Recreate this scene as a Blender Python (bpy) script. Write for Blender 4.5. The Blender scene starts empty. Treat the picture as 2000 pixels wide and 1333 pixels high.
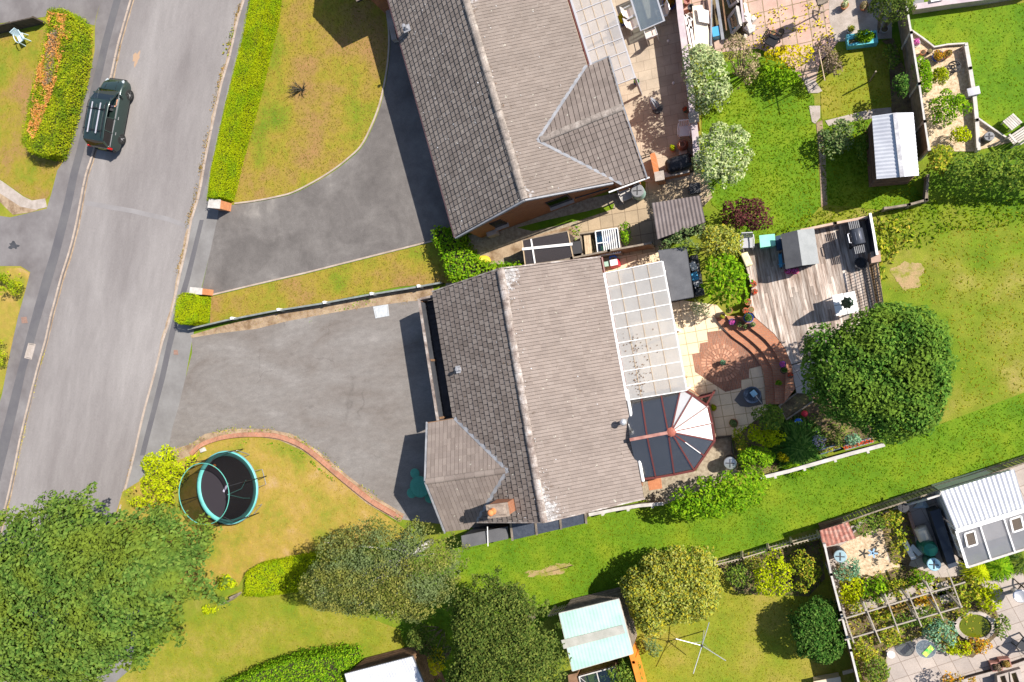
import bpy, math, random
import numpy as np
from mathutils import Matrix, Vector

SC = bpy.context.scene
COL = SC.collection
random.seed(7)
RNG = np.random.default_rng(11)

# ------------------------------------------------------------------ camera
F = 1387.0                       # focal length in photo pixels (2000 wide)
CAM_H = 33.4                     # metres above the gardens
_D = Vector((440.0, 24.0, F)).normalized()      # straight down, in camera axes
_X = (Vector((1, 0, 0)) - _D * _D.x).normalized()
_Z = -_D
_Y = _Z.cross(_X)
cam_data = bpy.data.cameras.new("camera")
cam_data.sensor_width = 36.0
cam_data.lens = 36.0 * F / 2000.0
cam_data.clip_start = 0.5
cam_data.clip_end = 2000.0
cam = bpy.data.objects.new("camera", cam_data)
COL.objects.link(cam)
cam.matrix_world = Matrix(((_X.x, -_X.y, -_X.z, 0), (_Y.x, -_Y.y, -_Y.z, 0),
                           (_Z.x, -_Z.y, -_Z.z, CAM_H), (0, 0, 0, 1)))
SC.camera = cam

# ------------------------------------------------------------------ light
SUN_VEC = Vector((0.92, 0.39, 1.0)).normalized()
world = bpy.data.worlds.new("World")
SC.world = world
world.use_nodes = True
wn = world.node_tree
wn.nodes.clear()
_o = wn.nodes.new("ShaderNodeOutputWorld")
_b = wn.nodes.new("ShaderNodeBackground")
_s = wn.nodes.new("ShaderNodeTexSky")
_s.sky_type = 'NISHITA'
_s.sun_disc = False
_s.sun_elevation = math.asin(SUN_VEC.z)
_s.sun_rotation = math.atan2(SUN_VEC.x, SUN_VEC.y)
_b.inputs["Strength"].default_value = 0.085
wn.links.new(_s.outputs[0], _b.inputs[0])
wn.links.new(_b.outputs[0], _o.inputs[0])
sun_data = bpy.data.lights.new("sun", 'SUN')
sun_data.energy = 4.6
sun_data.angle = math.radians(0.5)
sun_data.color = (1.0, 0.94, 0.85)
sun = bpy.data.objects.new("sun", sun_data)
COL.objects.link(sun)
sun.location = (20, 10, 40)
sun.rotation_euler = (-SUN_VEC).to_track_quat('-Z', 'Y').to_euler()
SC.view_settings.view_transform = 'Standard'
SC.view_settings.look = 'None'
SC.view_settings.exposure = 0.78
SC.view_settings.gamma = 1.0

# ------------------------------------------------------------------ helpers
def at(px, py, z=0.0):
    """World point at height z whose picture falls on photo pixel (px, py)."""
    cx, cy = px - 1000.0, py - 666.5
    wx = cx * _X.x + cy * _X.y + F * _X.z
    wy = cx * _Y.x + cy * _Y.y + F * _Y.z
    wz = cx * _Z.x + cy * _Z.y + F * _Z.z
    t = (z - CAM_H) / wz
    return Vector((wx * t, wy * t, z))

def ats(pts, z=0.0):
    return [at(p[0], p[1], z) for p in pts]

def cr(P, k=4):
    """Smooth open curve through photo points."""
    out = []
    n = len(P)
    for i in range(n - 1):
        a, b, c, d = P[max(i - 1, 0)], P[i], P[i + 1], P[min(i + 2, n - 1)]
        for j in range(k):
            t = j / k
            out.append(tuple(.5 * (2 * b[q] + (c[q] - a[q]) * t + (2 * a[q] - 5 * b[q] + 4 * c[q] - d[q]) * t * t + (3 * b[q] - a[q] - 3 * c[q] + d[q]) * t ** 3) for q in (0, 1)))
    return out + [P[-1]]

def ang(a, b, z=0.0):
    p, q = at(a[0], a[1], z), at(b[0], b[1], z)
    return math.atan2(q.y - p.y, q.x - p.x)

def tag(o, label=None, cat=None, group=None, kind=None):
    if label: o["label"] = label
    if cat: o["category"] = cat
    if group: o["group"] = group
    if kind: o["kind"] = kind
    return o

ROOT = {}
def thing(name, label, cat, loc, rz=0.0, group=None):
    o = bpy.data.objects.new(name, None)
    COL.objects.link(o)
    loc = Vector(loc)
    o.location = loc
    o.rotation_euler = (0, 0, rz)
    o.empty_display_size = 0.3
    ROOT[o.name] = Matrix.Translation(loc) @ Matrix.Rotation(rz, 4, 'Z')
    return tag(o, label, cat, group)

def top_of(o):
    while o.parent is not None:
        o = o.parent
    return o

def copy_tree(o, loc=None, rz=None, label=None, parent=None):
    c = o.copy()
    COL.objects.link(c)
    c.parent = parent
    if parent is None:
        if loc is not None: c.location = loc
        if rz is not None: c.rotation_euler = (0, 0, rz)
        if label: c["label"] = label
        ROOT[c.name] = Matrix.Translation(Vector(c.location)) @ Matrix.Rotation(c.rotation_euler[2], 4, 'Z')
    for ch in list(o.children):
        copy_tree(ch, parent=c)
    return c

class MB:
    """Collects shapes; build() links them as one mesh object."""
    def __init__(s, M=None):
        s.v, s.f, s.M = [], [], M
    def add(s, vs, fs):
        b = len(s.v)
        if s.M is not None:
            vs = [s.M @ Vector(p) for p in vs]
        s.v += [tuple(p) for p in vs]
        s.f += [tuple(b + i for i in f) for f in fs]
        return s
    def box(s, c, d, rz=0.0, rx=0.0, ry=0.0, taper=1.0):
        R = Matrix.Translation(Vector(c)) @ Matrix.Rotation(rz, 4, 'Z') @ Matrix.Rotation(ry, 4, 'Y') @ Matrix.Rotation(rx, 4, 'X')
        vs = []
        for z in (-1, 1):
            k = taper if z > 0 else 1.0
            for x, y in ((-1, -1), (1, -1), (1, 1), (-1, 1)):
                vs.append(R @ Vector((x * d[0] / 2 * k, y * d[1] / 2 * k, z * d[2] / 2)))
        return s.add(vs, [(3, 2, 1, 0), (4, 5, 6, 7), (0, 1, 5, 4), (1, 2, 6, 5), (2, 3, 7, 6), (3, 0, 4, 7)])
    def bar(s, a, b, w, h=None):
        a, b = Vector(a), Vector(b)
        h = h or w
        d = (b - a)
        L = d.length
        if L < 1e-6: return s
        d.normalize()
        up = Vector((0, 0, 1)) if abs(d.z) < 0.95 else Vector((1, 0, 0))
        x = d.cross(up).normalized()
        y = x.cross(d)
        vs = []
        for p in (a, b):
            for i, j in ((-1, -1), (1, -1), (1, 1), (-1, 1)):
                vs.append(p + x * (i * w / 2) + y * (j * h / 2))
        return s.add(vs, [(3, 2, 1, 0), (4, 5, 6, 7), (0, 1, 5, 4), (1, 2, 6, 5), (2, 3, 7, 6), (3, 0, 4, 7)])
    def tube(s, pts, r, n=8, cap=True):
        pts = [Vector(p) for p in pts]
        rs = r if isinstance(r, (list, tuple)) else [r] * len(pts)
        vs, fs = [], []
        for i, p in enumerate(pts):
            d = (pts[min(i + 1, len(pts) - 1)] - pts[max(i - 1, 0)]).normalized()
            up = Vector((0, 0, 1)) if abs(d.z) < 0.9 else Vector((1, 0, 0))
            x = d.cross(up).normalized(); y = x.cross(d)
            for k in range(n):
                a = 2 * math.pi * k / n
                vs.append(p + (x * math.cos(a) + y * math.sin(a)) * rs[i])
        for i in range(len(pts) - 1):
            for k in range(n):
                fs.append((i * n + k, i * n + (k + 1) % n, (i + 1) * n + (k + 1) % n, (i + 1) * n + k))
        if cap:
            fs.append(tuple(range(n - 1, -1, -1)))
            fs.append(tuple((len(pts) - 1) * n + k for k in range(n)))
        return s.add(vs, fs)
    def ring(s, c, R, r, n=32, m=6, rx=None, ry=None):
        pts = []
        vs, fs = [], []
        for i in range(n):
            a = 2 * math.pi * i / n
            for k in range(m):
                b = 2 * math.pi * k / m
                q = R + r * math.cos(b)
                vs.append((c[0] + q * math.cos(a), c[1] + q * math.sin(a), c[2] + r * math.sin(b)))
        for i in range(n):
            for k in range(m):
                fs.append((i * m + k, ((i + 1) % n) * m + k, ((i + 1) % n) * m + (k + 1) % m, i * m + (k + 1) % m))
        return s.add(vs, fs)
    def lathe(s, c, prof, n=20, a0=0, a1=2 * math.pi, cap=True):
        vs, fs = [], []
        full = abs(a1 - a0 - 2 * math.pi) < 1e-6
        for r, z in prof:
            for k in range(n):
                a = a0 + (a1 - a0) * k / (n if full else n - 1)
                vs.append((c[0] + r * math.cos(a), c[1] + r * math.sin(a), c[2] + z))
        for i in range(len(prof) - 1):
            for k in range(n if full else n - 1):
                fs.append((i * n + k, i * n + (k + 1) % n, (i + 1) * n + (k + 1) % n, (i + 1) * n + k))
        if full and cap:
            fs.append(tuple(range(n - 1, -1, -1)))
            fs.append(tuple((len(prof) - 1) * n + k for k in range(n)))
        return s.add(vs, fs)
    def prism(s, poly, z0, z1):
        P = [(p[0], p[1]) for p in poly]
        A = sum(P[i][0] * P[(i + 1) % len(P)][1] - P[(i + 1) % len(P)][0] * P[i][1] for i in range(len(P)))
        if A < 0: P = P[::-1]
        n = len(P)
        vs = [(x, y, z0) for x, y in P] + [(x, y, z1) for x, y in P]
        fs = [tuple(range(n - 1, -1, -1)), tuple(range(n, 2 * n))]
        fs += [(i, (i + 1) % n, n + (i + 1) % n, n + i) for i in range(n)]
        return s.add(vs, fs)
    def slab(s, pts, th):
        """3D polygon given a thickness downwards."""
        pts = [Vector(p) for p in pts]
        n = len(pts)
        nrm = Vector((0, 0, 0))
        for i in range(n): nrm += (pts[i] - pts[0]).cross(pts[(i + 1) % n] - pts[0])
        if nrm.z < 0: pts = pts[::-1]
        vs = pts + [p - Vector((0, 0, th)) for p in pts]
        fs = [tuple(range(n)), tuple(range(2 * n - 1, n - 1, -1))]
        fs += [(i, n + i, n + (i + 1) % n, (i + 1) % n) for i in range(n)]
        return s.add(vs, fs)
    def strip(s, pts, w, z0, z1, closed=False):
        """Wall/kerb following a ground line."""
        P = [Vector((p[0], p[1])) for p in pts]
        n = len(P)
        L, R = [], []
        for i in range(n):
            a = P[(i - 1) % n] if (closed or i > 0) else P[i]
            b = P[(i + 1) % n] if (closed or i < n - 1) else P[i]
            d = (b - a).normalized()
            nn = Vector((-d.y, d.x))
            k = 1.0
            if (closed or 0 < i < n - 1):
                d1 = (P[i] - a).normalized()
                n1 = Vector((-d1.y, d1.x))
                k = 1.0 / max(0.4, nn.dot(n1))
            L.append(P[i] + nn * (w / 2 * k)); R.append(P[i] - nn * (w / 2 * k))
        m = n if closed else n - 1
        vs = []
        for i in range(n):
            vs += [(L[i].x, L[i].y, z0), (R[i].x, R[i].y, z0), (R[i].x, R[i].y, z1), (L[i].x, L[i].y, z1)]
        fs = []
        for i in range(m):
            a, b = 4 * i, 4 * ((i + 1) % n)
            fs += [(a + 3, a + 2, b + 2, b + 3), (a, a + 3, b + 3, b), (a + 2, a + 1, b + 1, b + 2), (a + 1, a, b, b + 1)]
        if not closed:
            fs += [(0, 1, 2, 3), (4 * n - 1, 4 * n - 2, 4 * n - 3, 4 * n - 4)]
        return s.add(vs, fs)
    def build(s, name, m, parent=None, label=None, cat=None, group=None, kind=None, world=False, smooth=False):
        me = bpy.data.meshes.new(name)
        vs = s.v
        o = bpy.data.objects.new(name, me)
        if parent is not None:
            if world:
                I = ROOT[top_of(parent).name].inverted()
                vs = [tuple(I @ Vector(p)) for p in vs]
        else:
            xs = [p[0] for p in vs]; ys = [p[1] for p in vs]; zs = [p[2] for p in vs]
            c = Vector(((min(xs) + max(xs)) / 2, (min(ys) + max(ys)) / 2, min(zs)))
            vs = [(p[0] - c.x, p[1] - c.y, p[2] - c.z) for p in vs]
            o.location = c
            ROOT[o.name] = Matrix.Translation(c)
        me.from_pydata(vs, [], s.f)
        if smooth:
            me.polygons.foreach_set("use_smooth", [True] * len(me.polygons))
        me.update()
        me.materials.append(m)
        COL.objects.link(o)
        if o.name != name and parent is None:
            ROOT[o.name] = Matrix.Translation(Vector(o.location))
        if parent is not None: o.parent = parent
        return tag(o, label, cat, group, kind)

# ------------------------------------------------------------------ materials
MATS = {}
class NT:
    def __init__(s, name):
        s.m = bpy.data.materials.new(name); s.m.use_nodes = True
        s.t = s.m.node_tree; s.t.nodes.clear()
        s.out = s.t.nodes.new("ShaderNodeOutputMaterial")
        s.pos = s.t.nodes.new("ShaderNodeNewGeometry")
    def n(s, typ, **kw):
        x = s.t.nodes.new(typ)
        for k, v in kw.items(): setattr(x, k, v)
        return x
    def l(s, a, b): s.t.links.new(a, b)
    def noise(s, scale, detail=5, rough=.6, vec=None, dist=0.0):
        x = s.n("ShaderNodeTexNoise")
        x.inputs["Scale"].default_value = scale; x.inputs["Detail"].default_value = detail
        x.inputs["Roughness"].default_value = rough; x.inputs["Distortion"].default_value = dist
        s.l(vec or s.pos.outputs["Position"], x.inputs["Vector"])
        return x.outputs["Fac"]
    def ramp(s, fac, cols, lo=.36, hi=.64):
        x = s.n("ShaderNodeValToRGB")
        cr = x.color_ramp
        n = len(cols)
        while len(cr.elements) < n: cr.elements.new(.5)
        for i, c in enumerate(cols):
            cr.elements[i].position = lo + (hi - lo) * i / max(1, n - 1)
        for i, c in enumerate(cols):
            cr.elements[i].color = (*c, 1)
        s.l(fac, x.inputs[0])
        return x.outputs[0]
    def mul(s, col, fac, amt):
        """col * (1 - amt .. 1 + amt) driven by fac 0..1"""
        mr = s.n("ShaderNodeMapRange")
        mr.inputs["From Min"].default_value = .25; mr.inputs["From Max"].default_value = .75
        mr.inputs["To Min"].default_value = 1 - amt; mr.inputs["To Max"].default_value = 1 + amt
        s.l(fac, mr.inputs[0])
        vm = s.n("ShaderNodeVectorMath", operation='SCALE')
        s.l(col, vm.inputs[0]); s.l(mr.outputs[0], vm.inputs["Scale"])
        return vm.outputs[0]
    def mix(s, fac, a, b):
        x = s.n("ShaderNodeMix", data_type='RGBA')
        if isinstance(fac, float): x.inputs[0].default_value = fac
        else: s.l(fac, x.inputs[0])
        for i, c in ((6, a), (7, b)):
            if isinstance(c, tuple): x.inputs[i].default_value = (*c, 1)
            else: s.l(c, x.inputs[i])
        return x.outputs[2]
    def bump(s, h, strength, dist=.02):
        x = s.n("ShaderNodeBump"); x.inputs["Strength"].default_value = strength; x.inputs["Distance"].default_value = dist
        s.l(h, x.inputs["Height"])
        return x.outputs[0]
    def bsdf(s, col, rough=.8, metal=0., spec=.3, nrm=None, alpha=None, emit=None):
        x = s.n("ShaderNodeBsdfPrincipled")
        if isinstance(col, tuple): x.inputs["Base Color"].default_value = (*col, 1)
        else: s.l(col, x.inputs["Base Color"])
        x.inputs["Roughness"].default_value = rough; x.inputs["Metallic"].default_value = metal
        x.inputs["Specular IOR Level"].default_value = spec
        if nrm is not None: s.l(nrm, x.inputs["Normal"])
        return x.outputs[0]
    def done(s, sh): s.l(sh, s.out.inputs[0]); return s.m

def mat(name, cols, scale=1.0, rough=.8, fine=.12, fscale=40, island=0., bump=0., bscale=60, metal=0., spec=.3, lo=.36, hi=.64, vec=None, mid=0., mscale=6, dist=0., crack=None):
    if name in MATS: return MATS[name]
    t = NT(name)
    v = None
    if vec:  # stretched coordinates: (sx, sy, sz, rotz)
        mp = t.n("ShaderNodeMapping")
        mp.inputs["Scale"].default_value = vec[:3]
        vr = t.n("ShaderNodeVectorRotate"); vr.rotation_type = 'Z_AXIS'; vr.inputs["Angle"].default_value = -vec[3]
        t.l(t.pos.outputs["Position"], vr.inputs["Vector"]); t.l(vr.outputs[0], mp.inputs["Vector"])
        v = mp.outputs[0]
    if isinstance(cols, tuple): cols = [cols]
    if len(cols) > 1:
        c = t.ramp(t.noise(scale, 6, .62, v, dist), cols, lo, hi)
    else:
        rgb = t.n("ShaderNodeRGB"); rgb.outputs[0].default_value = (*cols[0], 1); c = rgb.outputs[0]
    if mid: c = t.mul(c, t.noise(mscale, 4, .6, v), mid)
    if crack:  # hairline cracks: (cells per metre, strength)
        nz = t.n("ShaderNodeTexNoise"); nz.inputs["Scale"].default_value = 1.7; nz.inputs["Detail"].default_value = 4
        t.l(t.pos.outputs["Position"], nz.inputs["Vector"])
        ad = t.n("ShaderNodeVectorMath", operation='MULTIPLY_ADD'); ad.inputs[1].default_value = (.9, .9, 0)
        t.l(nz.outputs["Color"], ad.inputs[0]); t.l(t.pos.outputs["Position"], ad.inputs[2])
        vo = t.n("ShaderNodeTexVoronoi"); vo.feature = 'DISTANCE_TO_EDGE'; vo.inputs["Scale"].default_value = crack[0]
        t.l(ad.outputs[0], vo.inputs["Vector"])
        w_ = t.ramp(vo.outputs["Distance"], [(1, 1, 1), (0, 0, 0)], .0, .009)
        gate = t.ramp(t.noise(.45, 3), [(0, 0, 0), (crack[1],) * 3], .48, .62)
        mm = t.n("ShaderNodeVectorMath", operation='MULTIPLY'); t.l(w_, mm.inputs[0]); t.l(gate, mm.inputs[1])
        sp_ = t.n("ShaderNodeSeparateXYZ"); t.l(mm.outputs[0], sp_.inputs[0])
        c = t.mix(sp_.outputs[0], c, (.07, .06, .055))
    if fine: c = t.mul(c, t.noise(fscale, 3, .7, v), fine)
    if island: c = t.mul(c, t.pos.outputs["Random Per Island"], island)
    nrm = None
    if bump: nrm = t.bump(t.noise(bscale, 4, .7, v), bump)
    MATS[name] = t.done(t.bsdf(c, rough, metal, spec, nrm))
    return MATS[name]

LEAF_GAIN = 1.5
def leafmat(name, cols, trans=.3, tone=None, tscale=1.2, gloss=.08):
    """Leaf colours picked leaf by leaf, with larger drifts of tone between sprays."""
    t = NT(name)
    g_ = LEAF_GAIN if name.startswith("leaf") else 1.0
    cols = [tuple(min(.8, x * g_) for x in q) for q in cols]
    if tone: tone = tuple(x * g_ for x in tone)
    c = t.ramp(t.pos.outputs["Random Per Island"], cols, .05, .95)
    if tone: c = t.mix(t.ramp(t.noise(tscale, 3, .6), [(0, 0, 0), (1, 1, 1)], .45, .62), c, tone)
    c = t.mul(c, t.noise(2.2, 3, .6), .22)
    d = t.n("ShaderNodeBsdfDiffuse"); t.l(c, d.inputs[0])
    tr = t.n("ShaderNodeBsdfTranslucent"); t.l(c, tr.inputs[0])
    m1 = t.n("ShaderNodeMixShader"); m1.inputs[0].default_value = trans; t.l(d.outputs[0], m1.inputs[1]); t.l(tr.outputs[0], m1.inputs[2])
    MATS[name] = t.done(m1.outputs[0])
    return MATS[name]

def brickmat(name, c1, c2, mortar, bw, bh, rz=0., vertical=False, msize=.012, offset=.5, rough=.85, stain=.15, off=(0, 0), bump=.4, rough_c=None):
    if name in MATS: return MATS[name]
    t = NT(name)
    vr = t.n("ShaderNodeVectorRotate"); vr.rotation_type = 'Z_AXIS'; vr.inputs["Angle"].default_value = -rz
    t.l(t.pos.outputs["Position"], vr.inputs["Vector"])
    v = vr.outputs[0]
    sx = t.n("ShaderNodeSeparateXYZ"); t.l(v, sx.inputs[0])
    cb = t.n("ShaderNodeCombineXYZ")
    if vertical:
        ad = t.n("ShaderNodeMath", operation='ADD'); t.l(sx.outputs[0], ad.inputs[0]); t.l(sx.outputs[1], ad.inputs[1])
        t.l(ad.outputs[0], cb.inputs[0]); t.l(sx.outputs[2], cb.inputs[1])
    else:
        for i in (0, 1):
            ad = t.n("ShaderNodeMath", operation='ADD'); t.l(sx.outputs[i], ad.inputs[0]); ad.inputs[1].default_value = off[i]
            t.l(ad.outputs[0], cb.inputs[i])
    b = t.n("ShaderNodeTexBrick")
    b.offset = offset
    b.inputs["Scale"].default_value = 1.0
    b.inputs["Brick Width"].default_value = bw; b.inputs["Row Height"].default_value = bh
    b.inputs["Mortar Size"].default_value = msize; b.inputs["Mortar Smooth"].default_value = .1
    b.inputs["Color1"].default_value = (*c1, 1); b.inputs["Color2"].default_value = (*c2, 1); b.inputs["Mortar"].default_value = (*mortar, 1)
    t.l(cb.outputs[0], b.inputs["Vector"])
    c = t.mul(b.outputs["Color"], t.noise(1.3, 5), stain)
    c = t.mul(c, t.noise(30, 4), .12)
    inv = t.n("ShaderNodeMath", operation='SUBTRACT'); inv.inputs[0].default_value = 1; t.l(b.outputs["Fac"], inv.inputs[1])
    MATS[name] = t.done(t.bsdf(c, rough, 0, .25, t.bump(inv.outputs[0], bump, .01)))
    return MATS[name]

def glassmat(name, tint, refl=.12, rough=.08, body=0., bodycol=(.5, .5, .5)):
    """Thin sheet: tinted see-through plus a surface reflection, and an optional milky body."""
    if name in MATS: return MATS[name]
    t = NT(name)
    tr = t.n("ShaderNodeBsdfTransparent"); tr.inputs[0].default_value = (*tint, 1)
    g = t.n("ShaderNodeBsdfGlossy"); g.inputs["Roughness"].default_value = rough
    sh = tr.outputs[0]
    if body > 0:
        d = t.n("ShaderNodeBsdfDiffuse"); t.l(t.mul(t.ramp(t.noise(.8, 5), [tuple(x * .85 for x in bodycol), bodycol]), t.noise(25, 3), .08), d.inputs[0])
        tl = t.n("ShaderNodeBsdfTranslucent"); tl.inputs[0].default_value = (*bodycol, 1)
        mm = t.n("ShaderNodeMixShader"); mm.inputs[0].default_value = .5; t.l(d.outputs[0], mm.inputs[1]); t.l(tl.outputs[0], mm.inputs[2])
        m1 = t.n("ShaderNodeMixShader"); m1.inputs[0].default_value = body; t.l(sh, m1.inputs[1]); t.l(mm.outputs[0], m1.inputs[2])
        sh = m1.outputs[0]
    m2 = t.n("ShaderNodeMixShader"); m2.inputs[0].default_value = refl
    t.l(sh, m2.inputs[1]); t.l(g.outputs[0], m2.inputs[2])
    MATS[name] = t.done(m2.outputs[0])
    return MATS[name]

# ------------------------------------------------------------------ foliage
def inpoly(x, y, P):
    P = np.asarray(P)[:, :2]
    r = np.zeros(len(x), bool)
    j = len(P) - 1
    for i in range(len(P)):
        xi, yi, xj, yj = P[i, 0], P[i, 1], P[j, 0], P[j, 1]
        c = ((yi > y) != (yj > y)) & (x < (xj - xi) * (y - yi) / (yj - yi + 1e-12) + xi)
        r ^= c
        j = i
    return r

def edgedist(x, y, P):
    P = np.asarray(P)[:, :2]
    d = np.full(len(x), 1e9)
    for i in range(len(P)):
        a, b = P[i - 1], P[i]
        ab = b - a
        t = np.clip(((x - a[0]) * ab[0] + (y - a[1]) * ab[1]) / (ab @ ab + 1e-12), 0, 1)
        d = np.minimum(d, np.hypot(x - a[0] - t * ab[0], y - a[1] - t * ab[1]))
    return d

def area(P):
    P = np.asarray([(p[0], p[1]) for p in P])
    x, y = P[:, 0], P[:, 1]
    return abs(np.dot(x, np.roll(y, -1)) - np.dot(y, np.roll(x, -1))) / 2

def sample(P, n):
    P = np.asarray([(p[0], p[1]) for p in P])
    lo, hi = P.min(0), P.max(0)
    xs, ys = [], []
    got = 0
    while got < n:
        x = RNG.uniform(lo[0], hi[0], n * 2); y = RNG.uniform(lo[1], hi[1], n * 2)
        k = inpoly(x, y, P)
        xs.append(x[k]); ys.append(y[k]); got += k.sum()
        if got == 0 and len(xs) > 20: break
    return np.concatenate(xs)[:n], np.concatenate(ys)[:n]

def leaves(name, pts, nrm, size, m, parent=None, label=None, cat=None, group=None, kind=None, aspect=.62, jitter=.35, updir=None):
    n = len(pts)
    if n == 0: return None
    nrm = nrm / (np.linalg.norm(nrm, axis=1, keepdims=True) + 1e-9)
    r = RNG.normal(size=(n, 3)) if updir is None else updir + RNG.normal(size=(n, 3)) * .25
    t = r - nrm * np.sum(r * nrm, 1, keepdims=True)
    t /= (np.linalg.norm(t, axis=1, keepdims=True) + 1e-9)
    b = np.cross(nrm, t)
    s = size * (1 + RNG.uniform(-jitter, jitter, n))[:, None]
    V = np.empty((n, 4, 3))
    V[:, 0] = pts - t * s * .5
    V[:, 1] = pts + b * s * .5 * aspect + nrm * s * .1
    V[:, 2] = pts + t * s * .5
    V[:, 3] = pts - b * s * .5 * aspect + nrm * s * .1
    V = V.reshape(-1, 3)
    me = bpy.data.meshes.new(name)
    o = bpy.data.objects.new(name, me)
    if parent is not None:
        I = np.array(ROOT[top_of(parent).name].inverted())
        V = V @ I[:3, :3].T + I[:3, 3]
    else:
        c = np.array([(V[:, 0].min() + V[:, 0].max()) / 2, (V[:, 1].min() + V[:, 1].max()) / 2, V[:, 2].min()])
        V = V - c
        o.location = c
    me.vertices.add(4 * n)
    me.vertices.foreach_set("co", V.astype(np.float32).ravel())
    me.loops.add(4 * n)
    me.loops.foreach_set("vertex_index", np.arange(4 * n, dtype=np.int32))
    me.polygons.add(n)
    me.polygons.foreach_set("loop_start", np.arange(0, 4 * n, 4, dtype=np.int32))
    me.update(calc_edges=True)
    me.materials.append(m)
    COL.objects.link(o)
    if parent is not None: o.parent = parent
    else: ROOT[o.name] = Matrix.Translation(Vector(o.location))
    return tag(o, label, cat, group, kind)

def blob_pts(B, n, zmin=.05, shell=.16, low=-.45, keep=.2):
    B = np.asarray(B)
    w = B[:, 3] ** 2; w = w / w.sum()
    k = RNG.choice(len(B), n, p=w)
    d = RNG.normal(size=(n, 3)); d /= np.linalg.norm(d, axis=1, keepdims=True)
    d[:, 2] = np.where(d[:, 2] < low, -d[:, 2], d[:, 2])
    rr = B[k, 3] * (1 - np.abs(RNG.normal(0, shell, n)) + RNG.uniform(-.05, .08, n))
    p = B[k, :3] + d * rr[:, None]
    ok = p[:, 2] > zmin
    for s in range(0, n, 20000):
        q = p[s:s + 20000]
        D = np.linalg.norm(q[:, None, :] - B[None, :, :3], axis=2) / B[None, :, 3]
        D[np.arange(len(q)), k[s:s + 20000]] = 9
        inside = (D < .72).any(1)
        ok[s:s + 20000] &= ~(inside & (RNG.random(len(q)) > keep))
    return p[ok], d[ok]

def blobs_outline(P, z0, ztop, R, n, flat=.5):
    """Spheres filling a crown drawn by its outline; top profile domed."""
    x, y = sample(P, n * 6)
    d = edgedist(x, y, P)
    r = RNG.uniform(R * .45, R * 1.15, len(x))
    ok = d > r * .7
    if ok.sum() < n: ok = d > r * .45
    x, y, d, r = x[ok][:n], y[ok][:n], d[ok][:n], r[ok][:n]
    if len(x) == 0:
        x, y = sample(P, n); d = edgedist(x, y, P); r = np.maximum(d, R * .4)
    D = max(d.max(), 1e-3)
    q = np.clip((d - r * .4) / (D * (1 - flat) + 1e-6), 0, 1)
    top = z0 + (ztop - z0) * (.35 + .65 * np.sqrt(1 - (1 - q) ** 2))
    z = top - r * RNG.uniform(.9, 1.25, len(x))
    z = np.maximum(z, z0 * .6 + r * .3)
    # small sprays sticking out past the main masses
    k = int(n * .5)
    x2, y2 = sample(P, k * 3); d2 = edgedist(x2, y2, P); ok = (d2 < D * .45) & (d2 > R * .08); x2, y2, d2 = x2[ok][:k], y2[ok][:k], d2[ok][:k]
    q2 = np.clip(d2 / (D * (1 - flat) + 1e-6), 0, 1)
    r2 = R * RNG.uniform(.18, .34, len(x2))
    cx, cy = x.mean(), y.mean(); o = RNG.uniform(.97, 1.035, len(x2))
    z2 = z0 + (ztop - z0) * (.3 + .62 * np.sqrt(1 - (1 - q2) ** 2)) * RNG.uniform(.85, 1.04, len(x2)) - r2
    return np.concatenate([np.stack([x, y, z, r], 1), np.stack([cx + (x2 - cx) * o, cy + (y2 - cy) * o, np.maximum(z2, .1), r2], 1)])

def outline_circle(cx, cy, rx, ry=None, n=22, wob=.1, rot=0.):
    ry = ry or rx
    ph = RNG.uniform(0, 6.28, 4)
    out = []
    for i in range(n):
        a = 2 * math.pi * i / n
        k = 1 + wob * (math.sin(3 * a + ph[0]) * .5 + math.sin(5 * a + ph[1]) * .35 + math.sin(7 * a + ph[2]) * .3)
        X, Y = rx * k * math.cos(a), ry * k * math.sin(a)
        out.append((cx + X * math.cos(rot) - Y * math.sin(rot), cy + X * math.sin(rot) + Y * math.cos(rot)))
    return out

def crown(P, z0, ztop, R, nb, size, m, name="crown", parent=None, cover=5., spread=.55, flat=.5, keep=.2, low=-.45, shell=.16, aspect=.62, **kw):
    B = blobs_outline(P, z0, ztop, R, nb, flat)
    A = 0.5 * 4 * math.pi * (B[:, 3] ** 2).sum() * .6
    n = int(cover * A / (size * size) * .8)
    n = max(150, min(n, 170000))
    p, d = blob_pts(B, n, zmin=max(.03, z0 * .3), keep=keep, low=low, shell=shell)
    nn = d + RNG.normal(size=d.shape) * spread
    nn[:, 2] = np.abs(nn[:, 2]) + .15
    return leaves(name, p, nn, size, m, parent, aspect=aspect, **kw), B

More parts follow.
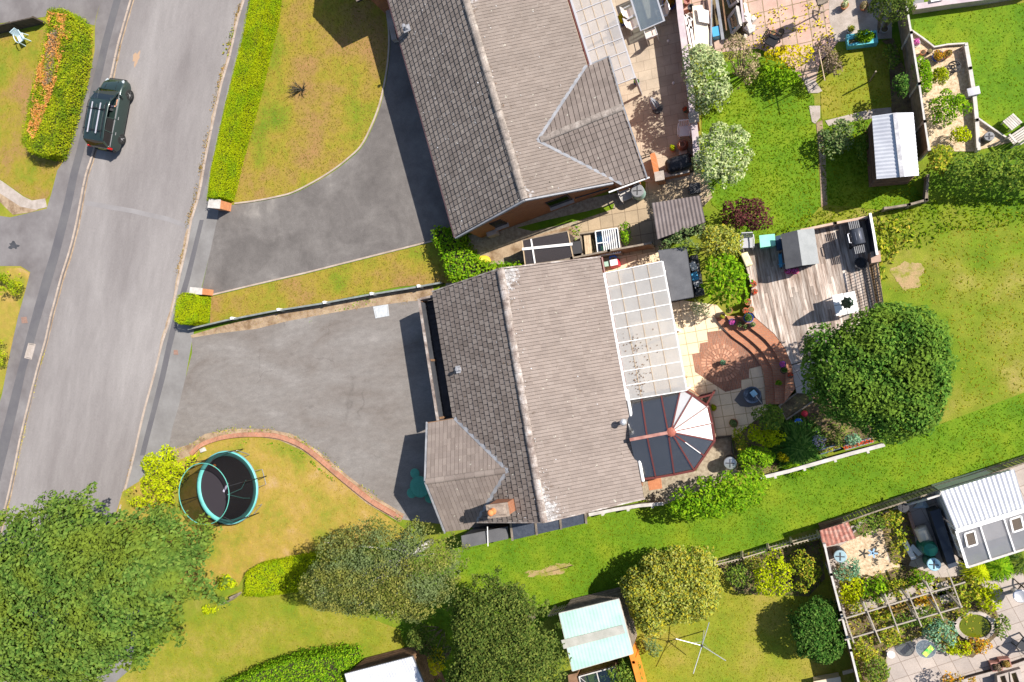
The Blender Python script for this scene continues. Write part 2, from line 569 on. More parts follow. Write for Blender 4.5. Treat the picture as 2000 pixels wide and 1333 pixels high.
def tree(name, label, outline, zmid, z0, ztop, R, nb, size, m, bark, cat="tree", trunk_r=.18, base=None, group=None, inner=True, **kw):
    """outline in photo pixels, read at height zmid."""
    P = ats(outline, zmid)
    xs_, ys_ = sample(P, 400); cx, cy = float(xs_.mean()), float(ys_.mean())
    if base is not None: bx, by = base
    else: bx, by = cx, cy
    T = thing(name, label, cat, (bx, by, 0), 0, group)
    o, B = crown(P, z0, ztop, R, nb, size, m, "crown", T, **kw)
    B2 = B.copy(); B2[:, 3] *= .5
    p_, d_ = blob_pts(B2, int(min(16000, 2.2 * len(B2) * 1.0 * (B2[:, 3] ** 2).mean() * 9 / (size * 1.5) ** 2)), zmin=z0 * .5, keep=1.)
    if inner: leaves("inner_foliage", p_, d_ + RNG.normal(size=d_.shape) * .5, size * 1.5, m, T)
    mb = MB()
    zt = ztop * .75
    mb.tube([(bx, by, -.05), (bx + .05, by, z0 * .5), ((bx + cx) / 2, (by + cy) / 2, z0 + (zt - z0) * .3), (cx, cy, zt)], [trunk_r * 1.2, trunk_r, trunk_r * .75, trunk_r * .25], 10)
    idx = RNG.choice(len(B), min(len(B), 16), replace=False)
    for i in idx:
        b = B[i]
        zs = z0 * .8 + (zt - z0) * RNG.uniform(0, .5)
        a = Vector((cx, cy, zs)); e = Vector((b[0], b[1], b[2] + b[3] * .3))
        mid = (a + e) / 2 + Vector((0, 0, .2 * abs(b[3])))
        mb.tube([a, mid, e], [trunk_r * .4, trunk_r * .22, trunk_r * .06], 6)
    mb.build("trunk", bark, T, world=True, smooth=True)
    return T

def shrub(name, label, outline, zmid, ztop, R, nb, size, m, cat="shrub", z0=.05, stems=None, group=None, **kw):
    """Low bush: one leafy mesh, outline in photo pixels read at height zmid."""
    P = ats(outline, zmid)
    if stems is not None:
        cx = sum(p.x for p in P) / len(P); cy = sum(p.y for p in P) / len(P)
        T = thing(name, label, cat, (cx, cy, 0), 0, group)
        o, B = crown(P, z0, ztop, R, nb, size, m, "foliage", T, **kw)
        mb = MB()
        for b in B[:10]:
            mb.tube([(cx + (b[0] - cx) * .25, cy + (b[1] - cy) * .25, 0), (cx + (b[0] - cx) * .7, cy + (b[1] - cy) * .7, b[2] * .6), (b[0], b[1], b[2] + b[3] * .6)], [.035, .022, .008], 5)
        mb.build("stems", stems, T, world=True)
        return T
    return crown(P, z0, ztop, R, nb, size, m, name, None, label=label, cat=cat, group=group, **kw)[0]

def hedge(name, label, outline, h, size, m, core, cover=4.5, rough=.1, zr=None, group=None, parent=None, part=None):
    """Clipped hedge; outline is its top edge in photo pixels read at height h."""
    P = ats(outline, h)
    cx = sum(p.x for p in P) / len(P); cy = sum(p.y for p in P) / len(P)
    T = parent or thing(name, label, "hedge", (cx, cy, 0), 0, group)
    A = area(P)
    n = int(cover * A / size ** 2)
    x, y = sample(P, n)
    d = edgedist(x, y, P)
    z = h - rough * np.abs(RNG.normal(size=n)) - .18 * np.exp(-d / .12) + .06 * np.sin(x * 2.1) * np.sin(y * 1.7)
    p1 = np.stack([x, y, z], 1)
    n1 = RNG.normal(size=(n, 3)) * .5; n1[:, 2] = np.abs(n1[:, 2]) + .8
    Q = [Vector((p.x, p.y)) for p in P]
    if sum(Q[i - 1].x * Q[i].y - Q[i].x * Q[i - 1].y for i in range(len(Q))) < 0: Q = Q[::-1]
    pts, nr = [p1], [n1]
    for i in range(len(Q)):
        a, b = Q[i - 1], Q[i]
        L = (b - a).length
        k = int(cover * .8 * L * h / size ** 2)
        if k < 1: continue
        t = RNG.random(k); zz = RNG.uniform(.02, h, k)
        dr = (b - a) / L
        nx, ny = dr.y, -dr.x
        off = RNG.normal(0, rough * .7, k) - .05 * (zz / h)
        pts.append(np.stack([a.x + (b.x - a.x) * t + nx * off, a.y + (b.y - a.y) * t + ny * off, zz], 1))
        q = RNG.normal(size=(k, 3)) * .5; q[:, 0] += nx; q[:, 1] += ny; q[:, 2] += .35
        nr.append(q)
    leaves(part or "foliage", np.concatenate(pts), np.concatenate(nr), size, m, T)
    c = Vector((cx, cy))
    mb = MB()
    inner = []
    for i in range(len(Q)):
        a = (Q[i] - Q[i - 1]).normalized(); b = (Q[(i + 1) % len(Q)] - Q[i]).normalized()
        dd = (a + b).normalized(); nn = Vector((-dd.y, dd.x))
        inner.append(Q[i] + nn * .16)
    if parent is None:
        mb.prism(inner, 0, h - .22)
        mb.build("branches", core, T, world=True)
    return T

def tufts(name, outline_px, per_m2, size, m, kind="stuff", z=0.0, tilt=.16, holes=(), label=None, cat=None, aspect=.35, lift=.12):
    P = ats(outline_px, z)
    n = int(area(P) * per_m2)
    x, y = sample(P, n)
    for h in holes:
        k = ~inpoly(x, y, np.array([(p.x, p.y) for p in ats(h, z)])); x, y = x[k], y[k]
    n = len(x)
    p = np.stack([x, y, z + RNG.uniform(.003, size * lift, n)], 1)
    nn = RNG.normal(size=(n, 3)) * tilt; nn[:, 2] = np.abs(nn[:, 2]) + .4
    return leaves(name, p, nn, size, m, None, kind=kind, label=label, cat=cat, aspect=aspect)
# ------------------------------------------------------------------ common materials
m_road = mat("asphalt_road", [(.185, .166, .162), (.235, .215, .209), (.29, .268, .26)], scale=.35, rough=.9, fine=.16, fscale=30, mid=.07, mscale=5, vec=(1, .25, 1, math.radians(-12)), lo=.3, hi=.7, bump=.2, bscale=70)
m_pave = mat("asphalt_pavement", [(.135, .12, .12), (.175, .16, .16), (.22, .205, .203)], scale=.5, rough=.9, fine=.12, fscale=45, mid=.06, mscale=3, lo=.3, hi=.7, bump=.2)
m_patch = mat("asphalt_trench", [(.105, .1, .11), (.13, .125, .13)], scale=.8, rough=.9, fine=.12, fscale=45)
m_pale = mat("asphalt_pale", [(.18, .17, .165), (.235, .226, .22)], scale=.6, rough=.9, fine=.1, fscale=45, mid=.05)
m_drive1 = mat("asphalt_dark", [(.10, .09, .085), (.135, .122, .115), (.175, .16, .15), (.29, .265, .24)], scale=.42, rough=.92, fine=.2, fscale=30, lo=.3, hi=.78, bump=.2, dist=.4, mid=.1, mscale=2.5)
m_drive2 = mat("asphalt_worn", [(.132, .108, .092), (.178, .157, .143), (.212, .194, .181), (.29, .268, .252)], scale=.33, rough=.92, fine=.2, fscale=30, lo=.25, hi=.75, bump=.25, dist=.6, mid=.13, mscale=3.5, crack=(.22, .35), vec=(.55, 1.2, 1, .15))
m_kerb = mat("kerb_stone", [(.33, .26, .21), (.45, .37, .31)], scale=2, rough=.9, fine=.12, fscale=20)
m_lawngold = mat("lawn_gold", [(.30, .17, .065), (.28, .18, .05), (.27, .21, .025), (.19, .21, .014), (.12, .185, .009)], scale=.34, rough=.95, fine=.2, fscale=22, lo=.32, hi=.72, bump=.8, bscale=30, mid=.12, mscale=2.5)
m_lawngold2 = mat("lawn_straw", [(.42, .28, .12), (.37, .25, .06), (.32, .24, .04), (.24, .23, .025), (.18, .21, .016)], scale=.5, rough=.95, fine=.2, fscale=22, lo=.3, hi=.7, bump=.8, bscale=30, mid=.12, mscale=2.5)
m_lawnyg = mat("lawn_yellow_green", [(.30, .24, .045), (.22, .225, .018), (.15, .21, .010)], scale=.45, rough=.95, fine=.22, fscale=20, lo=.32, hi=.68, bump=.8, bscale=30, mid=.14, mscale=2.5)
m_lawngreen = mat("lawn_green", [(.18, .24, .009), (.115, .21, .006), (.07, .165, .004)], scale=.5, rough=.95, fine=.25, fscale=18, lo=.34, hi=.68, bump=.9, bscale=28, mid=.16, mscale=3)
m_field = mat("field_grass", [(.31, .25, .07), (.20, .215, .02), (.135, .20, .008), (.08, .16, .005)], scale=.22, rough=.95, fine=.25, fscale=18, lo=.33, hi=.62, bump=.9, bscale=26, mid=.18, mscale=1.6)
m_dirt = mat("dry_soil", [(.20, .13, .075), (.32, .23, .15), (.40, .30, .2)], scale=1.6, rough=.95, fine=.25, fscale=25, bump=.6, bscale=25)
m_soil = mat("dark_soil", [(.09, .06, .035), (.15, .11, .06), (.20, .17, .06)], scale=2.0, rough=.95, fine=.3, fscale=22, bump=.8, bscale=20)
m_gravel = mat("pale_gravel", [(.35, .24, .14), (.55, .42, .28), (.70, .58, .43)], scale=9, rough=.9, fine=.3, fscale=32, bump=.8, bscale=30, lo=.3, hi=.7)
m_barkdirt = mat("grey_gravel", [(.25, .20, .14), (.40, .34, .25)], scale=6, rough=.9, fine=.25, fscale=32, bump=.6, bscale=30)
A2 = ang((1178, 560), (1300, 535))           # lie of the house 2 plot
A1 = ang((1030, 395), (1203, 362), 3)
m_sand = brickmat("sandstone_paving", (.44, .36, .275), (.385, .31, .235), (.31, .25, .19), .62, .47, A1, stain=.2, msize=.014, bump=.3)
m_sand2 = brickmat("side_paving", (.42, .32, .21), (.36, .28, .19), (.20, .15, .10), .6, .6, A1, offset=0, stain=.18, msize=.015)
m_cream = brickmat("cream_slabs", (.76, .60, .41), (.68, .53, .37), (.40, .27, .15), .50, .50, A2, offset=0, stain=.1, msize=.014, off=(.1, .2))
m_pink = brickmat("old_paving", (.42, .31, .25), (.52, .33, .27), (.22, .17, .10), .6, .6, A1, offset=0, stain=.22, msize=.02)
m_conc = mat("concrete_slab", [(.32, .27, .23), (.44, .38, .34)], scale=2, rough=.9, fine=.15, fscale=25, bump=.2)
m_greyslab = brickmat("grey_slabs", (.42, .36, .32), (.36, .31, .28), (.25, .2, .17), .6, .6, ang((1750, 1300), (1900, 1250)), offset=0, stain=.15, msize=.014)
m_redbrickp = brickmat("brick_paving", (.36, .145, .085), (.24, .115, .08), (.30, .21, .15), .225, .075, A2 + 1.57, offset=.5, msize=.008, stain=.3)
m_stepbrick = brickmat("step_brick", (.46, .185, .095), (.36, .14, .08), (.33, .22, .15), .22, .075, A2 - .1, offset=.5, msize=.008, stain=.2)
m_wallbrick = brickmat("wall_brick", (.42, .17, .07), (.33, .125, .055), (.30, .2, .13), .225, .075, A1, vertical=True, msize=.008, stain=.12)
m_wallbrick2 = brickmat("wall_brick_red", (.40, .15, .07), (.30, .11, .06), (.32, .22, .15), .225, .075, A2, vertical=True, msize=.008, stain=.15)
m_deck = mat("weathered_deck", [(.16, .11, .08), (.31, .24, .20), (.44, .37, .32), (.58, .51, .46)], scale=1.2, rough=.85, fine=.15, fscale=6, island=.25, vec=(9, .8, 1, ang((1480, 500), (1500, 600)) + math.pi / 2), lo=.3, hi=.7)
m_white = mat("white_paint", (.80, .79, .78), rough=.5, fine=.04)
m_offwhite = mat("off_white_board", [(.42, .39, .36), (.56, .53, .50)], scale=3, rough=.7, fine=.08)
m_black = mat("black_plastic", (.015, .015, .018), rough=.45, fine=0)
m_darkgrey = mat("dark_grey", (.05, .05, .055), rough=.6)
m_grey = mat("mid_grey", (.22, .22, .23), rough=.7)
m_steel = mat("galvanised_steel", (.55, .56, .58), rough=.35, metal=.8, fine=.05)
m_felt = mat("roofing_felt", [(.045, .047, .055), (.065, .067, .077)], scale=3, rough=.95, fine=.12, fscale=30)
m_felt2 = mat("grey_felt", [(.10, .10, .108), (.13, .13, .138)], scale=2, rough=.95, fine=.12, fscale=30)
m_felt_lit = mat("sunlit_felt", [(.24, .25, .255), (.29, .30, .305)], scale=2, rough=.95, fine=.1, fscale=30)  # felt with sunlight painted into its colour
m_woodgrey = mat("grey_timber", [(.16, .13, .10), (.28, .23, .18)], scale=4, rough=.9, fine=.2, island=.2)
m_woodpale = mat("pale_timber", [(.42, .31, .20), (.55, .43, .29)], scale=4, rough=.85, fine=.12, island=.12)
m_wooddark = mat("dark_timber", [(.045, .035, .028), (.08, .062, .048)], scale=4, rough=.9, fine=.2, island=.2)
m_woodbrown = mat("brown_timber", [(.16, .09, .05), (.24, .14, .08)], scale=4, rough=.85, fine=.2, island=.2)
m_orange = mat("orange_stained_timber", [(.62, .19, .025), (.72, .25, .035)], scale=3, rough=.7, fine=.1, island=.08)
m_maroon = mat("rosewood_frame", (.13, .035, .03), rough=.4, fine=.05)
m_terra = mat("terracotta", [(.42, .16, .075), (.52, .22, .11)], scale=6, rough=.85)
m_blueglaze = mat("blue_glaze", (.03, .06, .28), rough=.2, fine=0)
m_bluepl = mat("blue_plastic", (.02, .12, .55), rough=.35, fine=0)
m_skybl = mat("light_blue_plastic", (.08, .35, .60), rough=.4, fine=0)
m_redpl = mat("red_plastic", (.62, .03, .05), rough=.4, fine=0)
m_greenpl = mat("green_plastic", (.02, .11, .07), rough=.4, fine=0)
m_mint = mat("mint_plastic", (.10, .46, .33), rough=.4, fine=0)
m_bark = mat("tree_bark", [(.10, .075, .05), (.22, .18, .13)], scale=8, rough=.95, fine=.2, bump=.6, bscale=20)
m_birchbark = mat("birch_bark", [(.45, .42, .38), (.65, .62, .58)], scale=6, rough=.9, fine=.2)
m_hcore = mat("hedge_branches", [(.03, .03, .012), (.05, .045, .02)], scale=8, rough=1)
m_alu = mat("brushed_metal", (.6, .6, .62), rough=.4, metal=.6, fine=0)

# ------------------------------------------------------------------ ground
def sheet(name, px, m, z, z0=-.1, kind="structure", label=None):
    mb = MB(); mb.prism(ats(px, z), z0, z)
    return mb.build(name, m, kind=kind, label=label)

kerbL = [(275, -60), (257, 0), (232, 87), (219, 147), (185, 292), (172, 333), (164, 365), (150, 440), (136, 495), (122, 538), (110, 583), (100, 620), (90, 666), (75, 718), (58, 786), (41, 856), (30, 911), (15, 978), (6, 1010), (-16, 1100), (-52, 1240), (-76, 1340), (-90, 1400)]
kerbR = [(492, -60), (475, 0), (462, 42), (447, 110), (432, 160), (422, 205), (411, 255), (398, 320), (394, 345), (385, 390), (372, 430), (362, 485), (350, 535), (340, 583), (327, 635), (316, 666), (300, 730), (282, 795), (270, 845), (260, 890), (250, 930), (235, 985), (217, 1050), (192, 1140), (155, 1260), (130, 1345), (110, 1400)]
kerbL, kerbR = cr(kerbL, 2), cr(kerbR, 2)
KL = [Vector((p.x, p.y)) for p in ats(kerbL)]; KR = [Vector((p.x, p.y)) for p in ats(kerbR)]
def extend(K):
    a = K[0] + (K[0] - K[2]).normalized() * 120
    b = K[-1] + (K[-1] - K[-3]).normalized() * 120
    return [a] + K + [b]
KL, KR = extend(KL), extend(KR)
mb = MB(); mb.prism([(-400, -400), (400, -400), (400, 400), (-400, 400)], -.6, -.12)
mb.build("ground", m_field, kind="structure")
mb = MB(); mb.prism(KL + KR[::-1], -.4, -.1)
mb.build("road", m_road, kind="structure")
mb = MB(); mb.prism([KR[i] for i in range(len(KR))] + [Vector((KR[-1].x, -380)), Vector((380, -380)), Vector((380, 380)), Vector((KR[0].x, 380))], -.4, 0)
mb.build("grass_field", m_field, kind="structure")
mb = MB(); mb.prism([KL[i] for i in range(len(KL))] + [Vector((KL[-1].x, -380)), Vector((-380, -380)), Vector((-380, 380)), Vector((KL[0].x, 380))], -.4, 0)
mb.build("grass_verge", m_lawnyg, kind="structure")
def kerb(K, side):
    mb = MB(); P = K[1:-1]
    # stones about 0.9 m long with thin joints
    for i in range(len(P) - 1):
        a, b = P[i], P[i + 1]
        L = (b - a).length; n = max(1, round(L / .9)); d = (b - a) / L; nn = Vector((-d.y, d.x)) * side
        for k in range(n):
            s, e = a + d * (L * k / n + .008), a + d * (L * (k + 1) / n - .008)
            q = [s, e, e + nn * .13, s + nn * .13]
            mb.prism(q, -.35, .022 + RNG.uniform(-.004, .004))
    return mb.build("kerb", m_kerb, kind="structure")
kerb(KL, -1); kerb(KR, 1)

sheet("road_seam", [(168, 392), (260, 408), (330, 424), (371, 440), (369, 448), (328, 433), (258, 417), (166, 401)], mat("road_patch_pale", [(.23, .215, .215), (.27, .255, .255)], scale=.8, rough=.9, fine=.1, fscale=45), -.096, -.11)
0 and sheet("road_seam", [(88, 700), (180, 690), (300, 680), (300, 684), (180, 695), (88, 705)], m_patch, -.096, -.11)
sheet("road_stain", outline_circle(266, 114, 6, 13, wob=.5, rot=.25), mat("tan_stain", (.40, .27, .18), rough=.9), -.096, -.11)
# grit and dust lying in the gutters
def gutter(K, side, wmin, wmax):
    pts = K[1:-1]; mb = MB(); out = []; inn = []
    for i in range(len(pts) - 1):
        a, b = pts[i], pts[i + 1]; d = (b - a).normalized(); nn = Vector((-d.y, d.x)) * side
        m_ = max(2, int((b - a).length / .35))
        for k in range(m_):
            q = a + (b - a) * (k / m_); s_ = .5 + .5 * math.sin(len(out) * .11) * math.sin(len(out) * .037 + 2)
            inn.append(q + nn * .005); out.append(q + nn * (wmin + (wmax - wmin) * s_ * random.uniform(.5, 1.2)))
    vs = [(p.x, p.y, -.0965) for p in inn] + [(p.x, p.y, -.0965) for p in out]; n = len(inn)
    mb.add(vs, [(i, i + 1, n + i + 1, n + i) for i in range(n - 1)])
    return mb.build("gutter_grit", mat("gutter_grit", [(.24, .17, .11), (.33, .24, .16), (.40, .31, .22)], scale=3, rough=.95, fine=.3, fscale=20), kind="structure")
gutter(KL, 1, .03, .16); gutter(KR, -1, .05, .34)
# pavements
pvL = kerbL[:-1] + [(-120, 1340), (-60, 1150), (-40, 950), (-5, 800), (4, 770), (15, 712), (25, 665), (35, 620), (49, 570), (59, 532), (40, 520), (-60, 520), (-120, 520), (-120, 405), (20, 425), (91, 408), (100, 380), (112, 333), (128, 310), (150, 235), (172, 165), (185, 100), (186, 45), (197, 0), (210, -60)]
sheet("pavement", pvL, m_pave, .006)
sheet("pavement_trench", [(248, -50), (236, 0), (212, 90), (199, 147), (165, 292), (152, 340), (140, 400), (128, 450), (114, 505), (98, 560), (80, 620), (66, 670), (50, 725), (34, 800), (15, 880), (0, 940), (-20, 940), (2, 850), (20, 780), (38, 710), (54, 650), (66, 605), (82, 548), (98, 498), (112, 445), (124, 400), (137, 340), (150, 292), (184, 147), (200, 80), (222, 0), (232, -50)], m_patch, .0095)
pvR = kerbR[:-1] + [(250, 1345), (300, 1000), (330, 870), (337, 835), (350, 790), (362, 740), (375, 666), (380, 640), (394, 560), (410, 495), (425, 425), (428, 400), (403, 392), (412, 330), (440, 200), (470, 90), (490, 0), (505, -60)]
sheet("pavement", pvR, m_pale, .006)
sheet("pavement_trench", [(390, 430), (398, 430), (384, 490), (371, 545), (360, 585), (350, 620), (335, 680), (322, 740), (306, 800), (293, 850), (283, 890), (273, 890), (283, 850), (296, 800), (311, 740), (324, 680), (338, 620), (350, 580), (362, 540), (375, 490)], m_patch, .0095)
sheet("pavement_trench", [(478, 0), (487, 0), (470, 70), (445, 170), (425, 260), (405, 350), (395, 385), (386, 395), (398, 330), (412, 255), (432, 170), (460, 50)], m_pave, .0095)

# top-left neighbour's drive and kerb path
sheet("driveway", [(-120, -80), (215, -60), (197, 0), (188, 32), (184, 50), (92, 22), (88, 33), (0, 46), (-120, 62)], m_pave, .010)
sheet("footpath", [(-60, 330), (0, 352), (20, 366), (45, 384), (62, 392), (88, 388), (91, 405), (70, 410), (40, 404), (15, 388), (0, 378), (-60, 355)], m_conc, .02)
sheet("path_edge_soil", [(-60, 355), (0, 378), (40, 404), (75, 410), (60, 415), (25, 420), (0, 395), (-60, 370)], m_dirt, .012)

# drive of the top house
arc1 = cr([(452, 401), (500, 395), (542, 387), (575, 378), (620, 355), (655, 333), (682, 312), (707, 288), (727, 250), (744, 205), (755, 155), (761, 110), (762, 70), (758, 30), (750, 0), (745, -60)])
drive1 = [(428, 403)] + arc1 + [ (900, -60), (1000, 300), (1000, 430), (900, 458), (842, 469), (827, 473), (710, 503), (595, 532), (500, 554), (412, 575), (394, 565), (410, 495), (425, 425)]
sheet("driveway", drive1, m_drive1, .014)
lawn1 = [(552, -60), (550, 0), (530, 80), (505, 190), (480, 290), (460, 360)] + [(x - 2, y - 2) for x, y in arc1]
sheet("lawn", lawn1, m_lawngold, .02)
mb = MB(); mb.strip(ats(lawn1[7:]), .09, -.05, .045); mb.build("lawn_kerb", m_kerb, kind="structure")
lawn_s = [(412, 580), (500, 559), (595, 537), (710, 508), (845, 474), (875, 470), (890, 552), (780, 560), (600, 598), (410, 632)]
sheet("lawn", lawn_s, m_lawngold, .02)
mb = MB(); mb.strip(ats([(412, 577), (500, 556), (595, 534), (710, 505), (845, 471)]), .09, -.05, .045); mb.build("lawn_kerb", m_kerb, kind="structure")
# dirt strip below the low fence, and the wide drive
sheet("dirt_strip", [(372, 655), (430, 638), (500, 620), (600, 600), (700, 580), (845, 556), (850, 592), (800, 592), (730, 600), (640, 615), (560, 630), (500, 645), (430, 652), (375, 662)], m_dirt, .012)
drive2 = [(375, 660), (430, 651), (500, 643), (560, 628), (640, 613), (730, 598), (800, 589), (850, 585), (1000, 600), (1000, 1040), (785, 1015), (720, 975), (662, 928), (620, 892), (587, 870), (550, 853), (500, 845), (440, 850), (400, 860), (372, 885), (340, 880), (330, 870), (337, 835), (350, 790), (362, 740), (375, 690)]
sheet("driveway", drive2, m_drive2, .014)
lawn2 = [(330, 905), (380, 888), (400, 868), (440, 857), (500, 853), (545, 860), (590, 880), (620, 902), (660, 936), (716, 984), (778, 1024), (810, 1050), (700, 1070), (600, 1094), (530, 1100), (482, 1116), (465, 1145), (400, 1150), (250, 1180), (180, 1150), (240, 960)]
sheet("lawn", lawn2, m_lawngold2, .02)
sheet("edging_dirt", [(330, 880), (372, 868), (400, 848), (450, 838), (520, 838), (570, 848), (620, 880), (680, 930), (740, 975), (790, 1005), (780, 1020), (716, 984), (660, 936), (620, 902), (590, 880), (545, 860), (500, 853), (440, 857), (400, 868), (380, 888), (345, 900)], m_dirt, .018)
# front gardens at the far side of the road
sheet("lawn", [(-80, 528), (40, 524), (58, 533), (48, 570), (34, 620), (24, 665), (14, 712), (2, 770), (-80, 800)], m_lawngold2, .02)
sheet("lawn", [(-80, 72), (0, 66), (50, 60), (180, 55), (182, 100), (170, 165), (148, 235), (126, 310), (110, 333), (98, 380), (88, 392), (62, 390), (45, 382), (20, 364), (0, 350), (-80, 330)], m_lawngold, .018)
# lawns at the bottom
sheet("lawn", [(150, 1400), (240, 1320), (380, 1200), (470, 1150), (600, 1160), (700, 1200), (780, 1230), (800, 1290), (680, 1400)], m_lawnyg, .01)
sheet("lawn", [(1230, 1190), (1300, 1130), (1405, 1105), (1500, 1080), (1600, 1050), (1640, 1150), (1690, 1400), (1275, 1400)], m_lawnyg, .012)
# verge between the gardens is brighter green
sheet("grass_field", [(780, 1210), (880, 1150), (905, 1070), (1150, 1010), (1290, 985), (1500, 935), (1720, 870), (1860, 820), (2100, 730), (2100, 860), (1990, 895), (1830, 950), (1600, 1030), (1400, 1090), (1205, 1160), (1090, 1195), (880, 1330), (790, 1290)], m_lawngreen, .004)
m_bare = mat("worn_turf", [(.38, .26, .13), (.33, .25, .11), (.22, .22, .03)], scale=2.2, rough=.95, fine=.25, fscale=18, bump=.6, bscale=25, lo=.38, hi=.62)
sheet("bare_patch", [(x + random.uniform(-2, 2), y + random.uniform(-2, 2)) for x, y in outline_circle(1075, 1114, 44, 9, n=60, wob=.35, rot=-.22)], m_bare, .008)
sheet("bare_patch", [(x + random.uniform(-2, 2), y + random.uniform(-2, 2)) for x, y in outline_circle(1774, 537, 29, 27, n=60, wob=.25)], m_bare, .008)
# side yard and paving of the top house
sheet("side_yard", [(880, 470), (960, 448), (1050, 415), (1130, 392), (1240, 370), (1262, 380), (1300, 480), (1180, 520), (1010, 530), (870, 560)], m_barkdirt, .010)
sheet("side_yard_grass", [(1010, 445), (1060, 432), (1150, 412), (1200, 398), (1195, 415), (1110, 436), (1040, 452)], m_lawngreen, .016)
sheet("side_yard_grass", [(940, 500), (985, 480), (1040, 462), (1120, 440), (1130, 462), (1060, 478), (1000, 498), (960, 515)], m_dirt, .015)
sheet("side_paving", [(1132, 470), (1128, 432), (1200, 408), (1260, 378), (1262, 345), (1350, 330), (1378, 345), (1392, 385), (1300, 480), (1285, 492), (1135, 510)], m_sand2, .02)
sheet("patio", [(1060, -80), (1324, -80), (1338, 100), (1362, 320), (1350, 350), (1262, 356), (1200, 330), (1100, 100)], m_sand, .024)
# long back gardens
sheet("old_paving", [(1335, -80), (1742, -80), (1742, 60), (1700, 72), (1640, 78), (1600, 130), (1592, 165), (1560, 150), (1520, 110), (1480, 95), (1335, 110)], m_pink, .014)
sheet("concrete_yard", [(1618, -80), (1740, -80), (1742, 75), (1630, 82), (1620, 40)], m_conc, .018)
lawn3 = [(1372, 130), (1470, 110), (1560, 140), (1590, 190), (1598, 330), (1605, 400), (1570, 440), (1480, 470), (1390, 400), (1370, 300)]
sheet("lawn", lawn3, m_lawngreen, .010)
lawn4 = [(1600, 120), (1625, 100), (1720, 85), (1732, 90), (1742, 212), (1660, 225), (1605, 235)]
sheet("lawn", lawn4, m_lawnyg, .014)
sheet("footpath", [(1566, 150), (1592, 158), (1606, 178), (1598, 182), (1580, 182)], m_conc, .03)
sheet("footpath", [(1580, 207), (1602, 207), (1602, 230), (1592, 242), (1586, 238)], m_conc, .03)
sheet("footpath", [(1594, 240), (1606, 235), (1612, 300), (1616, 400), (1604, 405), (1600, 300)], m_dirt, .02)
sheet("footpath", [(1612, 236), (1700, 214), (1740, 210), (1742, 222), (1700, 232), (1618, 246)], m_conc, .022)
lawn5 = [(1786, 40), (1985, 8), (2100, -10), (2100, 300), (1975, 276), (1906, 230), (1886, 88), (1830, 92), (1784, 60)]
sheet("lawn", lawn5, m_lawngreen, .012)
sheet("gravel_bed", [(1776, 62), (1822, 94), (1886, 90), (1906, 228), (1974, 278), (1900, 296), (1806, 296), (1790, 200)], m_gravel, .022)
# back garden of the middle house
sheet("patio", [(1150, 500), (1290, 492), (1318, 585), (1400, 596), (1440, 640), (1500, 700), (1500, 800), (1432, 856), (1395, 858), (1250, 975), (1200, 760)], m_cream, .014)
sheet("gravel_bed", [(1240, 940), (1300, 930), (1360, 920), (1395, 852), (1428, 850), (1440, 925), (1400, 945), (1300, 985), (1250, 975)], m_barkdirt, .020)
sheet("brick_circle", [(1381, 649), (1412, 645), (1430, 658), (1451, 673), (1471, 691), (1486, 715), (1463, 721), (1463, 739), (1448, 742), (1448, 758), (1438, 761), (1417, 766), (1358, 727), (1352, 692), (1367, 689), (1367, 671), (1383, 668)], m_redbrickp, .024)
mb = MB()
for R_r, n_, L_b in ((.22, 16, .16), (.42, 26, .2), (.66, 36, .2)):
    o_ = at(1408, 709, .03)
    for k in range(n_):
        a_ = 2 * math.pi * k / n_; mb.box((o_.x + math.cos(a_) * (R_r + L_b / 2), o_.y + math.sin(a_) * (R_r + L_b / 2), .02), (L_b, 5.0 * R_r / n_, .03), rz=a_)
mb.build("brick_ring", mat("ring_brick", [(.38, .18, .11), (.50, .27, .18)], scale=5, rough=.85, island=.2), kind="structure")
cA = cr([(1396, 620), (1408, 635), (1430, 658), (1451, 673), (1471, 691), (1486, 715), (1493, 739), (1496, 790)])
cB = cr([(1418, 617), (1435, 640), (1465, 664), (1487, 685), (1501, 707), (1510, 730), (1514, 790)])
cC = cr([(1439, 617), (1465, 640), (1495, 664), (1514, 689), (1525, 712), (1534, 730), (1532, 785)])
cD = cr([(1477, 622), (1513, 653), (1534, 682), (1546, 712), (1550, 745), (1553, 760)])
def steps(name, inner, outer, h):
    mb = MB(); mb.prism(ats(inner, h) + ats(outer[::-1], h), -.05, h)
    mb.build(name, m_stepbrick, kind="structure")
steps("brick_step", cA, cD + [(1531, 790)], .15)
steps("brick_step", cB, cD + [(1531, 788)], .30)
steps("brick_step", cC, cD + [(1531, 787)], .45)
DK = .47
deck_px = [(1440, 484), (1560, 457), (1694, 426), (1704, 500), (1694, 506), (1712, 600), (1670, 640), (1600, 690), (1575, 704), (1546, 712), (1534, 682), (1513, 653), (1477, 622), (1464, 604), (1468, 560), (1452, 505)]
# deck boards, one plank at a time
dP = [(p.x, p.y) for p in ats(deck_px, DK)]
def clip_rect(poly, u0, u1, v0, v1):
    def cut(P, ax, val, sgn):
        out = []
        for i in range(len(P)):
            a, b = P[i - 1], P[i]
            ia, ib = sgn * (a[ax] - val) >= 0, sgn * (b[ax] - val) >= 0
            if ia != ib:
                t = (val - a[ax]) / (b[ax] - a[ax]); out.append((a[0] + (b[0] - a[0]) * t, a[1] + (b[1] - a[1]) * t))
            if ib: out.append(b)
        return out
    P = list(poly)
    for ax, val, sg in ((0, u0, 1), (0, u1, -1), (1, v0, 1), (1, v1, -1)):
        P = cut(P, ax, val, sg)
        if len(P) < 3: return []
    return P
da = ang((1480, 500), (1504, 610), DK)
ca, sa = math.cos(da), math.sin(da)
loc = [(x * ca + y * sa, -x * sa + y * ca) for x, y in dP]
us = [p[0] for p in loc]; vs_ = [p[1] for p in loc]
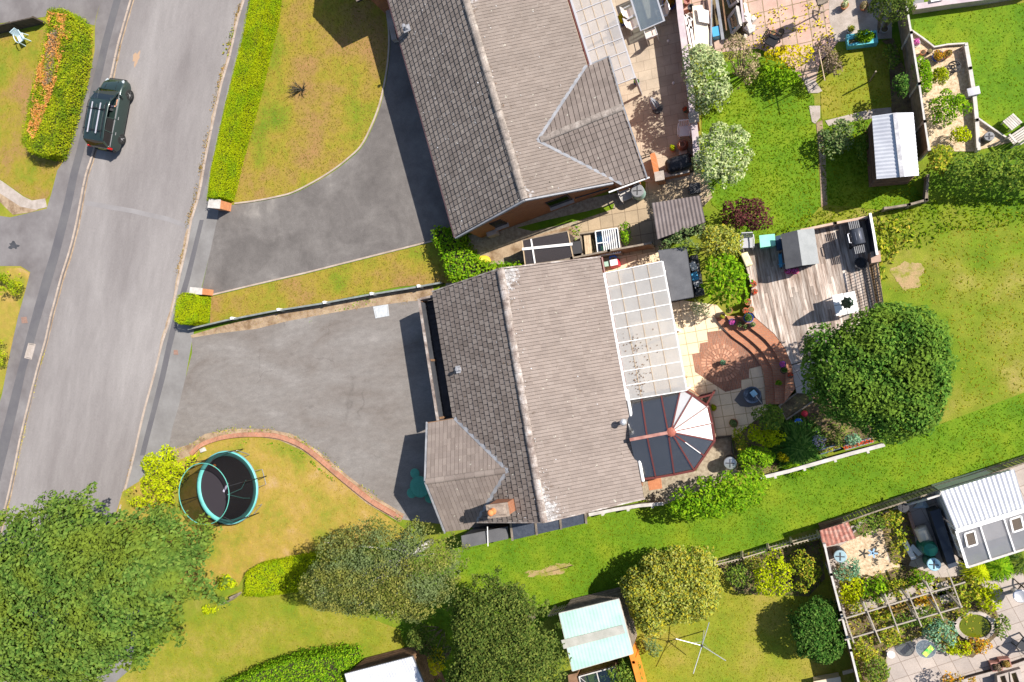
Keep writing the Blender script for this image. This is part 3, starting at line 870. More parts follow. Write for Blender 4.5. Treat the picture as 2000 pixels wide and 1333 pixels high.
mb = MB(); v = min(vs_)
while v < max(vs_):
    u = min(us) + random.uniform(-2.4, 0)
    while u < max(us):
        L = random.choice((2.4, 3.0, 3.6))
        q = clip_rect(loc, u, u + L - .006, v, v + .116)
        if len(q) >= 3:
            mb.prism([(a * ca - b * sa, a * sa + b * ca) for a, b in q], DK - .03, DK + random.uniform(-.002, .002))
        u += L
    v += .124
TD = mb.build("timber_deck", m_deck, label="weathered silver grey timber deck in the middle garden", cat="deck")
mb = MB(); mb.prism(ats(deck_px, DK), -.05, DK - .035); mb.build("deck_ground", m_soil, kind="structure")
sheet("terrace", [(1546, 714), (1575, 706), (1600, 692), (1670, 642), (1700, 660), (1640, 740), (1590, 770), (1556, 768), (1551, 745)], m_greyslab, .44)
sheet("garden_bed", [(1432, 862), (1500, 800), (1532, 788), (1556, 770), (1640, 742), (1720, 860), (1600, 888), (1500, 925), (1440, 930)], m_soil, .03)
# bottom right gardens
sheet("patio", [(1608, 1052), (1700, 1010), (1830, 962), (2100, 870), (2100, 1420), (1712, 1420), (1690, 1333), (1640, 1180)], m_greyslab, .014)
sheet("gravel_bed", [(1632, 1072), (1660, 1055), (1722, 1030), (1736, 1098), (1765, 1105), (1740, 1115), (1690, 1130), (1670, 1118)], m_gravel, .03)
sheet("garden_bed", [(1632, 1100), (1680, 1120), (1760, 1100), (1812, 1118), (1820, 1130), (1880, 1125), (1930, 1150), (1955, 1220), (1950, 1240), (1900, 1285), (1850, 1275), (1810, 1240), (1730, 1270), (1735, 1345), (1690, 1345), (1650, 1190)], m_soil, .026)
sheet("garden_bed", [(1700, 1010), (1750, 995), (1780, 1010), (1790, 1070), (1775, 1105), (1740, 1100), (1722, 1035), (1680, 1050), (1660, 1050)], m_soil, .026)
sheet("garden_bed", [(1400, 1105), (1600, 1055), (1612, 1130), (1580, 1165), (1440, 1160)], m_soil, .022)
sheet("planting_border", [(1596, 245), (1700, 235), (1710, 350), (1780, 350), (1805, 395), (1720, 410), (1612, 400)], m_lawngreen, .016)
sheet("planting_border", [(1722, 80), (1745, 75), (1790, 200), (1795, 230), (1742, 222), (1735, 90)], m_soil, .02)
# weeds and gutter dirt along the kerbs
# ------------------------------------------------------------------ houses
def tilemat(name, cols, lich=None):
    t = NT(name)
    c = t.ramp(t.pos.outputs["Random Per Island"], cols, .0, 1.)
    c = t.mul(c, t.noise(.9, 5, .6), .12)
    c = t.mul(c, t.noise(28, 4, .7), .18)
    sp = t.ramp(t.noise(5.5, 3, .6), [(0, 0, 0), (1, 1, 1)], .69, .73)
    c = t.mix(sp, c, (.42, .40, .34))
    sp2 = t.ramp(t.noise(7.5, 3, .6, dist=.3), [(0, 0, 0), (1, 1, 1)], .70, .74)
    c = t.mix(sp2, c, (.06, .05, .035))
    if lich:   # pale lichen growing out from the ridge, thickest at its ends
        o_, u_, n_, L_, amt = lich
        def dot(v, neg):
            a = t.n("ShaderNodeVectorMath", operation='SUBTRACT'); t.l(t.pos.outputs["Position"], a.inputs[0]); a.inputs[1].default_value = (o_.x, o_.y, 0)
            d = t.n("ShaderNodeVectorMath", operation='DOT_PRODUCT'); t.l(a.outputs[0], d.inputs[0]); d.inputs[1].default_value = (v.x, v.y, 0)
            return d.outputs["Value"]
        def mr(v, a, b, x, y):
            m_ = t.n("ShaderNodeMapRange"); t.l(v, m_.inputs[0])
            for k_, q in zip((1, 2, 3, 4), (a, b, x, y)): m_.inputs[k_].default_value = q
            return m_.outputs[0]
        def ma(op, a, b):
            m_ = t.n("ShaderNodeMath", operation=op)
            for k_, q in enumerate((a, b)):
                if isinstance(q, (int, float)): m_.inputs[k_].default_value = q
                else: t.l(q, m_.inputs[k_])
            return m_.outputs[0]
        v_, uu = dot(n_, 0), dot(u_, 0)
        E1 = mr(uu, L_ * .78, L_ * 1.0, 0, 1); E0 = mr(uu, 0, L_ * .16, 1, 0); E = ma('MAXIMUM', E1, E0)
        w1 = ma('MULTIPLY', mr(v_, 0, .8, 1, 0), ma('ADD', ma('MULTIPLY', E, .75), .3))
        w2 = ma('MULTIPLY', mr(v_, .1, 1.7, .85, 0), ma('MULTIPLY', E, E))
        w = ma('MULTIPLY', ma('ADD', w1, w2), amt)
        f = ma('ADD', t.noise(7, 8, .7), w)
        c = t.mix(mr(f, .74, .84, 0, .85), c, (.46, .45, .455))
        st = t.noise(2.5, 4, .6)
        c = t.mix(mr(ma('ADD', st, ma('MULTIPLY', w1, .25)), .66, .76, 0, .5), c, (.10, .07, .05))
    MATS[name] = t.done(t.bsdf(c, .9, 0, .2, t.bump(t.noise(50, 3), .25)))
    return MATS[name]
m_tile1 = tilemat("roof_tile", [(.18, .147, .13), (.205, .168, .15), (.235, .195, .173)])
m_tile1_shade = tilemat("roof_tile_shaded", [(.145, .123, .11), (.18, .152, .136), (.215, .185, .165)])  # same tiles, painted darker for the slope facing away from the sun
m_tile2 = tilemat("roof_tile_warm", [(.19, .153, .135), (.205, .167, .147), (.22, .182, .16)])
m_tile2_shade = tilemat("roof_tile_warm_shaded", [(.15, .123, .108), (.185, .153, .136), (.215, .182, .162)])  # shade of the slope turned from the sun is in the colour
m_under = mat("roof_underlay", (.03, .027, .025), rough=1)
m_mortar = mat("ridge_mortar", [(.17, .13, .115), (.27, .225, .20), (.42, .38, .36)], scale=2.2, rough=.95, fine=.3, fscale=16, bump=.5, bscale=14, mid=.2, mscale=7)
m_lead = mat("lead_flashing", [(.20, .205, .225), (.30, .305, .33)], scale=3, rough=.6, fine=.1)
m_lichen = leafmat("white_lichen", [(.50, .49, .49), (.36, .34, .32), (.60, .60, .62)], trans=0, gloss=0)
m_moss = leafmat("brown_moss", [(.16, .11, .07), (.22, .14, .10), (.12, .09, .05)], trans=0, gloss=0)

class HF:
    """House frame: u runs down the ridge, p is the distance right (+) or left (-) of it."""
    def __init__(s, R0, R1, zr):
        a, b = at(R0[0], R0[1], zr), at(R1[0], R1[1], zr)
        s.o = Vector((a.x, a.y)); s.u = Vector((b.x - a.x, b.y - a.y)).normalized(); s.n = Vector((-s.u.y, s.u.x))
        s.rz = math.atan2(s.u.y, s.u.x)
    def P(s, u, p, z):
        q = s.o + s.u * u + s.n * p
        return Vector((q.x, q.y, z))

def tile_plane(mb, poly, eave, tw=.30, th=.33, bond=0., lift=.035, gap=.012, hump=False):
    """poly: 3D corners in one plane. eave: unit vector along the eaves."""
    poly = [Vector(p) for p in poly]
    n = Vector((0, 0, 0))
    for i in range(1, len(poly) - 1): n += (poly[i] - poly[0]).cross(poly[i + 1] - poly[0])
    n.normalize()
    if n.z < 0: n = -n
    U = (Vector(eave) - n * n.dot(Vector(eave))).normalized()
    V = n.cross(U)
    if V.z < 0: V = -V
    o = poly[0]
    L = [((p - o).dot(U), (p - o).dot(V)) for p in poly]
    u0, u1 = min(a for a, b in L), max(a for a, b in L)
    v0, v1 = min(b for a, b in L), max(b for a, b in L)
    r = 0; v = v0
    while v < v1:
        u = u0 - tw + (bond * tw if r % 2 else 0)
        while u < u1:
            q = clip_rect(L, u + gap, u + tw, v, v + th)
            if len(q) >= 3:
                A = abs(sum(q[i - 1][0] * q[i][1] - q[i][0] * q[i - 1][1] for i in range(len(q)))) / 2
                if A > .002:
                    j = random.uniform(-.003, .006)
                    k = random.uniform(-.02, .02)
                    top = [o + U * a + V * b + n * (.012 + j + lift * (1 - (b - v) / th) + k * (a - u)) for a, b in q]
                    bot = [o + U * a + V * b - n * .01 for a, b in q]
                    m = len(q)
                    if sum(q[i - 1][0] * q[i][1] - q[i][0] * q[i - 1][1] for i in range(m)) * (U.cross(V)).dot(n) < 0:
                        top.reverse(); bot.reverse()
                    mb.add(top + bot, [tuple(range(m))] + [(i, m + i, m + (i + 1) % m, (i + 1) % m) for i in range(m)])
            u += tw
        v += th; r += 1
    mb_under = [p - n * .02 for p in poly]
    return n, U, V, o, L

def roof_part(name, polys, eave, m, parent, **kw):
    mb = MB()
    for poly in polys:
        tile_plane(mb, poly, eave, **kw)
    o = mb.build(name, m, parent, world=True)
    return o

def ridge_caps(parent, a, b, m, name="ridge_tiles", r=.13, step=.45):
    mb = MB()
    a, b = Vector(a), Vector(b)
    L = (b - a).length; n = max(1, int(L / step)); d = (b - a) / L
    x = d.cross(Vector((0, 0, 1))).normalized(); y = x.cross(d)
    for i in range(n):
        s = a + d * (L * i / n + .006); e = a + d * (L * (i + 1) / n - .006)
        j = random.uniform(-.012, .012)
        vs = []
        for p, rr in ((s, r * 1.06), (e, r)):
            for k in range(7):
                t = math.pi * k / 6
                vs.append(p + x * (math.cos(t) * rr * 1.25) + y * ((math.sin(t) * rr * .8) - .05 + j))
        fs = [(k, k + 1, 8 + k, 7 + k) for k in range(6)] + [tuple(range(7)), tuple(range(13, 6, -1))]
        mb.add(vs, fs)
    return mb.build(name, m, parent, world=True)

def flakes(name, parent, corner, U, V, nrm, fn, n, size, m):
    """Lichen or moss growing flat on a roof slope; fn(u,v) gives the chance that it has taken."""
    u = RNG.random(n); v = RNG.random(n)
    k = RNG.random(n) < fn(u, v)
    u, v = u[k], v[k]
    p = np.array(corner)[None, :] + np.outer(u, np.array(U)) + np.outer(v, np.array(V)) + np.array(nrm)[None, :] * RNG.uniform(.045, .06, len(u))[:, None]
    nn = np.tile(np.array(nrm), (len(u), 1)) + RNG.normal(size=(len(u), 3)) * .12
    return leaves(name, p, nn, size, m, parent, aspect=.8, jitter=.7, kind="stuff")

def wall_loop(parent, H, pts, z1, m, name="wall"):
    mb = MB(); mb.prism([H.P(u, p, 0) for u, p in pts], -.1, z1)
    return mb.build(name, m, parent, world=True)

def gable(parent, a, b, apex, th, m, name="gable_wall", inward=(0, 0, 0)):
    a, b, c = Vector(a), Vector(b), Vector(apex)
    t = Vector(inward) * th
    mb = MB(); mb.add([a, b, c, a + t, b + t, c + t], [(0, 1, 2), (5, 4, 3), (0, 3, 4, 1), (1, 4, 5, 2), (2, 5, 3, 0)])
    return mb.build(name, m, parent, world=True)

def fascia(parent, pts, m, name="gutter", r=.055):
    mb = MB()
    for a, b in zip(pts[:-1], pts[1:]): mb.tube([a, b], r, 8)
    return mb.build(name, m, parent, world=True)

ZE, ZR, PM = 2.5, 4.4, 4.0
SL = (ZR - ZE) / PM

# ---------- middle house
H2 = HF((978, 532), (1062, 1019), ZR)
P2 = H2.P
T2 = thing("detached_house", "brown tiled bungalow with a conservatory and a front wing, between the two driveways", "house", P2(5.3, 0, 0), H2.rz)
LU = 10.75
u3 = H2.u.to_3d(); n3 = H2.n.to_3d()
wl = H2
wall_loop(T2, H2, [(.25, -3.65), (5.95 + .25, -3.65), (6.2, -4.95), (10.8, -4.95), (10.8, -3.65), (10.45, -3.65), (10.45, 3.7), (.25, 3.7)], ZE - .05, m_wallbrick2)
gable(T2, P2(.26, -3.6, ZE - .06), P2(.26, 3.6, ZE - .06), P2(.26, 0, ZR - .2), .15, m_wallbrick2, inward=u3)
gable(T2, P2(10.44, -3.6, ZE - .06), P2(10.44, 3.6, ZE - .06), P2(10.44, 0, ZR - .2), .15, m_wallbrick2, inward=-u3)
WZ = 2.5 + 2.55 * SL; WI = -(ZR - WZ) / SL
gable(T2, P2(6.25, -4.94, ZE - .06), P2(10.75, -4.94, ZE - .06), P2(8.5, -4.94, WZ - .2), .15, m_wallbrick2, inward=n3)
# left slope (split at the valley of the wing), right slope, wing slopes
v_top, v_bot = (5.95, -4.0), (11.05, -4.0)
left = [P2(-.12, -4.1, ZE - .0475), P2(5.95 - .2, -4.1, ZE - .0475), P2(5.95 - .05, -4.0, ZE), P2(8.5, WI, WZ), P2(LU, -4.0 + (LU - 8.5) * 0 + (-WI * 0) - 0, ZE) if False else P2(10.9, -3.85, ZE + .15 * SL), P2(LU + .05, -3.8, ZE + .2 * SL), P2(LU, 0, ZR), P2(-.12, 0, ZR)]
left = [P2(-.12, -4.1, ZE - .1 * SL), P2(5.85, -4.1, ZE - .1 * SL), P2(8.5, WI, WZ), P2(10.75, -3.72, ZE + .28 * SL), P2(10.75, 0, ZR), P2(-.12, 0, ZR)]
roof_part("roof_slope", [left], u3, m_tile2_shade, T2, tw=.25, th=.31, bond=.5, lift=.04, gap=.026)
right = [P2(.02, 4.02, ZE - .02 * SL), P2(LU - .15, 4.02, ZE - .02 * SL), P2(LU, 0, ZR), P2(-.1, 0, ZR)]
m_tile2r = tilemat("roof_tile_lichen", [(.215, .175, .155), (.235, .192, .17), (.255, .21, .187)], (H2.o, H2.u, H2.n, 10.75, .37))
roof_part("roof_slope", [right], u3, m_tile2r, T2, tw=.15, th=.30, bond=0, lift=.022, gap=.014)
wN = [P2(5.95, -5.4, ZE), P2(5.95, -4.0, ZE), P2(8.5, WI, WZ), P2(8.5, -5.4, WZ)]
wS = [P2(11.05, -5.4, ZE), P2(11.05, -4.2, ZE), P2(10.7, -3.7, ZE + .35 * SL), P2(8.5, WI, WZ), P2(8.5, -5.4, WZ)]
roof_part("wing_roof", [wN, wS], n3, m_tile1, T2, tw=.2, th=.31, lift=.025, gap=.018)
mb = MB()
e = Vector((0, 0, .03))
for poly in (left, right, wN, wS): mb.slab([p - e for p in poly], .1)
mb.build("roof_underlay", m_under, T2, world=True)
ridge_caps(T2, P2(-.12, 0, ZR + .03), P2(LU, 0, ZR + .03), m_mortar)
ridge_caps(T2, P2(8.5, -5.42, WZ + .03), P2(8.5, WI - .1, WZ + .03), m_tile1, r=.11)
mb = MB()
mb.bar(P2(5.9, -4.0, ZE + .04), P2(8.5, WI + .02, WZ + .05), .17, .03); mb.bar(P2(8.5, WI + .02, WZ + .055), P2(10.72, -3.72, ZE + .28 * SL + .05), .17, .03)
mb.build("lead_valley", m_lead, T2, world=True)
fascia(T2, [P2(0, 4.1, ZE - .06), P2(5.9, 4.1, ZE - .06)], m_maroon)
fascia(T2, [P2(5.9, 4.12, ZE - .05), P2(9.9, 4.12, ZE - .05)], m_white, r=.07)
fascia(T2, [P2(5.95, -5.5, ZE - .05), P2(5.95, -4.1, ZE - .05)], m_woodbrown)
mb = MB()
mb.bar(P2(5.9, -5.45, ZE - .02), P2(8.5, -5.45, WZ - .02), .06, .18); mb.bar(P2(8.5, -5.45, WZ - .021), P2(11.1, -5.45, ZE - .021), .06, .18)
mb.build("barge_board", m_lead, T2, world=True)
mb = MB()
mb.bar(P2(-.16, -4.1, ZE - .08), P2(-.16, 0, ZR - .03), .06, .16); mb.bar(P2(-.16, 0, ZR - .031), P2(-.02, 4.05, ZE - .05), .06, .16)
mb.build("verge_trim", m_mortar, T2, world=True); mb = MB()
mb.bar(P2(LU + .03, -3.7, ZE + .1), P2(LU + .03, 0, ZR - .04), .06, .14); mb.bar(P2(LU + .03, 0, ZR - .041), P2(LU - .12, 4.05, ZE - .05), .06, .14)
mb.build("verge_trim", m_mortar, T2, world=True)
# recessed canopy roof along the front
mb = MB(); mb.strip([P2(0.0, -4.95, 0), P2(5.9, -5.0, 0)], .10, 2.2, 2.3)
mb2 = MB(); mb2.strip([P2(0.0, -4.93, 0), P2(5.9, -4.98, 0)], .05, 1.45, 2.197); mb2.build("canopy_shade_strip", m_felt, T2, world=True)  # dark strip stands in for shade on the fascia's inner face
mb.strip([P2(0.02, -4.88, 0), P2(.02, -3.7, 0)], .10, 1.5, 2.28)
mb.build("canopy_fascia", m_mortar, T2, world=True)
mb = MB(); mb.slab([P2(.08, -4.9, 1.5), P2(5.9, -4.94, 1.5), P2(5.9, -3.66, 1.55), P2(.08, -3.66, 1.55)], .08)
for i in range(22): mb.box(P2(.2 + i * .265, -4.3, 1.56), (.02, 1.2, .05), rz=H2.rz)
mb.build("canopy_roof", m_felt, T2, world=True)
mb = MB()
for u in (.1, 3.0, 5.8): mb.bar(P2(u, -4.93, -.1), P2(u, -4.93, 2.1), .1)
mb.build("canopy_post", m_woodbrown, T2, world=True)
# chimney stack
mb = MB()
cc = P2(10.0, -1.82, 0)
mb.box((cc.x, cc.y, 3.98), (.52, .9, 1.5), rz=H2.rz)
ch = mb.build("chimney", m_wallbrick2, T2, world=True)
mb = MB(); mb.box((cc.x, cc.y, 4.76), (.58, .98, .08), rz=H2.rz); mb.box((cc.x, cc.y, 4.82), (.46, .84, .05), rz=H2.rz, taper=.7)
mb.build("chimney_cap", mat("flaunching", [(.20, .15, .12), (.32, .26, .21)], scale=6, rough=.95, fine=.3), ch, world=True)
pc = P2(10.0, -2.0, 4.82)
mb = MB(); mb.lathe(pc, [(.13, 0), (.15, .05), (.12, .1), (.11, .3), (.14, .34), (.14, .38), (.07, .44), (.001, .46)], 18)
mb.build("chimney_pot", mat("orange_clay", (.62, .22, .08), rough=.7), ch, world=True, smooth=True)
# vent tile and flue
def roof_vent(T, c, rz, m=m_lead):
    mb = MB(); mb.box((c.x, c.y, c.z + .05), (.34, .36, .03), rz=rz, rx=0); mb.box((c.x, c.y, c.z + .12), (.2, .2, .12), rz=rz, taper=.6)
    mb.lathe((c.x, c.y, c.z + .12), [(.05, 0), (.05, .22), (.09, .23), (.09, .27), (.001, .29)], 12)
    return mb.build("roof_vent", m, T, world=True)
roof_vent(T2, P2(3.72, -3.21, ZR - 3.21 * SL), H2.rz)
fl = at(1217, 825, 3.3)
mb = MB(); mb.tube([(fl.x, fl.y, 2.4), (fl.x, fl.y, 3.2)], .085, 14); mb.lathe((fl.x, fl.y, 3.2), [(.13, 0), (.15, .03), (.15, .12), (.1, .2), (.001, .24)], 16)
mb.build("flue_pipe", m_alu, T2, world=True, smooth=True)
# lichen and moss on the slopes near the ridge
sl = (P2(0, 4, ZE) - P2(0, 0, ZR)); nr = sl.cross(u3).normalized()
nr = nr if nr.z > 0 else -nr
flakes("lichen", T2, P2(0, 0, ZR), u3 * LU, sl, nr, lambda u, v: np.clip(1.0 * np.exp(-v / .05) * (np.exp(-u / .10) + np.exp(-(1 - u) / .09) * 1.1 + .06) + .0005, 0, 1) + (.45 * (np.exp(-((u - .96) / .05) ** 2 - (v / .13) ** 2)) + .6 * np.exp(-((u - .02) / .05) ** 2 - (v / .09) ** 2)), 16000, .04, m_lichen)
slL = (P2(0, -4, ZE) - P2(0, 0, ZR)); nl = slL.cross(u3).normalized(); nl = nl if nl.z > 0 else -nl
flakes("moss", T2, P2(0, 0, ZR), u3 * LU, slL, nl, lambda u, v: np.clip(.5 * np.exp(-v / .03) + .004, 0, 1), 9000, .05, m_moss)
flakes("lichen", T2, P2(0, 0, ZR), u3 * LU, slL, nl, lambda u, v: .012 + 0 * u, 9000, .045, m_lichen)

# pergola roof over the patio (fixed to the house)
PG = thing("patio_canopy", "clear sheet patio canopy with white bars, fixed to the back of the middle bungalow", "canopy", P2(3.7, 5.2, 0), H2.rz)
def canopy(PG, H, u0, u1, p0, p1, zh, zl, nbars, m_sheet, m_bar, barw=.035, posts=()):
    f = lambda u, p: zh + (zl - zh) * (p - p0) / (p1 - p0)
    mb = MB(); mb.slab([H.P(u0, p0, zh), H.P(u1, p0, zh), H.P(u1, p1, zl), H.P(u0, p1, zl)], .012)
    mb.build("roof_sheet", m_sheet, PG, world=True)
    for i in range(nbars + 1):
        u = u0 + (u1 - u0) * i / nbars
        mb = MB(); mb.bar(H.P(u, p0, zh + .02), H.P(u, p1, zl + .02), barw, .05); mb.build("glazing_bar", m_bar, PG, world=True)
    mb = MB(); mb.bar(H.P(u0, p1, zl - .06), H.P(u1, p1, zl - .06), .08, .1); mb.build("front_beam", m_bar, PG, world=True)
    mb = MB(); mb.bar(H.P(u0, p0 + .04, zh + .03), H.P(u1, p0 + .04, zh + .03), .1, .06); mb.build("wall_plate", m_bar, PG, world=True)
    for k in range(3):
        pp = p0 + (p1 - p0) * (k + 1) / 4
        mb = MB(); mb.bar(H.P(u0, pp, f(0, pp) + .02), H.P(u1, pp, f(0, pp) + .015), .018, .02); mb.build("purlin", m_woodpale, PG, world=True)
    for u in posts:
        mb = MB(); mb.bar(H.P(u, p1, 0), H.P(u, p1, zl - .1), .09); mb.build("post", m_bar, PG, world=True)
g_poly = glassmat("canopy_sheet", (.86, .87, .88), refl=.06, rough=.25, body=.66, bodycol=(.74, .73, .71))
canopy(PG, H2, .72, 6.36, 4.05, 6.62, 2.45, 2.3, 9, g_poly, m_white, posts=(1.15, 3.7, 6.3))
# leaves lying on the canopy
lp = []
for c, s, n in (((4.1, 4.7), .35, 40), ((5.3, 4.75), .25, 40), ((6.0, 4.7), .2, 26), ((4.6, 5.3), .5, 20)):
    for i in range(n):
        u, p = random.gauss(c[0], s), random.gauss(c[1], s * .6)
        if 1.2 < u < 6.3 and 4.2 < p < 6.5: lp.append(tuple(P2(u, p, 2.48 - .15 * (p - 4.16) / 2.46)))
leaves("fallen_leaves", np.array(lp), np.tile(np.array([[0, 0, 1.]]), (len(lp), 1)) + RNG.normal(size=(len(lp), 3)) * .2, .07, m_moss, PG)

# conservatory
CV = thing("conservatory", "rosewood framed conservatory with a fan shaped roof behind the middle bungalow", "conservatory", at(1311, 844, 0), H2.rz)
CZE, CZR = 2.15, 2.95
hub = at(1311, 844, CZR); rb = at(1230.5, 859, CZR)
rb.z = CZR
eav = [at(*p, CZE) for p in [(1248, 937), (1281, 933), (1317, 927), (1356, 919), (1376, 891), (1396, 861), (1391, 827), (1383, 794), (1353, 772), (1330, 758), (1290, 765), (1252, 772), (1222, 778)]]
rm1 = at(1303, 845.5, CZR); rmid = rb.lerp(hub, .42); rmid2 = rb.lerp(hub, .93)
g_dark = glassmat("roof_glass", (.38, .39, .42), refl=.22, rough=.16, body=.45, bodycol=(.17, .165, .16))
g_glare = glassmat("roof_glass_glare", (.55, .56, .58), refl=.25, rough=.33, body=.55, bodycol=(.78, .78, .80))  # sun glare on these panes painted in as a white body
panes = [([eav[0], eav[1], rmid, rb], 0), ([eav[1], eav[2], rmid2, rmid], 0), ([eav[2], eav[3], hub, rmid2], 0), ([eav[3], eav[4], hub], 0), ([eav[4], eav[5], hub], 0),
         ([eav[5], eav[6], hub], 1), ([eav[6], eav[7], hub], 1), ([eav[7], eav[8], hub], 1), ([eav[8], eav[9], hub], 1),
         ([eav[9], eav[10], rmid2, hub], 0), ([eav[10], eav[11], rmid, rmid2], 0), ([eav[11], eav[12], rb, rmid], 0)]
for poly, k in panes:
    mb = MB(); mb.slab(poly, .02); mb.build("roof_pane", g_glare if k else g_dark, CV, world=True)
up = Vector((0, 0, .03))
for i, e_ in enumerate(eav[1:12]):
    t_ = rmid if i in (0, 10) else rmid2 if i in (1, 9) else hub
    mb = MB(); mb.bar(e_ + up, t_ + up, .055, .05); mb.build("glazing_bar", m_maroon, CV, world=True)
mb = MB(); mb.bar(eav[4].lerp(hub, .12) + up * 2, eav[4].lerp(hub, .58) + up * 2, .03, .03); mb.build("worn_bar_cap", m_white, CV, world=True)
m_rosep = mat("pink_worn_timber", [(.28, .12, .10), (.42, .22, .18)], scale=4, rough=.7)
mb = MB(); mb.bar(rb + up * 2, hub + up * 2, .13, .08); mb.build("ridge_beam", m_rosep, CV, world=True)
mb = MB(); mb.lathe((hub.x, hub.y, CZR), [(.2, 0), (.2, .08), (.12, .12), (.001, .14)], 8); mb.build("hub", mat("hub_red", (.32, .10, .07), rough=.6), CV, world=True)
mb = MB()
for a, b in zip(eav[:-1], eav[1:]): mb.bar(a, b, .09, .1)
mb.build("eaves_beam", m_maroon, CV, world=True)
inn = [p.lerp(hub, .03) for p in eav]
mb = MB(); mb.strip([(p.x, p.y) for p in inn], .12, -.05, .6); mb.build("dwarf_wall", m_wallbrick2, CV, world=True)
g_clear = glassmat("window_glass", (.75, .8, .8), refl=.2, rough=.03)
for a, b in zip(inn[:-1], inn[1:]):
    mb = MB(); mb.bar((a.x, a.y, .6), (a.x, a.y, CZE - .05), .06); mb.build("mullion", m_maroon, CV, world=True)
    mb = MB(); mb.strip([(a.x, a.y), (b.x, b.y)], .02, .62, CZE - .08); mb.build("window_pane", g_clear, CV, world=True)
# open door leaf
dd = at(1380, 792, 0); d2 = at(1394, 764, 0)
for q in ((at(1380, 791, 1), at(1395, 765, 1)), (at(1360, 777, 1), at(1391, 769, 1))):
    a, b = q
    mb = MB()
    mb.bar((a.x, a.y, .1), (a.x, a.y, 2.0), .07); mb.bar((b.x, b.y, .1), (b.x, b.y, 2.0), .07)
    mb.bar((a.x, a.y, .12), (b.x, b.y, .12), .07); mb.bar((a.x, a.y, 1.98), (b.x, b.y, 1.98), .07); mb.bar((a.x, a.y, .9), (b.x, b.y, .9), .06)
    dr = mb.build("door", m_maroon, CV, world=True)
    mb = MB(); mb.strip([(a.x, a.y), (b.x, b.y)], .015, .15, 1.95); mb.build("door_glass", g_clear, dr, world=True)
# furniture-coloured floor inside
mb = MB(); mb.prism([(p.x, p.y) for p in inn], .02, .03); mb.build("tiled_floor", m_conc, CV, world=True)

# ---------- top house
H1 = HF((910, 0), (1025, 393), ZR)
P1 = H1.P
u1_, n1_ = H1.u.to_3d(), H1.n.to_3d()
T1 = thing("detached_house", "grey brown tiled bungalow with an orange brick gable, beside the curved dark driveway", "house", P1(0, 0, 0), H1.rz)
US = -11.0
wall_loop(T1, H1, [(US + .3, -3.65), (-8.4, -3.65), (-8.4, -5.3), (-3.9, -5.3), (-3.9, -3.65), (9.15, -3.65), (9.15, 3.6), (9.5, 3.6), (9.5, 4.6), (4.5, 4.6), (4.5, 3.6), (US + .3, 3.6)], ZE - .05, m_wallbrick)
gable(T1, P1(9.14, -3.6, ZE - .06), P1(9.14, 3.6, ZE - .06), P1(9.14, 0, ZR - .18), .15, m_wallbrick, inward=-u1_)
WZ1 = 2.5 + 2.8 * SL; WI1 = (ZR - WZ1) / SL
gable(T1, P1(4.55, 4.59, ZE - .06), P1(9.45, 4.59, ZE - .06), P1(7.0, 4.59, WZ1 - .2), .15, m_wallbrick, inward=-n1_)
L1 = [P1(US, -4.1, ZE - .1 * SL), P1(-8.7, -4.1, ZE - .1 * SL), P1(-6.15, -(ZR - WZ) / SL, WZ), P1(-3.6, -4.1, ZE - .1 * SL), P1(9.3, -4.1, ZE - .1 * SL), P1(9.4, 0, ZR), P1(US, 0, ZR)]
roof_part("roof_slope", [L1], u1_, m_tile1_shade, T1, tw=.25, th=.27, lift=.045, gap=.03)
R1 = [P1(US, 4.02, ZE), P1(4.2, 4.02, ZE), P1(7.0, WI1, WZ1), P1(9.55, 3.7, ZE + .3 * SL), P1(9.4, 0, ZR), P1(US, 0, ZR)]
m_tile1r = tilemat("roof_tile_lichen_grey", [(.195, .16, .14), (.21, .173, .152), (.225, .187, .165)], (H1.o, H1.u, H1.n, 9.4, .2))
roof_part("roof_slope", [R1], u1_, m_tile1r, T1, tw=.15, th=.28, lift=.022, gap=.014)
a1 = [P1(4.2, 5.0, ZE), P1(4.2, 4.0, ZE), P1(7.0, WI1, WZ1), P1(7.0, 5.0, WZ1)]
a2 = [P1(9.8, 5.0, ZE), P1(9.8, 3.95, ZE), P1(7.0, WI1, WZ1), P1(7.0, 5.0, WZ1)]
roof_part("wing_roof", [a1, a2], n1_, m_tile1, T1, tw=.22, th=.28, lift=.035, gap=.026)
b1 = [P1(-8.7, -5.75, ZE), P1(-8.7, -4.0, ZE), P1(-6.15, -(ZR - WZ) / SL, WZ), P1(-6.15, -5.75, WZ)]
b2 = [P1(-3.6, -5.75, ZE), P1(-3.6, -4.0, ZE), P1(-6.15, -(ZR - WZ) / SL, WZ), P1(-6.15, -5.75, WZ)]
roof_part("wing_roof", [b1, b2], n1_, m_tile1, T1, tw=.3, th=.3)
gable(T1, P1(-8.35, -5.3, ZE - .06), P1(-3.95, -5.3, ZE - .06), P1(-6.15, -5.3, WZ - .2), .15, m_wallbrick, inward=n1_)
mb = MB()
e = Vector((0, 0, .03))
for poly in (L1, R1, a1, a2, b1, b2): mb.slab([p - e for p in poly], .1)
mb.build("roof_underlay", m_under, T1, world=True)
m_ridge1 = mat("ridge_tile_worn", [(.20, .17, .15), (.30, .255, .225), (.44, .40, .36)], scale=3, rough=.95, fine=.3, fscale=16, lo=.4, hi=.75)
ridge_caps(T1, P1(US, 0, ZR + .03), P1(9.4, 0, ZR + .03), m_ridge1)
ridge_caps(T1, P1(7.0, 5.02, WZ1 + .03), P1(7.0, WI1 + .1, WZ1 + .03), m_ridge1, r=.12)
mb = MB()
mb.bar(P1(4.12, 4.0, ZE + .04), P1(7.0, WI1 - .02, WZ1 + .05), .14, .03); mb.bar(P1(7.0, WI1 - .02, WZ1 + .055), P1(9.75, 3.95, ZE + .05), .12, .03)
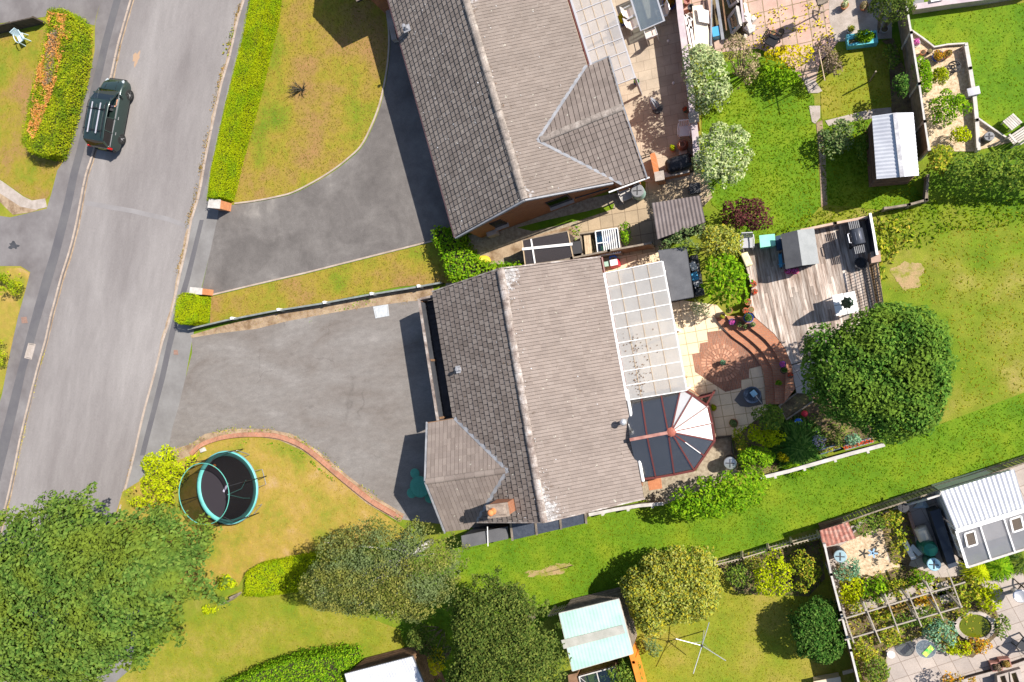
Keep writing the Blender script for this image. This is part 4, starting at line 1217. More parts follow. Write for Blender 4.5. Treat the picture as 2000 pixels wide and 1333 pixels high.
mb.build("lead_valley", m_lead, T1, world=True)
fascia(T1, [P1(-3.6, -4.16, ZE - .08), P1(9.35, -4.16, ZE - .08)], mat("purple_brown_gutter", (.10, .055, .06), rough=.5), r=.06)
fascia(T1, [P1(US, 4.1, ZE - .06), P1(4.2, 4.1, ZE - .06)], m_maroon)
fascia(T1, [P1(9.87, 3.3, ZE - .05), P1(9.87, 5.15, ZE - .05)], m_white, r=.035)
fascia(T1, [P1(4.15, 5.08, ZE - .05), P1(9.85, 5.08, ZE - .05)] if False else [P1(4.12, 4.1, ZE - .05), P1(4.12, 5.05, ZE - .05)], m_lead, r=.05)
mb = MB()
mb.bar(P1(4.15, 5.05, ZE - .03), P1(7.0, 5.05, WZ1 - .02), .06, .16); mb.bar(P1(7.0, 5.05, WZ1 - .021), P1(9.85, 5.05, ZE - .031), .06, .16)
mb.build("verge_trim", m_lead, T1, world=True); mb = MB()
mb.bar(P1(9.4, -4.1, ZE - .06), P1(9.45, 0, ZR - .04), .07, .16); mb.bar(P1(9.45, 0, ZR - .041), P1(9.62, 3.6, ZE + .15), .07, .16)
mb.build("verge_trim", m_lead, T1, world=True)
roof_vent(T1, at(795, 57, 3.0), H1.rz)
flakes("lichen", T1, P1(US, 0, ZR), u1_ * 20.4, (P1(0, 4, ZE) - P1(0, 0, ZR)), nr, lambda u, v: np.clip(.35 * np.exp(-v / .025) + .002, 0, 1), 24000, .05, m_lichen)
flakes("moss", T1, P1(US, 0, ZR), u1_ * 20.4, (P1(0, 4, ZE) - P1(0, 0, ZR)), nr, lambda u, v: np.clip(.5 * np.exp(-v / .02), 0, 1), 24000, .05, m_moss)
flakes("lichen", T1, P1(US, 0, ZR), u1_ * 20.4, (P1(0, -4, ZE) - P1(0, 0, ZR)), nl, lambda u, v: .02 + 0 * u, 26000, .055, m_lichen)
# gable details: windows, pipe run
gw = P1(9.16, 0, 0)
for uu, w in ((.9, 1.1), (-2.2, .6)):
    mb = MB(); c = P1(9.17, uu, 1.45); mb.box(c, (w, .06, 1.0), rz=H1.rz + math.pi / 2); wf = mb.build("window", m_wooddark, T1, world=True)
    mb = MB(); c = P1(9.21, uu, 1.45); mb.box(c, (w - .14, .02, .86), rz=H1.rz + math.pi / 2); mb.build("window_glass", glassmat("dark_window", (.05, .06, .07), refl=.3), wf, world=True)
    mb = MB(); c = P1(9.24, uu, .92); mb.box(c, (w + .1, .2, .05), rz=H1.rz + math.pi / 2); mb.build("window_sill", m_conc, wf, world=True)
mb = MB(); mb.tube([P1(9.22, 1.6, 1.1), P1(9.28, 3.2, .95)], .035, 8); mb.tube([P1(9.6, 4.55, .1), P1(9.6, 4.55, 2.4)], .04, 8)
mb.build("waste_pipe", m_darkgrey, T1, world=True)
mb = MB(); mb.box(P1(9.26, -2.9, .35), (.5, .22, .5), rz=H1.rz + math.pi / 2); mb.build("meter_box", m_conc, T1, world=True)
# brick porch strip left of the eaves at the top of the lawn
mb = MB(); mb.prism(ats([(742, -30), (752, -30), (774, 76), (764, 78)], .4), -.1, .35); mb.build("raised_bed_wall", m_conc, T1, world=True)
# its patio canopy
PG1 = thing("patio_canopy", "clear sheet patio canopy with pale purple bars, behind the top bungalow", "canopy", P1(3, 5, 0), H1.rz)
m_barp = mat("lilac_grey_bar", (.42, .41, .43), rough=.5)
g_poly1 = glassmat("canopy_sheet_clear", (.93, .93, .95), refl=.06, rough=.2, body=.45, bodycol=(.78, .76, .74))
canopy(PG1, H1, -1.6, 5.42, 4.16, 5.82, 2.45, 2.3, 11, g_poly1, m_barp, barw=.035, posts=(-1.5, 2.0, 5.35))
# ------------------------------------------------------------------ vegetation
lf_hedge = leafmat("leaf_hedge_lime", [(.18, .235, .004), (.23, .28, .005), (.28, .31, .006)], trans=.2, tone=(.15, .225, .005), tscale=1.1)
lf_privet = leafmat("leaf_privet", [(.14, .19, .006), (.22, .26, .008), (.29, .29, .012)], trans=.2, tone=(.11, .17, .008), tscale=1.0)
lf_orange = leafmat("leaf_dead_orange", [(.42, .16, .03), (.50, .24, .07), (.30, .17, .06)], trans=.2)
lf_bright = leafmat("leaf_bright", [(.06, .15, .006), (.11, .22, .008), (.20, .30, .012)], trans=.3)
lf_lime = leafmat("leaf_lime", [(.20, .26, .004), (.28, .34, .006), (.33, .34, .01)], trans=.3)
lf_oak = leafmat("leaf_oak", [(.038, .08, .014), (.062, .11, .02), (.105, .155, .03)], trans=.15, tone=(.09, .125, .016), tscale=.6)
lf_birch = leafmat("leaf_birch", [(.08, .095, .02), (.13, .14, .028), (.20, .19, .05)], trans=.3, tone=(.10, .13, .05), tscale=.7)
lf_dark = leafmat("leaf_dark", [(.035, .06, .012), (.065, .095, .018), (.12, .14, .03)], trans=.25)
lf_apple = leafmat("leaf_yellowing", [(.13, .17, .03), (.20, .23, .04), (.31, .26, .015), (.28, .30, .09)], trans=.3)
lf_maple = leafmat("leaf_maple", [(.025, .07, .010), (.05, .11, .016), (.10, .17, .025)], trans=.12, tone=(.08, .13, .016), tscale=.9)
lf_deep = leafmat("leaf_deep_green", [(.02, .06, .010), (.04, .095, .014), (.09, .15, .03)], trans=.2)
lf_silver = leafmat("leaf_silver", [(.14, .19, .07), (.25, .30, .14), (.38, .40, .20), (.10, .15, .05)], trans=.2)
lf_purple = leafmat("leaf_purple", [(.035, .012, .014), (.07, .022, .022), (.11, .04, .035)], trans=.2)
lf_brown = leafmat("leaf_brownish", [(.15, .14, .06), (.24, .20, .10), (.30, .22, .15)], trans=.2)
lf_twig = leafmat("dry_twigs", [(.22, .15, .10), (.32, .24, .17), (.16, .12, .07)], trans=.1)
lf_yellow = leafmat("leaf_golden", [(.42, .34, .006), (.50, .42, .01), (.30, .30, .01)], trans=.3)
lf_mix = leafmat("leaf_border_mix", [(.08, .13, .02), (.16, .22, .015), (.28, .30, .02), (.35, .26, .04)], trans=.3)
lf_mixb = leafmat("leaf_border_dark", [(.05, .10, .02), (.10, .16, .02), (.17, .21, .03)], trans=.3)
lf_blue = leafmat("leaf_blue_green", [(.07, .16, .09), (.12, .24, .14), (.20, .30, .18)], trans=.2)
lf_autumn = leafmat("leaf_autumn", [(.42, .20, .015), (.50, .26, .02), (.20, .22, .02), (.34, .12, .02)], trans=.3)
lf_bronze = leafmat("leaf_bronze", [(.22, .14, .04), (.30, .18, .05), (.15, .16, .03)], trans=.3)
lf_var = leafmat("leaf_variegated", [(.30, .34, .16), (.50, .50, .34), (.10, .18, .05)], trans=.2)
lf_rose = leafmat("leaf_rose", [(.05, .09, .03), (.10, .15, .05), (.18, .20, .08)], trans=.25)
lf_pinkfl = leafmat("flower_pink", [(.60, .08, .40), (.75, .20, .55)], trans=.2)
lf_redfl = leafmat("flower_red", [(.65, .05, .03), (.75, .12, .05)], trans=.2)
lf_whitefl = leafmat("flower_white", [(.75, .75, .70), (.60, .60, .62)], trans=.2)
lf_lilacfl = leafmat("flower_lilac", [(.30, .27, .38), (.42, .38, .50)], trans=.2)
lf_g_gold = leafmat("blades_gold", [(.29, .18, .055), (.26, .20, .03), (.19, .20, .014)], trans=.2, gloss=.03)
lf_g_straw = leafmat("blades_straw", [(.42, .27, .07), (.38, .27, .04), (.32, .26, .025)], trans=.2, gloss=.03)
lf_g_green = leafmat("blades_green", [(.17, .235, .009), (.115, .21, .006), (.07, .165, .005)], trans=.25, tone=(.19, .24, .010), tscale=.8, gloss=.03)
lf_g_yg = leafmat("blades_yellow_green", [(.32, .26, .03), (.25, .25, .014), (.18, .23, .01)], trans=.25, gloss=.03)

# -- trees
big = [(-70, 1060), (-30, 1015), (10, 1000), (30, 992), (60, 985), (80, 955), (100, 968), (122, 962), (147, 965), (165, 962), (178, 935), (190, 945), (212, 952), (237, 942), (250, 955), (260, 985), (300, 985), (345, 985), (380, 1000), (402, 1015), (425, 1030), (434, 1060), (425, 1085), (400, 1078), (388, 1092), (420, 1110), (440, 1140), (450, 1162), (432, 1190), (395, 1195), (362, 1212), (356, 1248), (320, 1275), (285, 1272), (262, 1300), (235, 1318), (180, 1330), (100, 1322), (30, 1330), (-60, 1330), (-130, 1250), (-120, 1130)]
tree("oak_tree", "huge round dark green tree overhanging the road in the corner of the picture", big, 5.4, 2.6, 8.4, 1.25, 250, .19, lf_oak, m_bark, trunk_r=.38, cover=3.6, keep=.2, flat=.55, shell=.12)
birch = [(595, 1150), (590, 1122), (612, 1104), (626, 1080), (612, 1052), (625, 1040), (665, 1040), (690, 1032), (712, 1012), (740, 1000), (762, 1012), (785, 1035), (805, 1008), (832, 1002), (850, 1035), (880, 1050), (900, 1068), (908, 1095), (888, 1130), (892, 1155), (872, 1192), (842, 1216), (800, 1214), (760, 1206), (700, 1204), (655, 1192), (628, 1192), (605, 1168)]
tree("birch_tree", "loose olive green tree with pale branches, beside the trampoline lawn and the bungalow corner", birch, 5.0, 1.8, 6.6, .62, 240, .10, lf_birch, m_birchbark, trunk_r=.16, inner=False, cover=2.3, keep=.35, shell=.35, spread=.9)
dark = [(878, 1195), (892, 1158), (915, 1135), (945, 1128), (975, 1138), (1020, 1142), (1055, 1165), (1082, 1195), (1092, 1230), (1105, 1270), (1100, 1310), (1092, 1380), (980, 1410), (885, 1400), (868, 1330), (885, 1280), (880, 1240)]
tree("thorn_tree", "dark green tree standing against the pale turquoise shed roof", dark, 4.7, 1.6, 6.2, .6, 220, .11, lf_dark, m_bark, trunk_r=.2, cover=3.2, keep=.3, shell=.25, spread=.8)
app = [(1210, 1145), (1222, 1118), (1250, 1098), (1258, 1080), (1290, 1072), (1310, 1064), (1345, 1070), (1365, 1056), (1395, 1075), (1400, 1100), (1410, 1140), (1408, 1180), (1390, 1210), (1350, 1218), (1310, 1220), (1290, 1240), (1260, 1245), (1238, 1222), (1228, 1185), (1214, 1162)]
tree("fruit_tree", "yellow green tree with turning leaves next to the turquoise shed", app, 1.6, .2, 2.6, .45, 220, .115, lf_apple, m_bark, trunk_r=.12, cover=3.2, keep=.25, shell=.18, spread=.7)
sm = [(1550, 1180), (1575, 1168), (1600, 1163), (1630, 1178), (1645, 1208), (1656, 1240), (1646, 1270), (1622, 1290), (1590, 1290), (1560, 1275), (1545, 1250), (1540, 1210)]
tree("holly_tree", "small round very dark tree beside the garden fence, shading the lawn", sm, .95, .1, 1.9, .36, 95, .10, lf_deep, m_bark, trunk_r=.09, cover=3.8, keep=.3)
mp = [(1568, 692), (1576, 655), (1600, 632), (1625, 642), (1642, 620), (1680, 606), (1720, 592), (1760, 592), (1800, 602), (1830, 622), (1850, 652), (1862, 700), (1857, 750), (1842, 790), (1838, 820), (1810, 845), (1770, 860), (1740, 866), (1700, 858), (1680, 842), (1650, 828), (1620, 808), (1592, 788), (1578, 760), (1563, 725)]
tree("maple_tree", "broad round mid green tree at the end of the timber deck", mp, 4.2, 1.2, 5.8, .82, 120, .13, lf_maple, m_bark, trunk_r=.17, cover=4.6, keep=.12, shell=.12, spread=.6)

# -- shrubs
S = shrub
S("lime_bush", "lime yellow bush beside the trampoline at the pavement edge", [(277, 905), (290, 882), (312, 870), (340, 880), (362, 884), (376, 900), (372, 930), (355, 950), (345, 968), (330, 988), (285, 998), (248, 985), (246, 955), (280, 930)], 1.2, 1.9, .38, 60, .12, lf_lime, stems=m_bark, cover=4)
S("small_bush", "small round bush on the dry lawn beside the pavement manhole", [(-6, 532), (25, 530), (46, 545), (44, 570), (25, 584), (-8, 580)], .6, .95, .28, 18, .1, lf_privet, cover=5)
S("small_bush", "green bush at the picture edge beside the pale pavement cover", [(-30, 650), (14, 655), (20, 680), (10, 714), (-30, 722)], .6, .9, .28, 18, .1, lf_privet, cover=5)
S("small_bush", "bright lime bush poking out beyond the huge tree, beside the little gate", [(425, 1125), (445, 1122), (466, 1135), (462, 1150), (440, 1156), (426, 1145)], .5, .8, .25, 12, .1, lf_lime, cover=5)
S("small_bush", "low lime bush at the lawn edge under the huge tree", [(392, 1185), (415, 1178), (432, 1188), (425, 1198), (400, 1202)], .3, .5, .2, 10, .1, lf_lime, cover=5)
mb = MB(); c_ = at(592, 176, 0)
for k in range(22):
    a_ = random.uniform(0, 6.28); r_ = random.uniform(.2, .62); q_ = (c_.x + r_ * 1.1 * math.cos(a_), c_.y + r_ * .7 * math.sin(a_), random.uniform(.25, .6))
    mb.tube([(c_.x, c_.y, 0), (c_.x + (q_[0] - c_.x) * .5, c_.y + (q_[1] - c_.y) * .4, q_[2] * .7), q_], [.03, .02, .008], 5)
    for _ in range(2): mb.tube([(c_.x + (q_[0] - c_.x) * .6, c_.y + (q_[1] - c_.y) * .5, q_[2] * .75), (q_[0] + random.uniform(-.2, .2), q_[1] + random.uniform(-.2, .2), q_[2] * random.uniform(.7, 1.2))], [.012, .006], 4)
tag(mb.build("bare_shrub", mat("dark_twig", (.05, .045, .03), rough=.9)), "small dark leafless shrub alone in the dry front lawn", "shrub")
S("laurel_bush", "glossy bright green laurel leaning over the steps and patio", [(1368, 525), (1385, 500), (1420, 490), (1450, 508), (1466, 540), (1470, 565), (1456, 590), (1432, 602), (1410, 597), (1382, 582), (1366, 552)], 1.8, 2.7, .42, 55, .17, lf_bright, stems=m_bark, cover=3.6, aspect=.5)
S("climbing_shrub", "yellow green flowering shrub between the two small sheds and the purple bush", [(1365, 452), (1385, 440), (1425, 440), (1450, 458), (1452, 485), (1440, 506), (1400, 512), (1368, 500)], 1.8, 2.4, .32, 45, .11, lf_apple, stems=m_bark, cover=3.6)
S("climbing_shrub", "dark leafy climber spreading over the corrugated brown shed roof", [(1278, 476), (1300, 462), (1322, 445), (1350, 430), (1378, 432), (1372, 470), (1366, 500), (1340, 496), (1310, 490), (1284, 490)], 2.2, 2.55, .2, 50, .09, lf_rose, cover=2.4, flat=.2)
S("purple_bush", "dark purple leaved bush next to the bright green lawn", [(1408, 415), (1415, 395), (1440, 387), (1480, 391), (1505, 405), (1516, 430), (1500, 447), (1465, 453), (1430, 451), (1412, 436)], 1.0, 1.6, .3, 45, .1, lf_purple, stems=m_bark, cover=4)
S("silver_bush", "pale silvery bush over the patio wall, beside the brown shrub", [(1330, 95), (1345, 86), (1380, 90), (1415, 108), (1427, 140), (1433, 168), (1430, 200), (1400, 226), (1370, 220), (1345, 195), (1340, 170), (1331, 130)], 2.3, 3.2, .38, 55, .12, lf_silver, stems=m_bark, cover=4)
S("silver_bush", "round silvery bush near the covered barbecue and the purple bush", [(1350, 290), (1365, 262), (1400, 241), (1430, 239), (1460, 254), (1475, 285), (1470, 320), (1450, 345), (1432, 360), (1410, 386), (1380, 376), (1355, 350), (1347, 320)], 2.0, 3.0, .38, 60, .12, lf_silver, stems=m_bark, cover=4)
S("brown_shrub", "brownish half dead shrub beside the heap of old windows", [(1405, 92), (1430, 70), (1465, 78), (1486, 105), (1482, 148), (1462, 166), (1436, 162), (1420, 125)], 1.8, 2.6, .3, 45, .09, lf_brown, stems=m_bark, cover=2.6, shell=.4, spread=1.)
S("bare_shrub", "grey brown twiggy shrub beside the small yellowish lawn", [(1596, 100), (1612, 86), (1635, 108), (1650, 140), (1632, 153), (1606, 142)], 1.0, 1.5, .22, 35, .07, lf_twig, stems=m_bark, cover=2.4, shell=.5, spread=1.1)
S("yellow_shrub", "yellow green shrub at the edge of the old slab paving", [(1490, 105), (1520, 92), (1560, 84), (1590, 92), (1592, 115), (1560, 132), (1520, 134), (1495, 125)], .8, 1.2, .22, 45, .1, lf_yellow, cover=2.8, spread=.9)
S("leafy_shrub", "dark green shrub between the yellow shrub and the bright lawn", [(1480, 135), (1500, 125), (1560, 135), (1570, 160), (1530, 175), (1490, 165)], .6, .9, .25, 30, .11, lf_bright, cover=3)
S("rose_bush", "dark rose bush beside the metal roofed shed path", [(1594, 262), (1620, 236), (1655, 232), (1668, 250), (1668, 290), (1640, 308), (1602, 318), (1592, 290)], .6, 1.0, .26, 44, .11, lf_rose, stems=m_bark, cover=3.2)
S("rose_bush", "narrow rose bush against the metal roofed shed wall", [(1662, 232), (1682, 212), (1688, 240), (1700, 262), (1698, 330), (1682, 330), (1670, 300), (1672, 260)], .5, .8, .2, 32, .1, lf_mixb, cover=3.2)
S("leafy_shrub", "leafy plant in the deep shade of the long panel fence", [(1738, 165), (1750, 148), (1772, 150), (1772, 192), (1748, 200)], 1.1, 1.6, .22, 22, .1, lf_deep, cover=3.2)
S("fence_creeper", "low creeper along the shaded foot of the long fence", [(1722, 90), (1755, 85), (1762, 140), (1735, 140), (1724, 110)], .4, .7, .18, 30, .1, lf_mixb, cover=3)
S("elder_shrub", "tall dark shrub at the top of the long fence", [(1698, 0), (1735, -25), (1772, -10), (1795, 28), (1760, 45), (1715, 52), (1695, 28)], 2.0, 2.8, .32, 48, .1, lf_dark, stems=m_bark, cover=3)
S("clipped_shrub", "long bright green shrub in the gravel garden against the fence", [(1781, 118), (1795, 108), (1812, 125), (1818, 160), (1812, 192), (1793, 188), (1783, 150)], .9, 1.4, .28, 34, .09, lf_bright, cover=4.5)
S("clipped_shrub", "round dark clipped ball shrub in the gravel garden", outline_circle(1835, 150, 17, 17, wob=.05), .6, 1.0, .22, 24, .07, lf_privet, cover=5)
S("leafy_shrub", "large lime green shrub spreading over the gravel garden edge", [(1812, 205), (1830, 182), (1850, 172), (1868, 182), (1890, 190), (1902, 202), (1895, 220), (1862, 236), (1850, 248), (1822, 240)], .8, 1.2, .26, 46, .1, lf_bright, cover=3.8)
S("leafy_shrub", "small lime shrub alone on the gravel near the barrel", outline_circle(1875, 265, 22, 17), .5, .8, .2, 24, .09, lf_lime, cover=4)
S("long_shrub_hedge", "rough dark green hedge between the gravel garden and the open grass", [(1850, 292), (1900, 298), (1960, 290), (2010, 280), (2090, 290), (2090, 368), (1960, 368), (1880, 364), (1835, 356), (1820, 325)], 1.2, 1.7, .32, 120, .11, lf_mixb, cover=3.4, flat=.2, cat="hedge")
S("golden_shrub", "golden green shrub where the rough hedge meets the fence", [(1806, 300), (1830, 285), (1860, 290), (1862, 315), (1840, 345), (1812, 340)], 1.2, 1.7, .28, 34, .11, lf_mix, cover=3.6)
S("cherry_laurel", "large bright green rounded bush beside the white rail fence", [(1298, 990), (1310, 962), (1350, 945), (1390, 930), (1420, 918), (1460, 915), (1495, 930), (1506, 950), (1490, 980), (1450, 1000), (1410, 1015), (1360, 1019), (1318, 1010)], 1.5, 2.2, .42, 80, .15, lf_bright, stems=m_bark, cover=4, aspect=.5)
S("leafy_shrub", "fine leaved green shrub beside the water butt and white rail fence", [(1440, 890), (1460, 872), (1500, 874), (1516, 895), (1502, 916), (1470, 926), (1445, 915)], .9, 1.4, .26, 40, .09, mat("x", (.1, .1, .1)) if False else lf_bright, cover=4)
S("leafy_shrub", "tall green shrub at the foot of the brick steps", [(1468, 802), (1492, 790), (1525, 797), (1535, 825), (1510, 842), (1478, 836)], 1.2, 1.7, .28, 34, .12, lf_mixb, cover=3.6)
S("leafy_shrub", "lime yellow shrub in the middle of the back garden border", [(1452, 835), (1480, 826), (1530, 838), (1538, 860), (1505, 874), (1462, 866)], .9, 1.3, .25, 44, .11, lf_lime, cover=3.6)
S("leafy_shrub", "bronze and green shrub at the corner of the cream slabs", [(1430, 842), (1448, 832), (1462, 850), (1460, 880), (1442, 888), (1432, 865)], .6, .9, .2, 24, .09, lf_mix, cover=3.4)
S("golden_shrub", "small golden yellow plant beside the white rail fence", outline_circle(1531, 892, 13, 12), .4, .7, .15, 12, .09, lf_yellow, cover=4)
S("blue_green_plant", "blue green plant under the edge of the broad tree", outline_circle(1665, 858, 17, 10), .5, .8, .18, 14, .09, lf_blue, cover=3.5)
S("lilac_flowers", "pale lilac flowering plant in the shaded border", outline_circle(1598, 862, 16, 18), .4, .7, .16, 16, .07, lf_lilacfl, cover=1.6, shell=.4)
S("leafy_shrub", "dark leafy plant behind the lilac flowers in shade", outline_circle(1635, 850, 18, 20), .4, .7, .2, 18, .1, lf_dark, cover=2.6)
S("variegated_plant", "white and green variegated plant at the top of the patio steps", [(1342, 592), (1358, 586), (1382, 595), (1394, 608), (1386, 620), (1362, 620), (1350, 605)], .4, .7, .16, 26, .08, lf_var, cover=2.8)
S("patio_weed", "yellow green tuft at the canopy edge on the cream slabs", [(1311, 632), (1317, 630), (1320, 645), (1315, 652)], .2, .3, .07, 8, .05, lf_lime, cover=4)
S("patio_weed", "longer mossy tuft beside the conservatory eaves", [(1330, 728), (1342, 726), (1344, 740), (1338, 758), (1332, 755)], .2, .3, .09, 12, .05, lf_bronze, cover=4)
S("corner_plants", "green plants between the glass cold frame and the shadowed paving", [(1210, 440), (1222, 433), (1232, 440), (1232, 475), (1222, 482), (1212, 470)], .5, .9, .17, 22, .09, lf_bright, cover=3.5)
S("dark_shrub", "dark shrub at the foot of the thorny tree beside the white shed roof", [(800, 1235), (815, 1218), (850, 1218), (880, 1240), (885, 1290), (860, 1300), (835, 1275), (815, 1262), (795, 1255)], 1.4, 2.2, .32, 40, .11, lf_dark, cover=3.2, stems=m_bark)
S("golden_shrub", "upright golden conifer beside the white shed roof", [(838, 1275), (850, 1262), (868, 1268), (872, 1300), (865, 1318), (845, 1312)], 1.4, 2.0, .2, 28, .08, lf_yellow, cover=4, stems=m_bark)
S("leafy_shrub", "green shrub squeezed between golden conifer and white shed roof", [(822, 1305), (850, 1318), (880, 1320), (880, 1370), (828, 1370)], .8, 1.2, .25, 30, .1, lf_mixb, cover=3)
S("leafy_shrub", "leafy shrub against the lower wall of the turquoise roofed shed", [(1175, 1300), (1200, 1290), (1235, 1285), (1252, 1300), (1258, 1345), (1200, 1345), (1185, 1315)], .8, 1.3, .26, 38, .1, lf_mixb, cover=3.2)
S("grey_shrub", "grey green shrub beside the orange fence under the yellow tree", [(1255, 1245), (1275, 1240), (1295, 1255), (1298, 1272), (1280, 1285), (1262, 1272)], .6, 1.0, .2, 24, .09, lf_rose, cover=3)
for i, (px, py, rx, ry, h, m, lab) in enumerate([
    (1440, 1118, 22, 20, 1.2, lf_mixb, "green shrub by the picket fence nearest the yellow green tree"),
    (1510, 1120, 34, 36, 1.7, lf_lime, "bright lime round shrub in the border by the picket fence"),
    (1570, 1110, 26, 38, 1.3, lf_mix, "mixed green and bronze shrub between lime shrub and corner fence"),
    (1470, 1095, 18, 16, .9, lf_apple, "yellowish shrub tucked against the picket fence"),
    (1690, 1020, 32, 22, 1.3, lf_mixb, "dark green shrub beside the rusty red shed"),
    (1742, 1010, 20, 16, .8, lf_mix, "bronze tipped shrub beside the slatted fence and gravel"),
    (1753, 1065, 15, 36, .9, lf_mix, "long narrow planted strip between the gravel and compost bins"),
    (1655, 1110, 24, 22, 1.0, lf_blue, "blue green shrub beside the gravel and the round water butt"),
    (1660, 1150, 24, 24, .9, lf_lime, "lime shrub between garden fence and gravel"),
    (1705, 1150, 26, 22, .9, lf_bright, "bright green shrub above the timber pergola"),
    (1750, 1145, 26, 17, .8, lf_mix, "mixed shrub above the middle of the timber pergola"),
    (1795, 1128, 24, 16, .7, lf_bright, "green shrub near the pale blue water butt"),
    (1672, 1185, 16, 16, .5, lf_mix, "low plants at the fence end of the pergola"),
    (1722, 1200, 22, 12, .5, lf_mix, "yellow green plants under the pergola grid"),
    (1755, 1186, 20, 9, .4, lf_bronze, "straw coloured plants in a pergola square"),
    (1805, 1172, 18, 10, .4, lf_autumn, "orange flowering plants in a pergola square"),
    (1765, 1210, 22, 14, .6, lf_mixb, "leafy green plants below the middle pergola beam"),
    (1815, 1205, 30, 20, .7, lf_mixb, "green plants between pergola and pond"),
    (1690, 1268, 22, 22, .7, lf_mix, "mixed border plants beside the lower garden fence"),
    (1712, 1310, 24, 26, .8, lf_mixb, "tall green plants at the bottom of the garden fence"),
    (1740, 1240, 26, 18, .7, lf_mix, "rose and yellow flowers above the bistro table"),
    (1835, 1240, 30, 26, .9, lf_blue, "blue green plant beside the round pond"),
    (1870, 1265, 28, 14, .6, lf_lime, "grassy lime plant below the round pond"),
    (1910, 1262, 24, 16, .5, lf_autumn, "orange tinted plants below the pond edge"),
    (1890, 1150, 26, 22, .8, lf_mix, "olive shrub in the pond bed nearest the summerhouse"),
    (1930, 1165, 26, 24, .8, lf_lime, "large lime shrub above the round pond"),
    (1955, 1222, 14, 22, .6, lf_mixb, "grassy green plant at the outer pond bed edge"),
    (1880, 1185, 14, 20, .6, lf_mix, "yellow flowering plant between pergola post and pond"),
    (1865, 1330, 34, 22, 1.0, lf_autumn, "orange and yellow shrub at the bottom of the slab patio"),
]):
    S("border_plant", lab, outline_circle(px, py, rx * 1.2, ry * 1.2), h * .5, h, max(.12, min(rx, ry) / 42 * .42), 26, .1, m, cat="plant", cover=3.2, spread=.9)
# grassy tufts that fountain outwards
def fountain(name, label, px, py, r, h, m, n=260):
    c = at(px, py, 0)
    a = RNG.uniform(0, 6.28, n); rr = r * RNG.uniform(.15, 1, n)
    pts = np.stack([c.x + np.cos(a) * rr, c.y + np.sin(a) * rr, h * (1 - (rr / r) ** 1.6) * .9 + .06], 1)
    out = np.stack([np.cos(a), np.sin(a), -.4 * rr / r], 1)
    nn = np.stack([np.cos(a) * .5, np.sin(a) * .5, np.ones(n)], 1) + RNG.normal(size=(n, 3)) * .15
    return leaves(name, pts, nn, r * .62, m, None, label=label, cat="plant", aspect=.09, updir=out)
fountain("ornamental_grass", "dark arching grass clump in the shaded back garden border", 1556, 868, 1.1, .9, lf_deep, 900)
fountain("ornamental_grass", "pale arching grass clump beside the white rail fence", 1553, 905, .6, .5, lf_bright, 380)
fountain("ornamental_grass", "bright grass clump at the summerhouse corner", 1905, 1110, .6, .5, lf_lime, 380)
fountain("ornamental_grass", "wide bright grass clump along the summerhouse glass wall", 1945, 1098, .7, .6, lf_bright, 480)
fountain("ornamental_grass", "green grass clump at the picture edge below the summerhouse", 1990, 1085, .7, .6, lf_mixb, 480)

# -- clipped hedges
hedge("long_hedge", "long clipped lime green hedge between the pavement and the curved lawn", [(490, -50), (527, -50), (519, 20), (498, 110), (473, 210), (448, 300), (428, 384), (416, 388), (403, 384), (409, 330), (425, 260), (440, 195), (458, 120), (472, 60), (484, 0)], 1.25, .055, lf_hedge, m_hcore, cover=5, rough=.03)
hedge("box_hedge", "small square clipped lime hedge at the driveway corner", [(345, 577), (356, 571), (378, 573), (385, 580), (383, 604), (378, 628), (368, 635), (346, 634), (338, 626), (339, 600)], 1.15, .055, lf_hedge, m_hcore, cover=5, rough=.03)
LH = hedge("wide_hedge", "wide hedge with dead orange patches across the road", [(92, 16), (115, 15), (132, 22), (146, 42), (145, 110), (134, 170), (118, 232), (98, 300), (80, 304), (56, 298), (40, 280), (44, 240), (62, 160), (80, 90)], 1.2, .08, lf_privet, m_hcore, cover=4.5, rough=.1)
P = ats([(93, 22), (128, 28), (124, 55), (136, 62), (124, 95), (112, 130), (108, 155), (94, 195), (78, 240), (62, 272), (50, 250), (60, 200), (72, 130), (90, 70)], 1.25)
x, y = sample(P, 9000); k = (np.sin(x * 3.1 + 1) * np.sin(y * 2.3) + .7 * np.sin(x * 7.3 + y * 2) * np.sin(y * 5.9 - x) + RNG.normal(0, .3, len(x))) > -.1
x, y = x[k], y[k]
leaves("dead_foliage", np.stack([x, y, 1.19 + RNG.normal(0, .04, len(x))], 1), RNG.normal(size=(len(x), 3)) * .5 + np.array([0, 0, .9]), .085, lf_orange, LH, label="dead orange foliage on the hedge top")
P = ats([(98, 62), (112, 58), (106, 110), (100, 160), (84, 168), (88, 110)], 1.25); x, y = sample(P, 1500)
leaves("bare_twigs", np.stack([x, y, 1.2 + RNG.normal(0, .04, len(x))], 1), RNG.normal(size=(len(x), 3)) * .5 + np.array([0, 0, .9]), .08, lf_twig, LH, label="grey brown bare twigs in the hedge top")
hedge("laurel_hedge", "bright green laurel hedge filling the gap between the two bungalows", [(840, 448), (858, 443), (890, 448), (902, 475), (925, 508), (960, 516), (1015, 514), (1022, 524), (980, 536), (930, 545), (882, 551), (868, 530), (862, 500), (850, 478)], 1.3, .14, lf_bright, m_hcore, cover=4, rough=.13)
hedge("low_hedge", "low clipped lime hedge between the trampoline lawn and the lower lawn", [(478, 1120), (500, 1105), (560, 1094), (615, 1084), (650, 1095), (640, 1140), (600, 1155), (560, 1160), (510, 1168), (475, 1166)], .9, .068, lf_hedge, m_hcore, cover=5, rough=.06)
